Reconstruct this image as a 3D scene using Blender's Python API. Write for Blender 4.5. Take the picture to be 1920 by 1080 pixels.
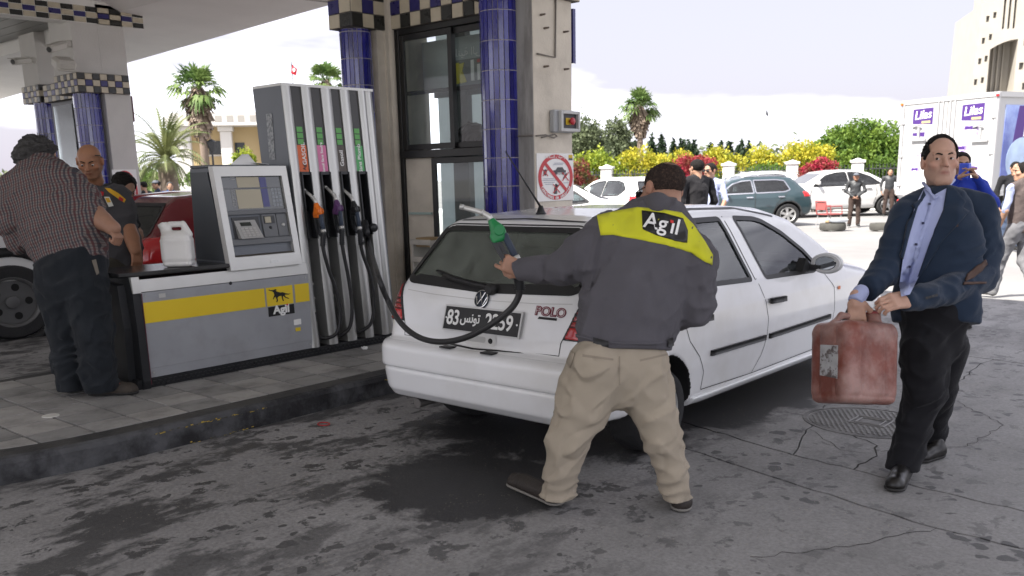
import bpy, math, random
import numpy as np
from mathutils import Vector, Matrix, noise as mnoise
from mathutils.geometry import delaunay_2d_cdt

random.seed(7)
for _o in list(bpy.data.objects):
 bpy.data.objects.remove(_o)
SC = bpy.context.scene
COL = SC.collection

# ------------------------------------------------------------------ camera
H = 1.57                       # lens height above the forecourt
FS = 1700.0                    # focal length in pixels of a 1920 px wide frame
CY, TH, RO, PH = 716.588, 0.2213755, -0.022794, 0.7222271
def _cw(v):
 c, s = math.cos(PH), math.sin(PH)
 return Vector((v[0]*c - v[1]*s, v[0]*s + v[1]*c, v[2]))
_R = Vector((1, 0, 0)); _F = Vector((0, math.cos(TH), -math.sin(TH))); _U = Vector((0, math.sin(TH), math.cos(TH)))
RW = _cw(_R*math.cos(RO) + _U*math.sin(RO)); UW = _cw(-_R*math.sin(RO) + _U*math.cos(RO)); FW = _cw(_F)
CAM = Vector((0, 0, H))
cd = bpy.data.cameras.new('camera'); cam = bpy.data.objects.new('camera', cd); COL.objects.link(cam)
cam.matrix_world = Matrix(((RW.x, UW.x, -FW.x, 0), (RW.y, UW.y, -FW.y, 0), (RW.z, UW.z, -FW.z, H), (0, 0, 0, 1)))
cd.sensor_fit = 'HORIZONTAL'; cd.sensor_width = 36; cd.lens = FS/1920*36
cd.shift_y = (CY - 540)/1920
cd.dof.use_dof = True; cd.dof.focus_distance = 5.0; cd.dof.aperture_fstop = 4.5
cd.clip_start = 0.05; cd.clip_end = 3000
SC.camera = cam
def W(px, py, D):              # a point of the place from where it is seen and how far off it is
 return CAM + (FW + RW*((px-960)/FS) + UW*((CY-py)/FS))*D
def onz(px, py, z=0.0):
 d = FW + RW*((px-960)/FS) + UW*((CY-py)/FS)
 return CAM + d*((z-H)/d.z)
def depth(p): return (Vector(p)-CAM).dot(FW)

# ------------------------------------------------------------------ world, sun, exposure
SUN_EL, SUN_AZ = math.radians(52), math.atan2(-0.24, -0.97)   # the sun stands over (-0.24,-0.97): left of and behind the camera
wd = bpy.data.worlds.new('World'); SC.world = wd; wd.use_nodes = True
nt = wd.node_tree; nt.nodes.clear()
bg = nt.nodes.new('ShaderNodeBackground'); wo = nt.nodes.new('ShaderNodeOutputWorld'); sk = nt.nodes.new('ShaderNodeTexSky')
sk.sky_type = 'NISHITA'; sk.sun_disc = False; sk.sun_elevation = SUN_EL; sk.sun_rotation = SUN_AZ
sk.air_density = 1.0; sk.dust_density = 3.5; sk.ozone_density = 1.0; sk.altitude = 20
bg.inputs['Strength'].default_value = 0.15
# thin bright cloud veil over the blue
tc = nt.nodes.new('ShaderNodeTexCoord'); mp = nt.nodes.new('ShaderNodeMapping'); mp.inputs['Scale'].default_value = (1, 1, 5.0); mp.inputs['Location'].default_value = (4.4338, 8.7578, -0.0251)
nz = nt.nodes.new('ShaderNodeTexNoise'); nz.inputs['Scale'].default_value = 1.5; nz.inputs['Detail'].default_value = 6; nz.inputs['Roughness'].default_value = 0.5
cr = nt.nodes.new('ShaderNodeValToRGB'); cr.color_ramp.elements[0].position = 0.47; cr.color_ramp.elements[1].position = 0.70
mx = nt.nodes.new('ShaderNodeMixRGB'); mx.inputs['Color2'].default_value = (7.3, 7.4, 8.0, 1)
mlt = nt.nodes.new('ShaderNodeMath'); mlt.operation = 'MULTIPLY_ADD'; mlt.inputs[1].default_value = 1.0; mlt.inputs[2].default_value = 0.0
hz = nt.nodes.new('ShaderNodeMixRGB'); hz.inputs['Fac'].default_value = 0.86; hz.inputs['Color2'].default_value = (1.95, 1.84, 2.12, 1)   # thin lilac haze in the gaps
L = nt.links
L.new(tc.outputs['Generated'], mp.inputs['Vector']); L.new(mp.outputs[0], nz.inputs['Vector']); L.new(nz.outputs['Fac'], cr.inputs['Fac'])
L.new(cr.outputs['Color'], mlt.inputs[0]); L.new(mlt.outputs[0], mx.inputs['Fac']); L.new(sk.outputs[0], hz.inputs['Color1']); L.new(hz.outputs[0], mx.inputs['Color1'])
L.new(mx.outputs[0], bg.inputs['Color']); L.new(bg.outputs[0], wo.inputs['Surface'])
sd = bpy.data.lights.new('sun', 'SUN'); sd.energy = 4.4; sd.angle = math.radians(0.6); sd.color = (1.0, 0.955, 0.89)
sun = bpy.data.objects.new('sun', sd); COL.objects.link(sun)
_sv = Vector((math.sin(SUN_AZ)*math.cos(SUN_EL), math.cos(SUN_AZ)*math.cos(SUN_EL), math.sin(SUN_EL)))
sun.rotation_euler = _sv.to_track_quat('Z', 'Y').to_euler(); sun.location = (0, -20, 30)
SC.view_settings.view_transform = 'Standard'; SC.view_settings.look = 'None'
SC.view_settings.exposure = 1.55; SC.view_settings.gamma = 1; SC.view_settings.use_curve_mapping = False
SC.cycles.use_denoising = True; SC.cycles.max_bounces = 8; SC.cycles.diffuse_bounces = 4; SC.cycles.transparent_max_bounces = 16
SC.cycles.sample_clamp_indirect = 8

# ------------------------------------------------------------------ materials
MATS = {}; PAINTS = set()
def mat(name, col=(.5, .5, .5), rough=.6, metal=0., var=0., vscale=6., bump=0., bscale=60., spec=.5, coat=0., trans=0., alpha=1., col2=None, c2scale=3., c2pos=(.45, .6), emit=0., detail=4., stretch=(1, 1, 1), attr=None, sheen=0., ior=1.45):
 if name in MATS: return MATS[name]
 m = bpy.data.materials.new(name); m.use_nodes = True; MATS[name] = m
 t = m.node_tree; b = t.nodes['Principled BSDF']
 b.inputs['Roughness'].default_value = rough; b.inputs['Metallic'].default_value = metal
 b.inputs['Specular IOR Level'].default_value = spec; b.inputs['Coat Weight'].default_value = coat; b.inputs['Coat Roughness'].default_value = .06
 b.inputs['Transmission Weight'].default_value = trans; b.inputs['Alpha'].default_value = alpha; b.inputs['IOR'].default_value = ior
 b.inputs['Sheen Weight'].default_value = sheen
 c4 = (*col, 1); b.inputs['Base Color'].default_value = c4
 if emit: b.inputs['Emission Color'].default_value = c4; b.inputs['Emission Strength'].default_value = emit
 src = None
 co = None
 if var or bump or col2:
  tcn = t.nodes.new('ShaderNodeTexCoord'); mpn = t.nodes.new('ShaderNodeMapping'); mpn.inputs['Scale'].default_value = stretch
  geo = t.nodes.new('ShaderNodeNewGeometry'); t.links.new(geo.outputs['Position'], mpn.inputs['Vector']); co = mpn.outputs[0]
  t.nodes.remove(tcn)
 if attr:
  a = t.nodes.new('ShaderNodeAttribute'); a.attribute_name = attr; src = a.outputs['Color']
 if col2:
  n = t.nodes.new('ShaderNodeTexNoise'); n.inputs['Scale'].default_value = c2scale; n.inputs['Detail'].default_value = 6; n.inputs['Roughness'].default_value = .62
  r = t.nodes.new('ShaderNodeValToRGB'); r.color_ramp.elements[0].position = c2pos[0]; r.color_ramp.elements[1].position = c2pos[1]
  x = t.nodes.new('ShaderNodeMixRGB'); x.inputs['Color1'].default_value = c4; x.inputs['Color2'].default_value = (*col2, 1)
  if src: t.links.new(src, x.inputs['Color1'])
  t.links.new(co, n.inputs['Vector']); t.links.new(n.outputs['Fac'], r.inputs['Fac']); t.links.new(r.outputs['Color'], x.inputs['Fac']); src = x.outputs[0]
 if var:
  n = t.nodes.new('ShaderNodeTexNoise'); n.inputs['Scale'].default_value = vscale; n.inputs['Detail'].default_value = detail
  mr = t.nodes.new('ShaderNodeMapRange'); mr.inputs['From Min'].default_value = .25; mr.inputs['From Max'].default_value = .75
  mr.inputs['To Min'].default_value = 1-var; mr.inputs['To Max'].default_value = 1+var
  x = t.nodes.new('ShaderNodeMixRGB'); x.blend_type = 'MULTIPLY'; x.inputs['Fac'].default_value = 1; x.inputs['Color1'].default_value = c4
  if src: t.links.new(src, x.inputs['Color1'])
  t.links.new(co, n.inputs['Vector']); t.links.new(n.outputs['Fac'], mr.inputs['Value']); t.links.new(mr.outputs[0], x.inputs['Color2']); src = x.outputs[0]
  mr2 = t.nodes.new('ShaderNodeMapRange'); mr2.inputs['From Min'].default_value = .3; mr2.inputs['From Max'].default_value = .7
  mr2.inputs['To Min'].default_value = max(.02, rough*(1-var*.6)); mr2.inputs['To Max'].default_value = min(1, rough*(1+var*.6))
  t.links.new(n.outputs['Fac'], mr2.inputs['Value']); t.links.new(mr2.outputs[0], b.inputs['Roughness'])
 if src: t.links.new(src, b.inputs['Base Color'])
 if bump:
  n = t.nodes.new('ShaderNodeTexNoise'); n.inputs['Scale'].default_value = bscale; n.inputs['Detail'].default_value = 5
  bp = t.nodes.new('ShaderNodeBump'); bp.inputs['Strength'].default_value = bump; bp.inputs['Distance'].default_value = .01
  t.links.new(co, n.inputs['Vector']); t.links.new(n.outputs['Fac'], bp.inputs['Height']); t.links.new(bp.outputs[0], b.inputs['Normal'])
 return m
def glass_mat(name, tint=(.75, .85, .82), rough=.02, dark=.35, dirt=0.0, dirtcol=(.35, .34, .3)):
 # thin pane: part clear, part mirror by angle, some dust
 if name in MATS: return MATS[name]
 m = bpy.data.materials.new(name); m.use_nodes = True; MATS[name] = m
 t = m.node_tree; t.nodes.clear(); N = t.nodes.new; K = t.links.new
 o = N('ShaderNodeOutputMaterial'); tr = N('ShaderNodeBsdfTransparent'); gl = N('ShaderNodeBsdfGlossy'); fr = N('ShaderNodeFresnel'); mxs = N('ShaderNodeMixShader')
 tr.inputs['Color'].default_value = (*[c*(1-dark) for c in tint], 1); gl.inputs['Roughness'].default_value = rough; fr.inputs['IOR'].default_value = 1.7
 K(fr.outputs[0], mxs.inputs[0]); K(tr.outputs[0], mxs.inputs[1]); K(gl.outputs[0], mxs.inputs[2])
 last = mxs.outputs[0]
 if dirt:
  df = N('ShaderNodeBsdfDiffuse'); df.inputs['Color'].default_value = (*dirtcol, 1); ms = N('ShaderNodeMixShader')
  geo = N('ShaderNodeNewGeometry'); nz = N('ShaderNodeTexNoise'); nz.inputs['Scale'].default_value = 7; nz.inputs['Detail'].default_value = 8; nz.inputs['Roughness'].default_value = .7
  mr = N('ShaderNodeMapRange'); mr.inputs['From Min'].default_value = .3; mr.inputs['From Max'].default_value = .75; mr.inputs['To Min'].default_value = dirt*.3; mr.inputs['To Max'].default_value = dirt
  K(geo.outputs['Position'], nz.inputs['Vector']); K(nz.outputs['Fac'], mr.inputs['Value']); K(mr.outputs[0], ms.inputs[0]); K(last, ms.inputs[1]); K(df.outputs[0], ms.inputs[2]); last = ms.outputs[0]
 K(last, o.inputs['Surface'])
 return m

# ------------------------------------------------------------------ objects
def link(name, me, parent=None, m=None, smooth=False):
 o = bpy.data.objects.new(name, me); COL.objects.link(o)
 if m is not None:
  for q in (m if isinstance(m, (list, tuple)) else [m]): me.materials.append(q)
 if smooth:
  me.polygons.foreach_set('use_smooth', [True]*len(me.polygons))
 if parent is not None:
  o.parent = parent; o.matrix_parent_inverse = Matrix.Translation(-parent.location) if parent.rotation_euler.to_quaternion().angle < 1e-6 else parent.matrix_basis.inverted()
 return o
def thing(name, label, cat, loc=(0, 0, 0), group=None):
 o = bpy.data.objects.new(name, None); COL.objects.link(o); o.location = loc; o.empty_display_size = .2
 o['label'] = label; o['category'] = cat
 if group: o['group'] = group
 return o
def tag(o, label, cat, group=None):
 o['label'] = label; o['category'] = cat
 if group: o['group'] = group
 return o
def struct(o, label=None):
 o['kind'] = 'structure'
 if label: o['label'] = label
 return o
def stuff(o, label=None, cat=None):
 o['kind'] = 'stuff'
 if label: o['label'] = label
 if cat: o['category'] = cat
 return o
class MB:
 def __init__(s): s.v = []; s.f = []; s.mi = []; s.cur = 0
 def add(s, v, f):
  n = len(s.v); s.v += [tuple(p) for p in v]; s.f += [tuple(i+n for i in q) for q in f]; s.mi += [s.cur]*len(f); return s
 def box(s, x0, x1, y0, y1, z0, z1, c=0.0):
  if c <= 0:
   v = [(x, y, z) for z in (z0, z1) for y in (y0, y1) for x in (x0, x1)]
   return s.add(v, [(0, 2, 3, 1), (4, 5, 7, 6), (0, 1, 5, 4), (2, 6, 7, 3), (0, 4, 6, 2), (1, 3, 7, 5)])
  return s.cbox(Vector(((x0+x1)/2, (y0+y1)/2, (z0+z1)/2)), Vector((abs(x1-x0), abs(y1-y0), abs(z1-z0))), c)
 def cbox(s, ctr, size, c=.01, M=None):       # box with chamfered edges
  hx, hy, hz = [q/2 for q in size]; c = min(c, hx*.9, hy*.9, hz*.9)
  v = []; idx = {}
  for sx in (-1, 1):
   for sy in (-1, 1):
    for sz in (-1, 1):
     for a in range(3):
      p = [sx*(hx-c), sy*(hy-c), sz*(hz-c)]; p[a] = (sx, sy, sz)[a]*(hx, hy, hz)[a]
      idx[(sx, sy, sz, a)] = len(v); v.append(p)
  f = []
  for a in range(3):
   b, d = (a+1) % 3, (a+2) % 3
   for sg in (-1, 1):
    q = []
    for (sb, sdd) in ((-1, -1), (1, -1), (1, 1), (-1, 1)):
     k = [0, 0, 0]; k[a] = sg; k[b] = sb; k[d] = sdd; q.append(idx[(k[0], k[1], k[2], a)])
    f.append(q if sg > 0 else q[::-1])
   for sb in (-1, 1):
    for sdd in (-1, 1):
     k0 = [0, 0, 0]; k1 = [0, 0, 0]; k0[b] = k1[b] = sb; k0[d] = k1[d] = sdd; k0[a] = -1; k1[a] = 1
     q = [idx[(*k0, b)], idx[(*k1, b)], idx[(*k1, d)], idx[(*k0, d)]]
     f.append(q if sb*sdd < 0 else q[::-1])
  for sx in (-1, 1):
   for sy in (-1, 1):
    for sz in (-1, 1):
     q = [idx[(sx, sy, sz, a)] for a in range(3)]
     f.append(q if sx*sy*sz > 0 else q[::-1])
  M = M or Matrix.Identity(4)
  return s.add([Vector(ctr) + (M.to_3x3() @ Vector(p)) for p in v], f)
 def prism(s, pts, axis, a0, a1):             # 2-D outline run along an axis: 'x': pts=(y,z), 'y': pts=(x,z), 'z': pts=(x,y)
  n = len(pts); mk = {'x': lambda p, a: (a, p[0], p[1]), 'y': lambda p, a: (p[0], a, p[1]), 'z': lambda p, a: (p[0], p[1], a)}[axis]
  v = [mk(p, a0) for p in pts] + [mk(p, a1) for p in pts]
  f = [tuple(range(n))[::-1], tuple(range(n, 2*n))] + [(i, (i+1) % n, n+(i+1) % n, n+i) for i in range(n)]
  return s.add(v, f)
 def tube(s, pts, r, n=8, cap=True):
  pts = [Vector(p) for p in pts]; rs = r if isinstance(r, (list, tuple)) else [r]*len(pts)
  v = []; up = None
  for i, p in enumerate(pts):
   d = (pts[min(i+1, len(pts)-1)] - pts[max(i-1, 0)]).normalized()
   if up is None:
    up = Vector((0, 0, 1)) if abs(d.z) < .9 else Vector((1, 0, 0))
   a = (up - d*up.dot(d)).normalized(); b = d.cross(a); up = a
   v += [p + (a*math.cos(k*2*math.pi/n) + b*math.sin(k*2*math.pi/n))*rs[i] for k in range(n)]
  f = [(i*n+k, i*n+(k+1) % n, (i+1)*n+(k+1) % n, (i+1)*n+k) for i in range(len(pts)-1) for k in range(n)]
  if cap: f += [tuple(range(n))[::-1], tuple((len(pts)-1)*n+k for k in range(n))]
  return s.add(v, f)
 def lathe(s, prof, c, axis='z', n=24, sc=(1, 1)):      # prof = [(r, t)...] about an axis through c
  v = []
  for r, t in prof:
   for k in range(n):
    a = k*2*math.pi/n; p, q = r*math.cos(a)*sc[0], r*math.sin(a)*sc[1]
    v.append({'z': (c[0]+p, c[1]+q, c[2]+t), 'x': (c[0]+t, c[1]+p, c[2]+q), 'y': (c[0]+q, c[1]+t, c[2]+p)}[axis])
  m = len(prof)
  f = [(i*n+k, i*n+(k+1) % n, (i+1)*n+(k+1) % n, (i+1)*n+k) for i in range(m-1) for k in range(n)]
  f += [tuple(range(n))[::-1], tuple((m-1)*n+k for k in range(n))]
  return s.add(v, f)
 def quad(s, a, b, c, d): return s.add([a, b, c, d], [(0, 1, 2, 3)])
 def mesh(s, name):
  me = bpy.data.meshes.new(name); me.from_pydata([tuple(p) for p in s.v], [], s.f)
  if any(s.mi): me.polygons.foreach_set('material_index', s.mi)
  if s.fixn:
   import bmesh
   b = bmesh.new(); b.from_mesh(me); bmesh.ops.recalc_face_normals(b, faces=b.faces); b.to_mesh(me); b.free()
  me.update(); return me
 fixn = False
 def build(s, name, m=None, parent=None, smooth=False, autos=None):
  s.fixn = getattr(m, 'name', '') in PAINTS
  o = link(name, s.mesh(name), parent, m, smooth)
  if autos: auto_smooth(o.data, autos)
  return o
def auto_smooth(me, ang=35):
 me.polygons.foreach_set('use_smooth', [True]*len(me.polygons))
 me.set_sharp_from_angle(angle=math.radians(ang))
def text(body, size, M, m, parent, name='lettering', ext=.0015, ax=1.0, bold=0.0, shear=0.0, align='CENTER', spacing=1.0):
 cu = bpy.data.curves.new(name, 'FONT'); cu.body = body; cu.size = size; cu.extrude = ext; cu.align_x = align; cu.align_y = 'CENTER'; cu.offset = bold; cu.shear = shear; cu.space_character = spacing
 tmp = bpy.data.objects.new('tmp', cu); COL.objects.link(tmp)
 dg = bpy.context.evaluated_depsgraph_get(); me = bpy.data.meshes.new_from_object(tmp.evaluated_get(dg))
 bpy.data.objects.remove(tmp); bpy.data.curves.remove(cu)
 me.transform(Matrix.Diagonal((ax, 1, 1, 1))); me.transform(M); me.materials.clear()
 return link(name, me, parent, m)
def frame_M(o, xdir, ydir):     # matrix that lays local x,y along two directions with z = x cross y
 x = Vector(xdir).normalized(); y = Vector(ydir); y = (y - x*y.dot(x)).normalized(); z = x.cross(y)
 return Matrix(((x.x, y.x, z.x, o[0]), (x.y, y.y, z.y, o[1]), (x.z, y.z, z.z, o[2]), (0, 0, 0, 1)))
def copy_tree(o, parent=None, off=None):
 c = o.copy(); COL.objects.link(c)
 if parent is not None: c.parent = parent
 for ch in o.children: copy_tree(ch, c)
 return c

# ------------------------------------------------------------------ implicit surfaces
def smin(a, b, k):
 h = np.clip(.5 + .5*(b-a)/k, 0, 1); return b*(1-h) + a*h - k*h*(1-h)
def smax(a, b, k): return -smin(-a, -b, k)
def cap(P, a, b, ra, rb=None):
 rb = ra if rb is None else rb
 a = np.array(a, np.float32); d = np.array(b, np.float32) - a; q = [P[i]-a[i] for i in range(3)]
 t = np.clip((q[0]*d[0]+q[1]*d[1]+q[2]*d[2])/max(1e-9, float(d@d)), 0, 1)
 return np.sqrt((q[0]-t*d[0])**2 + (q[1]-t*d[1])**2 + (q[2]-t*d[2])**2) - (ra + (rb-ra)*t)
def ell(P, c, r, M=None):
 q = [P[i]-c[i] for i in range(3)]
 if M is not None: q = [sum(M[j][i]*q[j] for j in range(3)) for i in range(3)]   # M columns = axes
 k0 = np.sqrt(sum((q[i]/r[i])**2 for i in range(3))) + 1e-9; k1 = np.sqrt(sum((q[i]/(r[i]*r[i]))**2 for i in range(3))) + 1e-9
 return k0*(k0-1)/k1
def rbox(P, c, hs, rad, M=None):
 q = [P[i]-c[i] for i in range(3)]
 if M is not None: q = [sum(M[j][i]*q[j] for j in range(3)) for i in range(3)]
 q = [abs(q[i])-hs[i]+rad for i in range(3)]
 return np.sqrt(sum(np.maximum(t, 0)**2 for t in q)) + np.minimum(np.maximum(np.maximum(q[0], q[1]), q[2]), 0) - rad
def plane(P, p, n):
 n = np.array(n, float); n /= np.linalg.norm(n); return sum((P[i]-p[i])*n[i] for i in range(3))
def poly2d(u, v, pts):         # signed distance to a 2-D polygon
 pts = np.array(pts, np.float32); d = np.full(np.broadcast(u, v).shape, 1e9, np.float32); sgn = np.ones_like(d)
 for i in range(len(pts)):
  a, b = pts[i], pts[i-1]; e = b-a; wx, wy = u-a[0], v-a[1]
  t = np.clip((wx*e[0]+wy*e[1])/max(1e-12, float(e@e)), 0, 1); d = np.minimum(d, (wx-e[0]*t)**2+(wy-e[1]*t)**2)
  c1 = v >= a[1]; c2 = v < b[1]; c3 = e[0]*wy > e[1]*wx
  sgn = np.where((c1 & c2 & c3) | (~c1 & ~c2 & ~c3), -sgn, sgn)
 return sgn*np.sqrt(d)
def surf(fn, lo, hi, h):       # naive surface nets of fn over a box -> verts, quads
 ax = [np.arange(lo[i], hi[i]+h, h, dtype=np.float32) for i in range(3)]
 P = [ax[0][:, None, None], ax[1][None, :, None], ax[2][None, None, :]]
 Fv = np.asarray(fn(P), np.float32); n = [len(a) for a in ax]
 if Fv.shape != tuple(n): Fv = np.broadcast_to(Fv, n).copy()
 ins = Fv < 0
 acc = np.zeros((n[0]-1, n[1]-1, n[2]-1, 3), np.float32); cnt = np.zeros((n[0]-1, n[1]-1, n[2]-1), np.int16)
 cr = {}
 for a in range(3):
  s0 = [slice(None)]*3; s1 = [slice(None)]*3; s0[a] = slice(0, -1); s1[a] = slice(1, None)
  A, B = Fv[tuple(s0)], Fv[tuple(s1)]; ch = ins[tuple(s0)] != ins[tuple(s1)]
  ii = np.argwhere(ch); cr[a] = (ii, ins[tuple(s0)][ch])
  t = A[ch]/(A[ch]-B[ch]); pos = ii.astype(np.float32); pos[:, a] += t
  b, c = [q for q in range(3) if q != a]
  for db in (-1, 0):
   for dc in (-1, 0):
    k = ii.copy(); k[:, b] += db; k[:, c] += dc
    ok = (k[:, b] >= 0) & (k[:, c] >= 0) & (k[:, b] < n[b]-1) & (k[:, c] < n[c]-1)
    kk = k[ok]; np.add.at(acc, (kk[:, 0], kk[:, 1], kk[:, 2]), pos[ok]); np.add.at(cnt, (kk[:, 0], kk[:, 1], kk[:, 2]), 1)
 act = cnt > 0; vid = np.full(cnt.shape, -1, np.int64); vid[act] = np.arange(act.sum())
 V = acc[act]/cnt[act][:, None]*h + np.array([a[0] for a in ax], np.float32)
 Q = []
 for a in range(3):
  ii, s = cr[a]; b, c = (a+1) % 3, (a+2) % 3
  ok = (ii[:, b] > 0) & (ii[:, c] > 0) & (ii[:, b] < n[b]-1) & (ii[:, c] < n[c]-1); ii = ii[ok]; s = s[ok]
  q = []
  for db, dc in ((-1, -1), (0, -1), (0, 0), (-1, 0)):
   k = ii.copy(); k[:, b] += db; k[:, c] += dc; q.append(vid[k[:, 0], k[:, 1], k[:, 2]])
  q = np.stack(q, 1); q[~s] = q[~s][:, ::-1]; Q.append(q)
 return V, np.concatenate(Q)
def np_mesh(name, V, Q):
 me = bpy.data.meshes.new(name); Q = np.asarray(Q); k = Q.shape[1]
 me.vertices.add(len(V)); me.vertices.foreach_set('co', np.asarray(V, np.float32).ravel())
 me.loops.add(len(Q)*k); me.loops.foreach_set('vertex_index', Q.astype(np.int32).ravel())
 me.polygons.add(len(Q)); me.polygons.foreach_set('loop_start', np.arange(0, len(Q)*k, k, dtype=np.int32))
 me.update(calc_edges=True); me.validate()
 me.polygons.foreach_set('use_smooth', [True]*len(me.polygons)); return me
def relax(V, Q, it=1, lam=.5):
 E = np.concatenate([Q[:, [0, 1]], Q[:, [1, 2]], Q[:, [2, 3]], Q[:, [3, 0]]])
 for _ in range(it):
  S = np.zeros_like(V); c = np.zeros(len(V), np.float32)
  np.add.at(S, E[:, 0], V[E[:, 1]]); np.add.at(c, E[:, 0], 1); np.add.at(S, E[:, 1], V[E[:, 0]]); np.add.at(c, E[:, 1], 1)
  V = V*(1-lam) + lam*S/np.maximum(c, 1)[:, None]
 return V
def join(parts):
 Vs, Qs, n = [], [], 0
 for V, Q in parts: Vs.append(V); Qs.append(Q+n); n += len(V)
 return np.concatenate(Vs), np.concatenate(Qs)
def wob(P, f, seed=0.0):       # cheap smooth pseudo-noise in [-1,1]
 x, y, z = P[0]*f, P[1]*f, P[2]*f
 return (np.sin(x*1.7+y*2.3-z*1.1+seed) + np.sin(-x*2.9+y*1.3+z*2.1+seed*1.7+1.3*np.sin(y*1.9+seed)) + np.sin(x*1.1-y*3.1+z*3.3+seed*2.3+np.sin(x*2.3)))/3
# ------------------------------------------------------------------ ground
def onx(px, py, X):
 d = FW + RW*((px-960)/FS) + UW*((CY-py)/FS); return CAM + d*(X/d.x)
def ony(px, py, Y):
 d = FW + RW*((px-960)/FS) + UW*((CY-py)/FS); return CAM + d*(Y/d.y)

def ground_mat(name, base, oil, oil_amt, spots):
 m = bpy.data.materials.new(name); m.use_nodes = True; t = m.node_tree; b = t.nodes['Principled BSDF']; N = t.nodes.new; K = t.links.new
 geo = N('ShaderNodeNewGeometry'); pos = geo.outputs['Position']
 def noise(sc, det=6, ro=.6, stretch=None, rot=0, dist=0):
  n = N('ShaderNodeTexNoise'); n.inputs['Scale'].default_value = sc; n.inputs['Detail'].default_value = det; n.inputs['Roughness'].default_value = ro; n.inputs['Distortion'].default_value = dist
  if stretch:
   mp = N('ShaderNodeMapping'); mp.inputs['Scale'].default_value = stretch; mp.inputs['Rotation'].default_value = (0, 0, rot); K(pos, mp.inputs[0]); K(mp.outputs[0], n.inputs['Vector'])
  else: K(pos, n.inputs['Vector'])
  return n.outputs['Fac']
 def ramp(x, a, c, v0=0, v1=1):
  r = N('ShaderNodeMapRange'); r.inputs['From Min'].default_value = a; r.inputs['From Max'].default_value = c; r.inputs['To Min'].default_value = v0; r.inputs['To Max'].default_value = v1; r.clamp = True
  K(x, r.inputs['Value']); return r.outputs[0]
 def mixc(f, c1, c2):
  x = N('ShaderNodeMixRGB')
  for i, c in ((1, c1), (2, c2)):
   if isinstance(c, tuple): x.inputs[i].default_value = (*c, 1)
   else: K(c, x.inputs[i])
  K(f, x.inputs[0]); return x.outputs[0]
 def op(o, a, c):
  x = N('ShaderNodeMath'); x.operation = o; x.use_clamp = False
  for i, v in ((0, a), (1, c)):
   if isinstance(v, (int, float)): x.inputs[i].default_value = v
   else: K(v, x.inputs[i])
  return x.outputs[0]
 c = mixc(ramp(noise(1.3, 8, .65), .3, .7), tuple(q*.78 for q in base), tuple(min(1, q*1.25) for q in base))
 c = mixc(ramp(noise(46, 5, .75), .38, .70, 0, .75), c, tuple(q*.55 for q in base))
 c = mixc(ramp(noise(9, 6, .7, (1, .4, 1), .12), .50, .74, 0, .30), c, tuple(q*.5 for q in base))      # drag marks along the lane
 # worn oily lane beside the pumps
 sx = N('ShaderNodeSeparateXYZ'); K(pos, sx.inputs[0])
 lane = ramp(op('ADD', sx.outputs[0], op('MULTIPLY', noise(.8, 5), 1.6)), -3.2, -.2, 1, 0)
 st = ramp(noise(2.1, 9, .70, (1.3, .6, 1), .25, .15), .50, .57)
 st2 = ramp(noise(6.5, 8, .68, (1, .8, 1), .2, .3), .565, .595)
 o1 = op('MULTIPLY', st, op('MULTIPLY', lane, oil_amt)); o2 = op('MULTIPLY', st2, op('ADD', op('MULTIPLY', lane, .6), .45))
 vo = N('ShaderNodeTexVoronoi'); vo.inputs['Scale'].default_value = 8.5; vo.inputs['Randomness'].default_value = 1
 wv = N('ShaderNodeMixRGB'); wv.inputs[0].default_value = .12; K(pos, wv.inputs[1])
 nn = N('ShaderNodeTexNoise'); nn.inputs['Scale'].default_value = 9; K(pos, nn.inputs['Vector']); K(nn.outputs['Color'], wv.inputs[2]); K(wv.outputs[0], vo.inputs['Vector'])
 rad = ramp(noise(1.4, 4, .6), .44, .66, .02, .44)
 drop = ramp(op('SUBTRACT', vo.outputs['Distance'], rad), -.03, .01, 1, 0)
 drop = op('MULTIPLY', drop, spots)
 # wet patch behind the tail, plus the car's shadow painted as dark blobs beneath
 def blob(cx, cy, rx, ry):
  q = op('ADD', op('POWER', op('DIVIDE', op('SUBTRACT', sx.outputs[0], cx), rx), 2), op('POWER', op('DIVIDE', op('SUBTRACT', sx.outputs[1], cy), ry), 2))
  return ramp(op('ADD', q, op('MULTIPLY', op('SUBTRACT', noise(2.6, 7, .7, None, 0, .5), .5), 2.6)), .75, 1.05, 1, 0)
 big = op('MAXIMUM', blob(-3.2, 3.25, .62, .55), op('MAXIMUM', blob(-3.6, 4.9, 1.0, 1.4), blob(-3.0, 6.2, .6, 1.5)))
 pud_shade = op('MAXIMUM', big, op('MAXIMUM', op('MULTIPLY', drop, .9), op('MAXIMUM', o1, o2))); pud_shade = op('MAXIMUM', ramp(pud_shade, 0, 1, 0, .80), op('MULTIPLY', big, .93))
 c = mixc(pud_shade, c, oil)
 sp = N('ShaderNodeTexVoronoi'); sp.inputs['Scale'].default_value = 42; K(pos, sp.inputs['Vector'])
 fl = op('MULTIPLY', ramp(sp.outputs['Distance'], .10, .16, 1, 0), ramp(noise(1.6, 3), .46, .58))
 c = mixc(op('MULTIPLY', fl, .55), c, (.42, .36, .27))
 K(c, b.inputs['Base Color'])
 K(op('SUBTRACT', .82, op('MULTIPLY', pud_shade, .30)), b.inputs['Roughness']); b.inputs['Specular IOR Level'].default_value = .35
 bp = N('ShaderNodeBump'); bp.inputs['Strength'].default_value = .35; bp.inputs['Distance'].default_value = .006
 K(op('ADD', op('MULTIPLY', noise(75, 6, .75), 1.5), op('MULTIPLY', noise(7, 4), .8)), bp.inputs['Height']); K(bp.outputs[0], b.inputs['Normal'])
 return m
M_slab = ground_mat('forecourt concrete', (.27, .265, .26), (.026, .026, .028), 1.0, 1.0)
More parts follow.
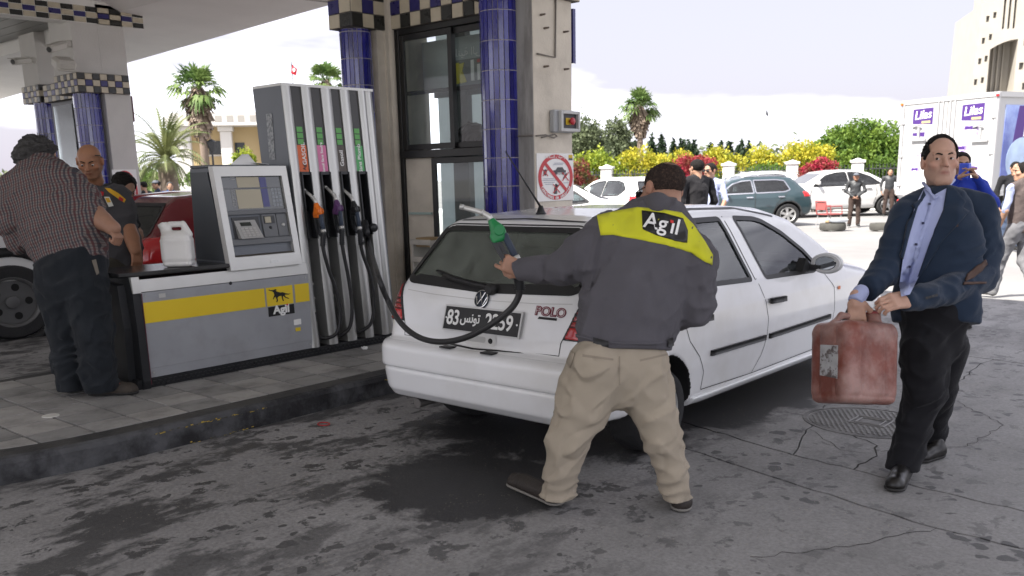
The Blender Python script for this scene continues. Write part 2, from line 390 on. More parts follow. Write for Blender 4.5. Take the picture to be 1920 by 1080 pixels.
M_street = mat('street', (.235, .23, .22), .9, var=.14, vscale=.7, bump=.3, bscale=30, col2=(.185, .18, .175), c2scale=.35)
M_under = mat('joint dirt', (.035, .033, .03), .95)

g = MB(); g.quad((-900, -900, -.03), (900, -900, -.03), (900, 900, -.03), (-900, 900, -.03))
struct(g.build('ground', M_street), 'pale sunlit asphalt of the street and lot around the station')

def jag(pts, amp, step, seed):
 rnd = random.Random(seed); out = []
 for a, b in zip(pts, pts[1:]):
  a, b = Vector(a), Vector(b); n = max(1, int((b-a).length/step)); nn = Vector((-(b-a).y, (b-a).x)).normalized()
  for i in range(n): out.append(a.lerp(b, i/n) + nn*rnd.uniform(-amp, amp)*(1 if i else .3))
 out.append(Vector(pts[-1])); return out
LX, RX = -14.6, 8.0
jB = jag([(LX, 6.7), (-5, 4.93), (-2.59, 4.49), (-2.09, 4.35), (-1.21, 4.12), (-.75, 4.08), (RX, 2.5)], .010, .09, 1)
jA = jag([(LX, 7.2), (-5, 5.38), (-2.86, 4.98), (-2.51, 4.88), (-2.07, 4.75), (-1.7, 4.69), (-1.4, 4.63), (-.85, 4.56), (RX, 2.9)], .014, .07, 2)
jC = jag([(LX, 10.4), (-5, 8.77), (-2.12, 8.27), (-1.64, 8.19), (RX, 6.6)], .008, .12, 3)
jD = [Vector((LX, 13.6)), Vector((RX, 10.9))]
jE = [Vector((LX, -6)), Vector((RX, -6))]
def between(lo, hi, name, x0=None, x1=None, left=None, right=None, g=.009, z=0.0):
 # a slab between two joints; left/right are optional crack lines that run from lo to hi
 a = [p + Vector((0, g)) for p in lo if (left is None or p.x > left[0].x + .02) and (right is None or p.x < right[0].x - .02)]
 b = [p - Vector((0, g)) for p in hi if (left is None or p.x > left[-1].x + .02) and (right is None or p.x < right[-1].x - .02)]
 Lp = [p + Vector((g*.55, 0)) for p in left[1:-1]] if left else []
 Rp = [p - Vector((g*.55, 0)) for p in right[1:-1]] if right else []
 if left: a = [left[0] + Vector((g*.55, g))] + a; b = [left[-1] + Vector((g*.55, -g))] + b
 if right: a = a + [right[0] + Vector((-g*.55, g))]; b = b + [right[-1] + Vector((-g*.55, -g))]
 poly = a + Rp + b[::-1] + Lp[::-1]
 n = len(poly); m = MB(); v = [(p.x, p.y, z) for p in poly] + [(p.x, p.y, -.05) for p in poly]
 from mathutils.geometry import tessellate_polygon
 tri = tessellate_polygon([[Vector((p.x, p.y, 0)) for p in poly]])
 f = []
 for t in tri:
  A, B, C = [poly[i] for i in t]; s = (B-A).x*(C-A).y - (B-A).y*(C-A).x
  f.append(t if s > 0 else t[::-1])
 f += [(i, n+i, n+(i+1) % n, (i+1) % n) for i in range(n)]
 m.add(v, f); return m
forecourt = bpy.data.objects.new('forecourt', None); COL.objects.link(forecourt); struct(forecourt, 'grey concrete forecourt with oil stains, joints and cracks')
def near_on(line, x): return min(line, key=lambda p: abs(p.x-x))
k1 = [near_on(jA, -2.07)] + jag([(-2.10, 4.9), (-2.23, 5.37), (-2.38, 5.94), (-2.2, 6.5)], .02, .08, 5) + jag([(-2.0, 6.6), (-1.83, 6.76), (-1.92, 8.0)], .02, .09, 6) + [near_on(jC, -1.93)]
for lo, hi, kw in ((jE, jB, {}), (jB, jA, {}), (jA, jC, dict(right=k1)), (jA, jC, dict(left=k1)), (jC, jD, {})):
 between(lo, hi, 'slab', **kw).build('concrete_slab', M_slab, forecourt)

# hairline cracks are their own sunk strips of dirt
def crack(pts, w, seed):
 line = jag(pts, .018, .05, seed); m = MB(); rnd = random.Random(seed)
 for a, b in zip(line, line[1:]):
  n = Vector((-(b-a).y, (b-a).x)).normalized()*w*rnd.uniform(.5, 1.2)
  m.quad((*(a-n), .0015), (*(b-n), .0015), (*(b+n), .0015), (*(a+n), .0015))
 return m
cm = crack([(-1.7, 4.69), (-1.69, 5.0), (-1.76, 5.2), (-1.95, 5.33)], .006, 11)
for i, ps in enumerate((([(-1.7, 5.1), (-1.35, 5.5), (-1.3, 6.1), (-1.75, 6.6)]), ([(-2.2, 5.3), (-1.9, 5.0), (-1.72, 5.05)]), [(-1.6, 3.3), (-1.3, 3.7), (-1.1, 4.1)])):
 q = crack(ps, .0025, 20+i); cm.add(q.v, q.f)
cm.build('crack', M_under, forecourt)

# ------------------------------------------------------------------ pump island
ZI = .16
def island_outline(off=0.0):
 x0, x1, y1 = -7.45+off, -5.1-off, 13.0
 pts = [(x1, y1), (x1, 3.0)]
 cx, cy = (x0+x1)/2, 3.0 - 0.3
 for k in range(0, 25):
  a = -math.pi*k/24; e = .62
  c, s = math.cos(a), math.sin(a)
  pts.append((cx + (x1-x0)/2*math.copysign(abs(c)**e, c), cy + (1.55-off)*math.copysign(abs(s)**e, s)))
 pts += [(x0, 3.0), (x0, y1)]
 out = [pts[0]]
 for p in pts[1:]:
  if (Vector(p)-Vector(out[-1])).length > .02: out.append(p)
 return out[::-1]     # counter-clockwise
M_kerb = mat('kerb', (.070, .071, .075), .7, var=.45, vscale=8, bump=.7, bscale=34, col2=(.018, .018, .020), c2scale=3.2)
M_kerbtop = mat('kerb top', (.055, .053, .05), .85, var=.3, vscale=7, bump=.5, bscale=35, col2=(.03, .03, .03), c2scale=4)
M_yel = mat('worn yellow paint', (.42, .30, .04), .8, var=.3, vscale=20, col2=(.06, .058, .05), c2scale=22, c2pos=(.46, .54))
island = bpy.data.objects.new('pump_island', None); COL.objects.link(island); struct(island, 'raised pump island with a black kerb and grey square tiles')
def ring(o, i, z, m, name, zo=None):
 mb = MB(); n = len(o); mb.add([(p[0], p[1], z if zo is None else zo) for p in o] + [(p[0], p[1], z) for p in i], [(k, (k+1) % n, n+(k+1) % n, n+k) for k in range(n)])
 return mb.build(name, m, island)
out = island_outline(0); inn = island_outline(.17); n_ = min(len(out), len(inn));
def resample(p, n):
 P = [Vector(q) for q in p]; P.append(P[0]); Ls = [0]
 for a, b in zip(P, P[1:]): Ls.append(Ls[-1]+(b-a).length)
 r = []
 for k in range(n):
  s = Ls[-1]*k/n; i = max(j for j in range(len(Ls)-1) if Ls[j] <= s); r.append(P[i].lerp(P[i+1], (s-Ls[i])/max(1e-9, Ls[i+1]-Ls[i])))
 return r
kb = MB(); o2 = out; n = len(o2)
prof = [(0.0, -.03), (.0, .115), (.012, .142), (.035, .152)]
rings = [island_outline(d) for d, z in prof]
for (d, z), r in zip(prof, rings):
 kb.v += [(p[0], p[1], z) for p in r];
for j in range(len(prof)-1):
 kb.f += [(j*n+k, j*n+(k+1) % n, (j+1)*n+(k+1) % n, (j+1)*n+k) for k in range(n)]
kb.mi = [0]*len(kb.f)
kb.build('kerb', M_kerb, island)
kt = MB(); r0, r1, r2 = island_outline(.035), island_outline(.17), island_outline(.2)
kt.v = [(p[0], p[1], .152) for p in r0] + [(p[0], p[1], ZI-.004) for p in r1] + [(p[0], p[1], ZI-.012) for p in r2]
for j in range(2): kt.f += [(j*n+k, j*n+(k+1) % n, (j+1)*n+(k+1) % n, (j+1)*n+k) for k in range(n)]
kt.f.append(tuple(2*n+k for k in range(n))); kt.mi = [0]*len(kt.f)
kt.build('kerb_top', M_kerbtop, island)
# flakes of old yellow paint along the edge and foot of the kerb
fl = MB(); rnd = random.Random(3); oo = resample(island_outline(-.0015), 1500); o3 = resample(island_outline(.02), 1500)
def flake(base, z, h, dens):
 for k in range(len(base)):
  a, b = base[k], base[(k+1) % len(base)]
  if a.y > 9 or a.x < -7.0 or mnoise.noise((k*.02, z*9, 0)) < dens or rnd.random() < .25: continue
  z0 = z + rnd.uniform(-h, h)*.5; hh = h*rnd.uniform(.3, 1)
  fl.quad((a.x, a.y, z0), (b.x, b.y, z0 + rnd.uniform(-.002, .002)), (b.x, b.y, z0+hh), (a.x, a.y, z0+hh))
flake(oo, .112, .010, .02); flake(oo, .004, .010, .22)
fl.build('yellow_paint', M_yel, island)
# tiles
def clip(poly, outline):
 res = poly
 for i in range(len(outline)):
  a, b = Vector(outline[i]), Vector(outline[(i+1) % len(outline)]); e = b-a; nxt = []
  if e.length < 1e-6: continue
  for k in range(len(res)):
   p, q = res[k], res[(k+1) % len(res)]; dp = e.x*(p-a).y-e.y*(p-a).x; dq = e.x*(q-a).y-e.y*(q-a).x
   if dp >= 0: nxt.append(p)
   if (dp >= 0) != (dq >= 0): nxt.append(p.lerp(q, dp/(dp-dq)))
  res = nxt
  if len(res) < 3: return []
 return res
M_tile = [mat('island tile %d' % i, c, .72, var=.16, vscale=9, bump=.25, bscale=40, col2=tuple(q*.50 for q in c), c2scale=4.5, c2pos=(.47, .70)) for i, c in enumerate([(.30, .292, .28), (.255, .25, .24), (.34, .328, .31)])]
lim = island_outline(.168); px_, py_ = .292, .30
rnd = random.Random(5)
shared = {}
for i in range(8):
 for j in range(17):
  x0 = -7.28 + i*px_; y0 = 1.05 + j*py_
  if y0 > 6.0: continue
  sq = [Vector((x0+.009, y0+.009)), Vector((x0+px_-.009, y0+.009)), Vector((x0+px_-.009, y0+py_-.009)), Vector((x0+.009, y0+py_-.009))]
  cl = clip(sq, lim)
  if len(cl) < 3: continue
  z = ZI + rnd.uniform(-.0015, .0015); mi = rnd.randrange(3)
  ar = abs(sum(cl[k].x*cl[(k+1) % len(cl)].y-cl[(k+1) % len(cl)].x*cl[k].y for k in range(len(cl))))/2
  if ar < .002: continue
  if ar > px_*py_*.93:
   if mi not in shared:
    mb = MB(); w2, h2 = px_/2-.009, py_/2-.009
    mb.v = [(-w2, -h2, -.02), (w2, -h2, -.02), (w2, h2, -.02), (-w2, h2, -.02), (-w2, -h2, -.002), (w2, -h2, -.002), (w2, h2, -.002), (-w2, h2, -.002)] + [(sx*(w2-.004), sy*(h2-.004), 0) for sx, sy in ((-1, -1), (1, -1), (1, 1), (-1, 1))]
    mb.f = [(0, 1, 5, 4), (1, 2, 6, 5), (2, 3, 7, 6), (3, 0, 4, 7), (4, 5, 9, 8), (5, 6, 10, 9), (6, 7, 11, 10), (7, 4, 8, 11), (8, 9, 10, 11)]; mb.mi = [0]*9
    shared[mi] = mb.mesh('tile'); shared[mi].materials.append(M_tile[mi])
   o = link('paving_tile', shared[mi], island); o.location = (x0+px_/2, y0+py_/2, z); o.rotation_euler = (rnd.uniform(-.004, .004), rnd.uniform(-.004, .004), 0)
  else:
   mb = MB(); m_ = len(cl); mb.add([(p.x, p.y, z) for p in cl] + [(p.x, p.y, z-.02) for p in cl], [tuple(range(m_))] + [(k, m_+k, m_+(k+1) % m_, (k+1) % m_) for k in range(m_)]); mb.build('paving_tile', M_tile[mi], island)
bk = MB(); bk.box(-7.25, -5.3, 6.16, 12.8, ZI-.015, ZI+.003); bk.build('screed', M_tile[1], island)

# ------------------------------------------------------------------ canopy
M_white = mat('canopy white render', (.78, .77, .74), .85, var=.05, vscale=1.2, bump=.08, bscale=30)
M_cream = mat('cream rough render', (.61, .555, .47), .9, var=.10, vscale=4, bump=.45, bscale=55, col2=(.48, .43, .36), c2scale=2.5, c2pos=(.5, .75))
M_grime_shade = mat('grimy shaded render', (.34, .33, .315), .85, var=.15, vscale=3, bump=.15, bscale=30, col2=(.22, .21, .20), c2scale=2.2, stretch=(3, 3, .6))
M_tb = mat('tile black', (.022, .022, .02), .3, var=.25, vscale=12); M_tc = mat('tile cream', (.50, .44, .335), .4, var=.1, vscale=10); M_tn = mat('tile navy', (.028, .024, .13), .3, var=.2, vscale=12)
M_grout = mat('grout', (.10, .09, .08), .9)
M_dark = mat('black frame', (.012, .012, .012), .35); M_slat = mat('ceiling slat', (.22, .22, .20), .5, var=.15, vscale=2)
canopy = thing('station_canopy', 'white flat canopy roof with chequered tile beams over the forecourt', 'canopy', (-9, 2, 4.2))
def ey(x): return 9.34 - .107*(x+11.84)
sm = MB(); CS, CE = -5.0, 1.6
cs = [(-30, CS), (CE, CS), (CE, ey(CE)), (-30, ey(-30))]
sm.prism([(c[0], c[1]) for c in cs], 'z', 4.52, 4.85); sm.build('roof_slab', M_white, canopy)
sf = MB()   # sloped soffit: a deeper middle that thins to the edge
for x0, x1 in ((-30, CE),):
 sf.quad((x0, 7.4, 4.45), (x0, ey(x0)-.02, 4.20), (x1, ey(x1)-.02, 4.20), (x1, 7.4, 4.45))
 sf.quad((x0, ey(x0)-.02, 4.20), (x0, ey(x0)-.02, 4.53), (x1, ey(x1)-.02, 4.53), (x1, ey(x1)-.02, 4.20))
sf.quad((-14.85, CS, 4.45), (-14.85, 7.4, 4.45), (CE, 7.4, 4.45), (CE, CS, 4.45))
sf.quad((-30, 6.9, 4.45), (-30, 7.4, 4.45), (-14.85, 7.4, 4.45), (-14.85, 6.9, 4.45))
sf.build('soffit', M_white, canopy)
SHARED_T = {}
def tile_face(parent, o, u, v, n, cols, rows, tw, th, phase=0):
 # small glazed tiles on a face: origin o, unit directions u (along), v (up), n (out)
 o, u, v, n = Vector(o), Vector(u), Vector(v), Vector(n)
 for i in range(cols):
  for j in range(rows):
   cream = (i+j+phase) % 2 == 0; m = M_tc if cream else (M_tn if j % 3 == 1 else M_tb)
   key = (m.name, round(tw, 4), round(th, 4))
   if key not in SHARED_T:
    g = .0035; mb = MB(); a, b = tw/2-g, th/2-g
    mb.v = [(-a, -b, 0), (a, -b, 0), (a, b, 0), (-a, b, 0)] + [(sx*(a-.004), sy*(b-.004), .008) for sx, sy in ((-1, -1), (1, -1), (1, 1), (-1, 1))]
    mb.f = [(0, 1, 5, 4), (1, 2, 6, 5), (2, 3, 7, 6), (3, 0, 4, 7), (4, 5, 6, 7)]; mb.mi = [0]*5
    SHARED_T[key] = mb.mesh('tile'); SHARED_T[key].materials.append(m)
   t = link('wall_tile', SHARED_T[key], parent); c = o + u*((i+.5)*tw) + v*((j+.5)*th)
   t.matrix_basis = Matrix(((u.x, v.x, n.x, c.x), (u.y, v.y, n.y, c.y), (u.z, v.z, n.z, c.z), (0, 0, 0, 1)))
X, Y, Z = (1, 0, 0), (0, 1, 0), (0, 0, 1)
# ring beam round the slatted ceiling (left bay)
BX = -15.0; by0, by1 = 1.0, onx(270, 55, BX).y; bz0 = onx(270, 55, BX).z; bz1 = 4.50
bm = MB(); bm.box(BX-.32, BX, CS, by1, bz0, bz1); bm.box(BX-9, BX-.32, by1-.5, by1, bz0, bz1); bm.build('ring_beam', M_white, canopy)
tw = .19; th = (onx(270, 25, BX).z - bz0)/3
nb = int((by1-4.6)/tw); tile_face(canopy, (BX+.002, by1, bz0+.004), (0, -1, 0), Z, X, nb, 3, tw, th, 1)
b2 = MB(); b2.box(BX-7.0, BX-6.6, CS, by1-.5, bz0+.02, bz1); b2.build('inner_beam', M_white, canopy)
for k in range(24):
 s = MB(); yk = by1-.75-k*.3
 s.box(BX-6.6, BX-.32, yk-.14, yk+.14, 4.30, 4.33); s.build('ceiling_slat', M_slat, canopy)
cl = MB(); cl.box(BX-6.6, BX-.32, -5, by1-.5, 4.40, 4.42); cl.build('void_dark_sheet', M_dark, canopy)  # black sheet painting the shade of the void above the slats
cb = MB(); pcab = [(BX+.3, by1+.2, 4.435), (-12.3, 8.25, 4.33), (-11.5, ey(-11.5)-.1, 4.20)]; cb.tube(pcab, .018, 6); cb.tube([(-11.5, ey(-11.5)-.05, 4.2), (-11.48, ey(-11.5)-.02, 3.85), (-11.44, ey(-11.5)-.03, 3.5)], .008, 5); cb.build('cable', mat('cable grey', (.35, .34, .32), .6), canopy)

# ------------------------------------------------------------------ kiosks
M_blue = [mat('blue glaze %d' % i, c, .12, var=.25, vscale=9, coat=.6, spec=.6, bump=.1, bscale=25) for i, c in enumerate([(.016, .016, .20), (.022, .022, .25), (.012, .011, .13), (.05, .047, .22)])]
M_groutw = mat('light grout', (.45, .42, .45), .8)
def tiled_column(parent, cx, cy, r, z0, z1, rowh, seed, n=22):
 c = MB(); c.lathe([(r-.006, z0), (r-.006, z1)], (cx, cy, 0), 'z', 28); col = c.build('column', M_groutw, parent, smooth=False); auto_smooth(col.data)
 rnd = random.Random(seed); key = {}
 rows = int(math.ceil((z1-z0)/rowh)); total = 0
 for j in range(rows):
  za, zb = z0+j*rowh+.003, min(z0+(j+1)*rowh, z1)-.003
  for k in range(n):
   a = 2*math.pi*(k+.5)/n
   nx_, ny_ = math.cos(a), math.sin(a)
   if nx_*(-cx) + ny_*(-cy) < -1.2: continue
   if total >= 290: continue
   mi = rnd.choice([0, 0, 0, 1, 2, 0, 3 if rnd.random() < .35 else 1]); kk = (mi, round(zb-za, 3)); total += 1
   if kk not in key:
    mb = MB(); w = math.pi*r/n-.0028; hh = (zb-za)/2
    mb.v = [(-w, -hh, -.006), (w, -hh, -.006), (w, hh, -.006), (-w, hh, -.006), (-w+.002, -hh+.002, .002), (w-.002, -hh+.002, .002), (w-.002, hh-.002, .002), (-w+.002, hh-.002, .002)]
    mb.f = [(0, 1, 5, 4), (1, 2, 6, 5), (2, 3, 7, 6), (3, 0, 4, 7), (4, 5, 6, 7)]; mb.mi = [0]*5
    key[kk] = mb.mesh('glazed_tile'); key[kk].materials.append(M_blue[mi])
   t = link('glazed_tile', key[kk], col); jx = rnd.uniform(-.02, .02); u = (-math.sin(a+jx), math.cos(a+jx)); v2 = (math.cos(a+jx), math.sin(a+jx))
   t.matrix_basis = Matrix(((u[0], 0, v2[0], cx+nx_*r), (u[1], 0, v2[1], cy+ny_*r), (0, 1, 0, (za+zb)/2), (0, 0, 0, 1)))
 return col
def band(parent, x0, x1, y0, y1, z0, th, tw, faces, rows=3, core=None):
 c = MB(); c.box(x0, x1, y0, y1, z0, z0+th*rows+.003); c.build('tile_band', core or M_grout, parent)
 if 'x' in faces: n = max(1, round((y1-y0)/tw)); tile_face(parent, (x1+.001, y0, z0), Y, Z, X, n, rows, (y1-y0)/n, th, 1)
 if 'y' in faces: n = max(1, round((x1-x0)/tw)); tile_face(parent, (x0, y0-.001, z0), X, Z, (0, -1, 0), n, rows, (x1-x0)/n, th, 0)
 if 'u' in faces:
  pass
KX, KY = -5.7, 6.87
kiosk = thing('station_kiosk', 'cream station kiosk with blue tiled columns and black framed window behind the white hatchback', 'kiosk', (KX-1, KY+.5, ZI))
kb_ = MB(); kb_.box(KX-.62, KX, KY, onx(1073, 330, KX).y, ZI, 4.45); kb_.build('end_wall', M_cream, kiosk)
kb_ = MB(); kb_.box(KX-.30, KX-.004, KY-.012, KY-.001, ZI, 3.2); kb_.build('pilaster', M_grime_shade, kiosk)  # the cream wall's shade and grime painted in as a greyer strip
YW = 6.97
xl = ony(748, 200, YW).x; xr = KX-.62
cc = ony(938, 200, 6.80)
tiled_column(kiosk, cc.x, 6.80, .178, ZI, 3.22, .267, 1)
band(kiosk, KX-.60, KX+.05, KY-.27, KY+.66, 3.22, .14, .165, 'xy')
# pillar at the far end of the window
X1 = -7.7; pa = onx(659, 48.5, X1); pb = onx(722, 57, X1); plx = ony(618, 57, pa.y).x; zb = pa.z
band(kiosk, plx, X1, pa.y, pb.y, zb, .14, .155, 'xy')
c1 = ony(669, 120, pa.y+.2); tiled_column(kiosk, c1.x, pa.y+.2, .165, ZI, zb, .267, 2)
w = MB(); w.box(plx+.03, X1-.03, pa.y+.36, YW+.5, ZI, zb); w.box(plx+.03, X1-.03, pa.y+.36, YW+.5, zb+.43, 4.45); w.build('window_wall', M_cream, kiosk)
w = MB(); w.box(X1-.36, X1-.004, pb.y+.004, YW-.035, ZI, 4.45); w.build('window_wall', M_cream, kiosk)
w = MB(); w.tube([(X1-.02, YW-.05, ZI), (X1-.02, YW-.05, 4.0)], .045, 10); w.build('downpipe', M_cream, kiosk, smooth=True)
w = MB(); w.box(X1+.02, xl, YW-.03, YW+.3, ZI, 4.45); w.build('window_wall', M_cream, kiosk)
# tiled head above the window
zt = ony(760, 54, YW).z
band(kiosk, xl, KX-.61, YW-.06, YW+.25, zt, .14, .155, 'y')
w = MB(); w.box(xl, KX-.61, YW-.055, YW+.25, zt+.425, 4.45); w.build('window_wall', M_cream, kiosk)
zs = ony(758, 289, YW).z
wf = MB()
def bar(mb, x0, x1, z0, z1, d0=-.03, d1=.06): mb.box(x0, x1, YW+d0, YW+d1, z0, z1, .004)
bar(wf, xl, xl+.07, ZI, zt); bar(wf, xr-.05, xr, ZI, zt); bar(wf, xl+.07, xr-.05, zt-.06, zt); bar(wf, xl+.07, xr-.05, zs-.05, zs+.03, -.07, .07)
frame = wf.build('window_frame', M_dark, kiosk)
M_gl = glass_mat('kiosk glass', (.95, 1, .99), .015, .03, .05, (.42, .47, .46))
M_gl2 = glass_mat('kiosk glass dusty', (.92, .98, .98), .03, .04, .18, (.36, .40, .39))
xm = ony(845, 150, YW).x
def sash(x0, x1, z0, z1, d, gm, name):
 s = MB(); t = .06
 for a in ((x0, x0+t, z0, z1), (x1-t, x1, z0, z1), (x0+t, x1-t, z0, z0+t), (x0+t, x1-t, z1-t, z1)): s.box(a[0], a[1], YW+d, YW+d+.035, a[2], a[3], .003)
 so = s.build(name, M_dark, kiosk)
 p = MB(); p.quad((x0+t-.01, YW+d+.017, z0+t-.01), (x1-t+.01, YW+d+.017, z0+t-.01), (x1-t+.01, YW+d+.017, z1-t+.01), (x0+t-.01, YW+d+.017, z1-t+.01)); p.build('pane', gm, so); return so
sash(xl+.08, xm+.05, zs+.035, zt-.065, -.028, M_gl2, 'sliding_sash'); sash(xm-.02, xr-.05, zs+.035, zt-.065, .012, M_gl, 'sliding_sash')
lat = MB(); lat.box(xl+.09, xm, YW+.05, YW+.07, ony(780, 173, YW).z-.02, ony(780, 173, YW).z+.02); lat.box(xm, xr-.05, YW+.05, YW+.07, ony(860, 165, YW).z-.02, ony(860, 165, YW).z+.025); lat.build('glazing_bar', M_dark, frame)
# lower glazed door leaf beside a cream panel
xd = ony(812, 350, YW).x
w = MB(); w.box(xl+.07, xd, YW, YW+.05, ZI, zs-.05); w.build('lower_panel', M_cream, kiosk)
sash(xd, xr-.05, ZI+.02, zs-.055, -.015, M_gl2, 'lower_sash')
sh = MB(); sh.box(xl+.10, xd-.02, YW-.03, YW, ony(790, 400, YW).z-.012, ony(790, 400, YW).z+.012); sh.build('ledge', mat('pale green glass edge', (.35, .45, .42), .3), kiosk)
# room behind the panes
M_room = mat('kiosk interior', (.42, .47, .46), .8, var=.1, vscale=2); M_roomd = mat('kiosk interior dark', (.10, .11, .11), .8)
YB = YW + .62
M_addpane = bpy.data.materials.new('added translucent pane'); M_addpane.use_nodes = True; _t = M_addpane.node_tree; _t.nodes.clear()
_o = _t.nodes.new('ShaderNodeOutputMaterial'); _a = _t.nodes.new('ShaderNodeBsdfTranslucent'); _d = _t.nodes.new('ShaderNodeBsdfDiffuse'); _m = _t.nodes.new('ShaderNodeMixShader'); _m.inputs[0].default_value = .35
_a.inputs['Color'].default_value = (.36, .42, .41, 1); _d.inputs['Color'].default_value = (.6, .68, .66, 1)
_t.links.new(_a.outputs[0], _m.inputs[1]); _t.links.new(_d.outputs[0], _m.inputs[2]); _t.links.new(_m.outputs[0], _o.inputs['Surface'])
w = MB(); w.quad((xl-.02, YB, ZI), (xr-.02, YB, ZI), (xr-.02, YB, 3.45), (xl-.02, YB, 3.45)); w.build('added_back_pane', M_addpane, kiosk)  # translucent pane added in place of a back wall to brighten the room
w = MB(); w.box(xl+.28, xl+.52, YB-.09, YB-.01, ZI, 3.2); w.build('cupboard', M_roomd, kiosk)
w = MB(); w.box(xl-.02, xr-.02, YB-.06, YB-.005, zs+.62, zs+.68); w.build('back_rail', M_roomd, kiosk)
w = MB(); w.box(xl+.1, xr-.1, YW+.10, YW+.55, zs-.06, zs-.02); w.build('counter', M_roomd, kiosk)
# poster seen from its back through the right-hand pane (only a fragment shows)
yp = YW+.42; p0 = ony(851, 118, yp); p1 = ony(907, 160, yp)
po = MB(); po.box(p0.x-.55, p1.x+.25, yp, yp+.006, ony(880, 165, yp).z, ony(880, 66, yp).z); poster = po.build('poster', mat('poster back', (.36, .42, .42), .7), kiosk)
M_py = mat('poster yellow', (.55, .50, .05), .6); M_pw = mat('poster white', (.75, .78, .76), .6); M_pg = mat('poster green', (.12, .35, .12), .6); M_pk = mat('poster charcoal', (.13, .16, .16), .6)
zp = lambda y: ony(880, y, yp).z; xp = lambda x: ony(x, 140, yp).x
s = MB(); s.box(xp(848), xp(960), yp-.004, yp-.001, zp(163), zp(110)); s.build('print', M_pk, poster)
s = MB()
for q in ([(850, 116), (862, 115), (876, 153), (864, 155)], [(848, 155), (862, 155), (872, 116), (862, 118)]):
 s.prism([(xp(a), zp(b)) for a, b in q], 'y', yp-.009-(q[0][0] == 848)*.002, yp-.006)
s.build('print', M_py, poster)
s = MB(); s.box(xp(884), xp(890), yp-.008, yp-.005, zp(152), zp(113)); s.box(xp(896), xp(901.5), yp-.008, yp-.005, zp(152), zp(122)); s.build('print', M_pw, poster)
s = MB(); s.box(xp(896), xp(901.5), yp-.008, yp-.005, zp(119), zp(113)); s.build('print', mat('poster red', (.5, .05, .05), .6), poster)
text(''.join(reversed('\uFEC3\uFEE8\uFEF4\uFE94 \uFE8D\uFEDF\uFEF0 \uFE97\uFEAE')), .11, frame_M((xp(885), yp-.006, zp(97)), (-1, 0, 0), Z), M_pw, poster, 'print', ax=1.2)
# wall furniture on the end wall
fx = KX
w = MB()
for px, py in ((1013, 28), (1020, 53), (1057, 60), (1020, 125), (1058, 130)):
 p = onx(px, py, fx); w.tube([p, p+Vector((.06, 0, 0))], [.011, .008], 6)
w.build('bolt', mat('rusty bolt', (.14, .11, .09), .7), kiosk)
w = MB(); pc = [onx(1040, -10, fx), onx(1039, 108, fx), onx(1005, 101, fx)]; w.tube([p+Vector((.014, 0, 0)) for p in pc], .009, 6); w.build('conduit', mat('conduit', (.20, .18, .16), .6), kiosk, smooth=True); w = MB(); w.tube([onx(1003, 255, fx)+Vector((.012, 0, 0)), onx(1020, 253, fx)+Vector((.02, 0, 0)), onx(1034, 259, fx)+Vector((.03, 0, 0)), onx(1040, 256, fx)+Vector((.03, 0, 0)), onx(1037, 252, fx)+Vector((.02, 0, 0)), onx(1012, 258, fx)+Vector((.02, 0, 0))], .007, 6); w.build('conduit', mat('conduit', (.20, .18, .16), .6), kiosk, smooth=True)
w = MB(); w.tube([(KX-.28, KY-.02, onx(1003, 254, fx).z), (KX+.004, KY-.02, onx(1003, 254, fx).z)], .009, 6); w.build('conduit', MATS['conduit'], kiosk)
bx = MB(); q = onx(1075, 20, fx); bx.box(KX-.2, KX-.02, q.y+.02, q.y+.06, onx(1075, 118, fx).z, onx(1075, 15, fx).z); bx.build('back_panel', M_blue[2], kiosk)

em = thing('emergency_stop', 'grey emergency stop box with red mushroom button on the kiosk end wall', 'switch box', onx(1048, 228, KX))
a = onx(1029, 206, KX); b = onx(1070, 250, KX)
M_pl = mat('grey switch plastic', (.36, .37, .38), .45); M_pl2 = mat('light switch plastic', (.47, .47, .46), .45)
e1 = MB(); e1.box(KX+.001, KX+.07, a.y, b.y-.01, b.z, a.z, .012); e1.build('back_box', M_pl, em)
e1 = MB(); y0_, y1_, z0_, z1_ = a.y+.055, b.y+.015, b.z+.008, a.z-.008
for q in ((y0_, y0_+.035, z0_, z1_), (y1_-.03, y1_, z0_, z1_), (y0_+.035, y1_-.03, z0_, z0_+.03), (y0_+.035, y1_-.03, z1_-.03, z1_)): e1.box(KX+.071, KX+.112, q[0], q[1], q[2], q[3], .004)
e1.build('cover_frame', M_pl2, em)
yc, zc = (y0_+y1_)/2+.01, (z0_+z1_)/2
e1 = MB(); e1.box(KX+.071, KX+.078, y0_+.035, y1_-.03, z0_+.03, z1_-.03); e1.build('recess', mat('switch recess', (.05, .05, .055), .5), em)
e1 = MB(); e1.box(KX+.079, KX+.085, yc-.055, yc+.03, zc-.032, zc+.032); e1.build('yellow_plate', mat('yellow plate', (.62, .42, .03), .5), em)
e1 = MB(); e1.lathe([(.016, .0), (.016, .02), (.034, .024), (.036, .034), (.028, .044), (.001, .048)], (KX+.085, yc+.008, zc), 'x', 18, sc=(1.1, 1)); e1.build('button', mat('red button', (.42, .02, .03), .35), em, smooth=True)

